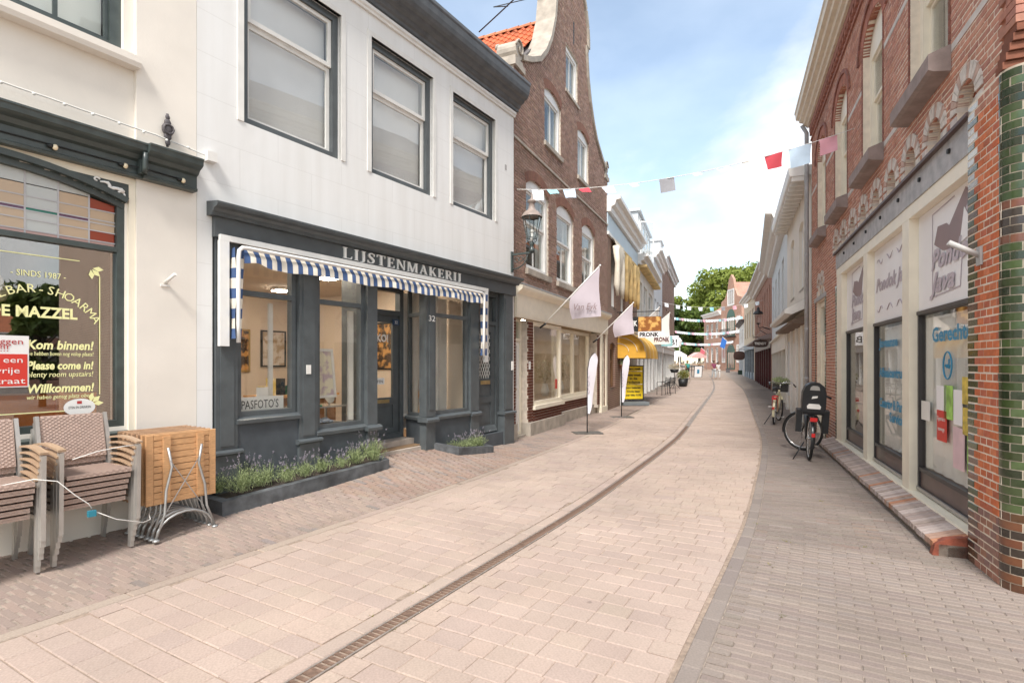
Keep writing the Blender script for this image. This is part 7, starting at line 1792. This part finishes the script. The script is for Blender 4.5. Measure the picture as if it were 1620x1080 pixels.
def bicycle(X, Y, yaw, label, frame_m, steer, child, lean=0.06):
    """x axis points forward; rear wheel touches the ground at x=0"""
    t = thing('bicycle', label, 'bicycle', (X, Y, gz(X, Y, 2.5)), yaw); t.rotation_euler = (lean, 0, yaw)
    R_ = .335; wb = 1.08; z = R_ + .02
    wheel(t, (0, 0, z), R_); wheel(t, (wb, 0, z), R_, steer)
    m = MB(); bb = (.44, 0, .30); seat = (.24, 0, .80); hd = (.84, 0, .88); hl = (.89, 0, .70)
    m.tube([(0, .055, z), (.3, .04, .305), bb], .013, 8); m.tube([(0, -.055, z), (.3, -.04, .305), bb], .013, 8); m.tube([bb, seat], .018, 8); m.tube([bb, hl], .024, 8); m.tube([(.36, 0, .5), (.6, 0, .62), hl] if child else [(.27, 0, .70), (.86, 0, .80)], .02, 8); m.tube([hl, hd], .024, 8)
    for s_ in (-1, 1): m.tube([(0, .055 * s_, z), (.22, .04 * s_, .72)], .009, 6)
    m.build('frame', frame_m, t)
    f = MB(); cs, sn = math.cos(steer), math.sin(steer); fo = lambda x, y, zz: (wb + (x * cs - y * sn), x * sn + y * cs, zz)
    for s_ in (-1, 1): f.tube([fo(0, .05 * s_, z), fo(-.10, .05 * s_, .60), fo(-.16, .0, .70)], .012, 7)
    f.build('fork', frame_m, t)
    h = MB(); hx = wb - .16; H = lambda x, y, zz: (hx + x * cs - y * sn, x * sn + y * cs, zz)
    h.tube([H(-.03, 0, .86), H(-.05, 0, 1.02)], .014, 7); h.tube([H(-.28, -.31, .98), H(-.10, -.29, 1.06), H(0, -.16, 1.06), H(.02, 0, 1.04), H(0, .16, 1.06), H(-.10, .29, 1.06), H(-.28, .31, .98)], .012, 8); hb = h.build('handlebar', M_CHROME if not child else M_BIKEB, t)
    for s_ in (-1, 1): g = MB(); g.tube([H(-.30, .315 * s_, .973), H(-.17, .30 * s_, 1.03)], .019, 8); g.build('grip', M_SEATP, hb)
    s = MB(); s.tube([seat, (.2, 0, .92)], .014, 7); s.add([(.06, -.10, .93), (.06, .10, .93), (.16, .09, .95), (.16, -.09, .95), (.34, .025, .94), (.34, -.025, .94), (.05, 0, .96), (.16, 0, .965), (.06, -.09, .90), (.06, .09, .90), (.34, .02, .91), (.34, -.02, .91)], [(0, 3, 7, 6), (6, 7, 2, 1), (3, 5, 7), (7, 5, 4), (7, 4, 2), (0, 8, 11, 5, 3), (1, 2, 4, 10, 9), (8, 9, 10, 11), (0, 6, 1, 9, 8), (5, 11, 10, 4)]); s.build('saddle', M_SEATP, t)
    for (c, st_, a0, a1, nm) in (((0, 0, z), 0.0, .5, 3.5, 'rear_mudguard'), ((wb, 0, z), steer, -.2, 2.4, 'front_mudguard')):
        g = MB(); g.M = Matrix.Translation(c) @ Matrix.Rotation(st_, 4, 'Z'); n = 14; vs = []
        for k in range(n + 1):
            a = a0 + (a1 - a0) * k / n
            for y in (-.028, 0, .028): vs.append(((R_ + .038 - abs(y) * .4) * math.cos(a), y, (R_ + .038 - abs(y) * .4) * math.sin(a)))
        g.add(vs, [(3 * k + j, 3 * k + 3 + j, 3 * k + 4 + j, 3 * k + 1 + j) for k in range(n) for j in range(2)], True); g.build(nm, M_BIKEB if child else frame_m, t)
    g = MB(); g.tube([(-.3, -.06, .735), (.2, -.06, .735)], .008, 6); g.tube([(-.3, .06, .735), (.2, .06, .735)], .008, 6)
    for k in range(4): g.tube([(-.28 + .14 * k, -.06, .735), (-.28 + .14 * k, .06, .735)], .006, 5)
    for s_ in (-1, 1): g.tube([(0, .07 * s_, z), (-.1, .062 * s_, .735)], .007, 5)
    g.build('rack', M_BIKEB if child else MATS['red_lens'], t)
    g = MB(); g.box(-.345, -.31, -.05, .05, .66, .72); g.build('tail_light', M_REDL, t); g = MB(); g.box(-.40, -.385, -.025, .025, .42, .48); g.build('reflector', M_REDL, t)
    g = MB(); g.M = Matrix.Translation((.22, -.07, .31)); g.box(-.2, .26, -.012, .012, -.05, .055); g.build('chain_guard', M_BIKEB, t)
    g = MB(); g.bar((.44, -.07, .30), (.54, -.10, .17), .012, .02); g.bar((.44, .07, .30), (.34, .10, .43), .012, .02); g.box(.50, .58, -.19, -.10, .155, .175); g.box(.30, .38, .10, .19, .42, .44); g.build('crank', M_CHROME, t)
    g = MB(); g.tube([(.05, .08, .28), (-.02, .24, -.03)], .010, 6); g.tube([(-.05, .25, -.03), (.02, .23, -.03)], .012, 6); g.build('kickstand', M_BIKEB, t)
    if child:
        g = MB()      # child seat shell: tall rounded back with hollow, side wings and seat pan
        prof = [(-.16, 0), (-.17, .15), (-.165, .32), (-.13, .42), (-.07, .47), (0, .485), (.07, .47), (.13, .42), (.165, .32), (.17, .15), (.16, 0)]
        M = Matrix.Translation((-.22, 0, .80)) @ Matrix.Rotation(-.12, 4, 'Y') @ Matrix.Rotation(-math.pi / 2, 4, 'Z')
        g.M = M; g.prism(prof, -.03, .0)
        for (xa, za), (xb, zb) in zip(prof, prof[1:]): g.add([(xa, -.03, za), (xb, -.03, zb), (xb * 1.04, .13, zb * .98), (xa * 1.04, .13, za * .98)], [(0, 1, 2, 3)], True)
        g.box(-.15, .15, .0, .26, -.04, .03); g.M = None; cs_ = g.build('child_seat', M_SEATP, t)
        g = MB(); g.M = M; g.prism([(-.09, .06), (.09, .06), (.10, .1), (.07, .14), (-.07, .14), (-.10, .1)], -.036, -.03); g.build('seat_vent', M_OFFW, cs_); g = MB(); g.M = M; g.prism([(-.07, .36), (.07, .36), (.06, .41), (.03, .43), (-.03, .43), (-.06, .41)], -.036, -.03); g.build('seat_vent', M_ALU, cs_)
        g = MB(); g.M = M; g.prism([(-.04, .22), (.04, .24), (.045, .27), (-.03, .26)], -.036, -.03); g.build('seat_badge', M_OFFW, cs_)
        for s_ in (-1, 1): g = MB(); g.M = M; g.box(s_ * .19 - .045, s_ * .19 + .045, .03, .2, -.34, .02); g.build('foot_rest', M_SEATP, cs_)
    else:
        g = MB(); c0 = (wb + .08, 0, .80); g.box(c0[0] - .14, c0[0] + .16, -.19, .19, .80, 1.02); g.build('front_crate', pm('dark_crate', (.04, .038, .035), .7, .3, 20), t); bush(t, (c0[0], 0, 1.08), (.22, .24, .13), 320, .045, M_LAV, 9, 'crate_plants')
        g = MB(); g.tube([(.5, 0, .36), (.72, 0, .58), (.86, 0, .76)], [.05, .06, .045], 8); g.build('skirt_guard', frame_m, t)
    return t
bicycle(4.86, 8.80, 1.17, 'black bicycle with child seat parked on the right footway', M_BIKEB, 1.05, True, .05)
bicycle(6.78, 13.9, 1.02, 'cream bicycle with plant filled front crate parked behind the black one', M_BIKEC, .35, False, .05)
# ------------------------------------------------------------ bunting across the street
def bunting(a, b, sag, flags, label, fs=(.26, .22), group=None, cat='bunting', spread=(.04, .98)):
    a, b = Vector(a), Vector(b); t = thing('bunting', label, cat, a, group=group); d = b - a; f = lambda u: d * u + Vector((0, 0, -4 * sag * u * (1 - u)))
    m = MB(); m.tube([f(k / 30) for k in range(31)], .006 if d.length < 12 else .012, 5); m.build('string', M_OFFW, t)
    for i, (u, c, sz, tw) in enumerate(flags):
        p = f(u); dn = (f(u + .01) - f(u - .01)).normalized(); dz = Vector((tw * .3, -tw * .8, -1)).normalized(); m = MB(); m.tc = c; n = 4; vs = []
        for j in range(n + 1):
            for k in (-1, -.33, .33, 1): v = j / n; vs.append(p + dn * fs[0] * sz * .5 * k * (1 - .12 * v) + dz * fs[1] * sz * v + Vector((0, .02 * math.sin(k * 2 + v * 3 + i), 0)))
        m.add(vs, [(4 * j + k, 4 * j + k + 1, 4 * j + 5 + k, 4 * j + 4 + k) for j in range(n) for k in range(3)], True); m.build('paper_flag', M_TINT, t)
    return t
Wt, Cy, Rd, Gy, Pk, Bl = (.74, .78, .82), (.3, .62, .7), (.5, .06, .08), (.28, .28, .3), (.75, .38, .45), (.5, .62, .75)
fl = [(.075, Wt, .9, .3), (.125, Cy, .75, 1.4), (.185, Bl, .85, .6), (.235, Rd, .75, 1.5), (.315, Wt, .8, 1.0), (.395, (.7, .68, .6), .55, 1.6), (.50, Gy, 1.0, .2), (.585, (.72, .72, .7), .45, 1.6), (.66, (.45, .55, .6), .75, 1.6), (.735, (.6, .58, .55), .8, .8), (.80, Rd, .95, .1), (.868, Bl, 1.25, .0), (.938, Pk, 1.0, .0)]
pa = FL1.w(6.0, -.12, 4.97); pb = FR1.w(S(4.9), -.05, 5.22)
bt = bunting(pa, pb, .28, fl, 'string of handkerchief like bunting flags across the street overhead', (.27, .25))
far_c = [Wt, Wt, Pk, Wt, Cy, Wt, Wt, Gy]
for i, (y0, zz, n) in enumerate(((30, 5.0, 9), (62, 6.9, 26), (68, 5.7, 30), (72, 4.5, 34))):
    xl = {30: 8.3, 62: 18.6, 68: 20.6, 72: 22}[y0]; xr = {30: 14.0, 62: 26.6, 68: 28.8, 72: 29.6}[y0]
    bunting((xl, y0, zz), (xr, y0, zz + .1), .35, [((k + .5) / n, far_c[(k * 3 + i) % 8], .9 if y0 > 50 else .8, .2) for k in range(n)], ('bunting strung between the casement house and bluish white house', 'highest of the far bunting strings near the bend', 'middle far bunting string near the bend', 'lowest far bunting string near the bend')[i], (.3, .3) if y0 > 50 else (.28, .26), 'far bunting strings')
# ------------------------------------------------------------ people
M_SKIN = pm('skin', (.42, .25, .18), .6, .05, 10)
def person(X, Y, yaw, label, top, legs, hair, H=1.7, stride=.18, bag=None, shorts=False, dress=False):
    z0 = gz(X, Y, .3); t = thing('person', label, 'person', (X, Y, z0), yaw); k = H / 1.7
    def skin(name, joints, edges, radii, mat, root):
        me = bpy.data.meshes.new(name); me.from_pydata([Vector(j) * k for j in joints], edges, []); o = bpy.data.objects.new(name, me); link(o, t)
        md = o.modifiers.new('skin', 'SKIN'); md.use_smooth_shade = True
        for i, r in enumerate(radii): me.skin_vertices[0].data[i].radius = (r[0] * k, r[1] * k) if isinstance(r, tuple) else (r * k, r * k)
        me.skin_vertices[0].data[root].use_root = True
        sb = o.modifiers.new('sub', 'SUBSURF'); sb.levels = 1; sb.render_levels = 2; me.materials.append(mat); return o
    s = stride
    J = [(0, 0, .92), (0, 0, 1.1), (0, 0, 1.32), (0, 0, 1.42), (0, -.01, 1.50), (0, -.015, 1.60), (0, -.01, 1.68), (.17, 0, 1.38), (.21, .04 + s * .3, 1.12), (.19, -.04 + s * .3, .90), (-.17, 0, 1.38), (-.21, -.02, 1.12), (-.19, -.08, .90), (.09, 0, .88), (.10, -s * .7, .50), (.10, -s * .5, .09), (.10, -s * .5 - .13, .04), (-.09, 0, .88), (-.10, s * .4, .50), (-.10, s * 1.1, .12), (-.10, s * 1.1 - .1, .05)]
    E_ = [(0, 1), (1, 2), (2, 3), (3, 4), (4, 5), (5, 6), (2, 7), (7, 8), (8, 9), (2, 10), (10, 11), (11, 12), (0, 13), (13, 14), (14, 15), (15, 16), (0, 17), (17, 18), (18, 19), (19, 20)]
    Rr = [(.14, .10), (.13, .09), (.15, .10), .07, .05, (.085, .095), .06, .065, .045, .035, .065, .045, .035, .085, .06, .042, .035, .085, .06, .042, .035]
    skin('body', J, E_, Rr, M_SKIN, 0)
    skin('top', [J[0], J[1], J[2], (0, 0, 1.40), J[7], (.20, .03, 1.2), J[10], (-.20, -.01, 1.2)], [(0, 1), (1, 2), (2, 3), (2, 4), (4, 5), (2, 6), (6, 7)], [(.16, .125), (.15, .115), (.165, .12), .075, .08, .062, .08, .062], top, 0)
    lj = [(0, 0, .94), J[13], J[14], J[17], J[18]]
    if dress or shorts: skin('shorts', [(0, 0, .94), J[13], (.10, -s * .4, .62), J[17], (-.10, s * .25, .62)], [(0, 1), (1, 2), (0, 3), (3, 4)], [(.16, .12), .10, .085, .10, .085], legs, 0)
    else: skin('trousers', [(0, 0, .94), J[13], J[14], J[15], J[17], J[18], J[19]], [(0, 1), (1, 2), (2, 3), (0, 4), (4, 5), (5, 6)], [(.155, .12), .10, .078, .06, .10, .078, .06], legs, 0)
    m = MB(); m.ball((0, .02 * k, 1.63 * k), .112 * k, 12, 8, (.92, 1.0, 1.0)); m.build('hair', hair, t)
    if bag: m = MB(); m.ball((0, .16 * k, 1.2 * k), .17 * k, 10, 8, (.9, .5, 1.2)); m.build('backpack', bag, t)
    return t
C_ = lambda n, c: pm(n, c, .85, .1, 8)
person(16.0, 49.0, 3.3, 'person in dark shorts with green top and bag walking away', C_('green_shirt', (.04, .25, .12)), C_('dark_shorts', (.03, .03, .035)), C_('fair_hair', (.35, .24, .12)), 1.7, .2, C_('teal_bag', (.05, .28, .28)), True)
person(18.6, 49.5, .2, 'person with red and purple top and pale trousers facing the camera', C_('plum_shirt', (.25, .06, .12)), C_('pale_jeans', (.45, .48, .5)), C_('brown_hair', (.08, .05, .03)), 1.68, .15)
person(19.15, 49.9, .2, 'person in white clothes beside the one in plum top', C_('white_shirt', (.7, .68, .66)), C_('white_trousers', (.62, .6, .58)), C_('dark_hair', (.04, .03, .03)), 1.55, .15)
# ------------------------------------------------------------ far street furniture
t = thing('a_frame_sign', 'white and blue pavement A frame sign in the middle distance', 'sign', (18.4, 53.5, gz(18.4, 53.5, 0)), .2)
m = MB(); m.M = Matrix.Rotation(.12, 4, 'X'); m.frame(-.45, .45, 0, 1.2, .05, -.2, -.16); m.M = None; m.build('frame', M_BLACK, t); m = MB(); m.M = Matrix.Rotation(.12, 4, 'X'); m.box(-.4, .4, -.185, -.175, .05, 1.15); m.M = None; m.build('poster', M_SIGNW, t); m = MB(); m.M = Matrix.Rotation(.12, 4, 'X'); m.box(-.12, .12, -.2, -.187, .4, .8); m.M = None; m.build('poster_mark', M_BLUET, t)
m = MB(); m.M = Matrix.Rotation(-.12, 4, 'X'); m.frame(-.45, .45, 0, 1.2, .05, .16, .2); m.build('rear_frame', M_BLACK, t)
def bench(X, Y, yaw, label, mat):
    t = thing('street_bench', label, 'bench', (X, Y, gz(X, Y, 2)), yaw, 'benches by the right houses')
    for k in range(4): m = MB(); m.box(-.8, .8, -.25 + .12 * k, -.15 + .12 * k, .43, .47); m.build('seat_slat', mat, t)
    for k in range(3): m = MB(); m.box(-.8, .8, .24 + .03 * k, .27 + .03 * k, .55 + .13 * k, .64 + .13 * k); m.build('back_slat', mat, t)
    for x in (-.7, .7): m = MB(); m.box(x - .04, x + .04, -.22, .24, 0, .43); m.box(x - .04, x + .04, .24, .36, .3, .95); m.build('leg', mat, t)
M_GBENCH = pm('dark_green_bench', (.03, .06, .04), .5, .1)
bench(25.9, 61.0, -1.95, 'dark green bench, nearer of the two by right houses', M_GBENCH); bench(27.3, 68.0, -1.95, 'dark grey bench, farther of the two by right houses', M_SLATE)
def flag_far(X, Y, z, yaw, label, mat):
    t = thing('far_flag', label, 'flag', (X, Y, z), yaw); m = MB(); m.tube([(0, 0, 0), (-1.2, 0, 1.1)], .03, 6); m.build('pole', M_OFFW, t); m = MB(); m.add([(-1.2, 0, 1.1), (-.6, 0, .55), (-.9, .1, -.5), (-1.5, .1, -.2)], [(0, 1, 2, 3)]); m.build('cloth', mat, t)
flag_far(29.2, 71.5, 4.0, 0, 'small blue flag beside the green door gable', C_('blue_flag', (.04, .16, .5)))
flag_far(29.2, 79.5, 2.8, 0, 'pinkish red flag before the far balcony house', C_('pink_flag', (.6, .15, .18)))
t = thing('street_sign_post', 'teal street sign on thin post at the bend', 'sign', (17.3, 60, gz(17.3, 60, 0))); m = MB(); m.tube([(0, 0, 0), (0, 0, 3.2)], .05, 8); m.build('post', M_ALU, t); m = MB(); m.box(-.6, .6, -.04, -.001, 2.3, 3.1); m.build('board', MATS['teal_board'], t)
t = thing('street_lantern', 'pale street lantern post before the trees', 'lantern', (20.6, 66, gz(20, 66, 0))); m = MB(); m.lathe([(.12, 0), (.08, .5), (.06, 3.2), (.1, 3.3)], (0, 0, 0), 10); m.build('post', M_OFFW, t); m = MB(); m.lathe([(.15, 3.3), (.3, 3.9), (.32, 3.95), (.1, 4.2), (0, 4.4)], (0, 0, 0), 8, False); m.build('lantern_head', M_OFFW, t)
for i, (X, Y, mt, h) in enumerate(((21.5, 76, M_SIGNW, 1.9), (24.0, 78, M_SIGNW, 2.2), (26.5, 77, C_('pink_stall', (.62, .38, .36)), 2.0))):
    t = thing('market_stall', ('white canopied stall at left of the street end', 'white canopied stall in the middle of the street end', 'pink canopied stall at right of the street end')[i], 'stall', (X, Y, gz(X, Y, 0)), .1, group='stalls at the street end')
    m = MB(); m.prism([(-1.1, h), (0, h + .6), (1.1, h)][::-1], -.8, .8); m.box(-1.1, 1.1, -.8, -.78, h - .25, h); m.build('canopy', mt, t)
    for x in (-1.05, 1.05):
        for y in (-.75, .75): m = MB(); m.tube([(x, y, 0), (x, y, h)], .03, 6); m.build('post', M_ALU, t)
    m = MB(); m.box(-1.0, 1.0, -.6, .4, .8, .86); m.build('table', M_WOODL, t); m = MB()
    for k in range(9): m.box(-.95 + .21 * k, -.8 + .21 * k, -.5, -.2, .861, .95 + .2 * ((k * 7) % 3)); 
    tag(m.build('goods', pm('stall_goods', (.35, .3, .25), .8, .5, 2), t), kind='stuff')
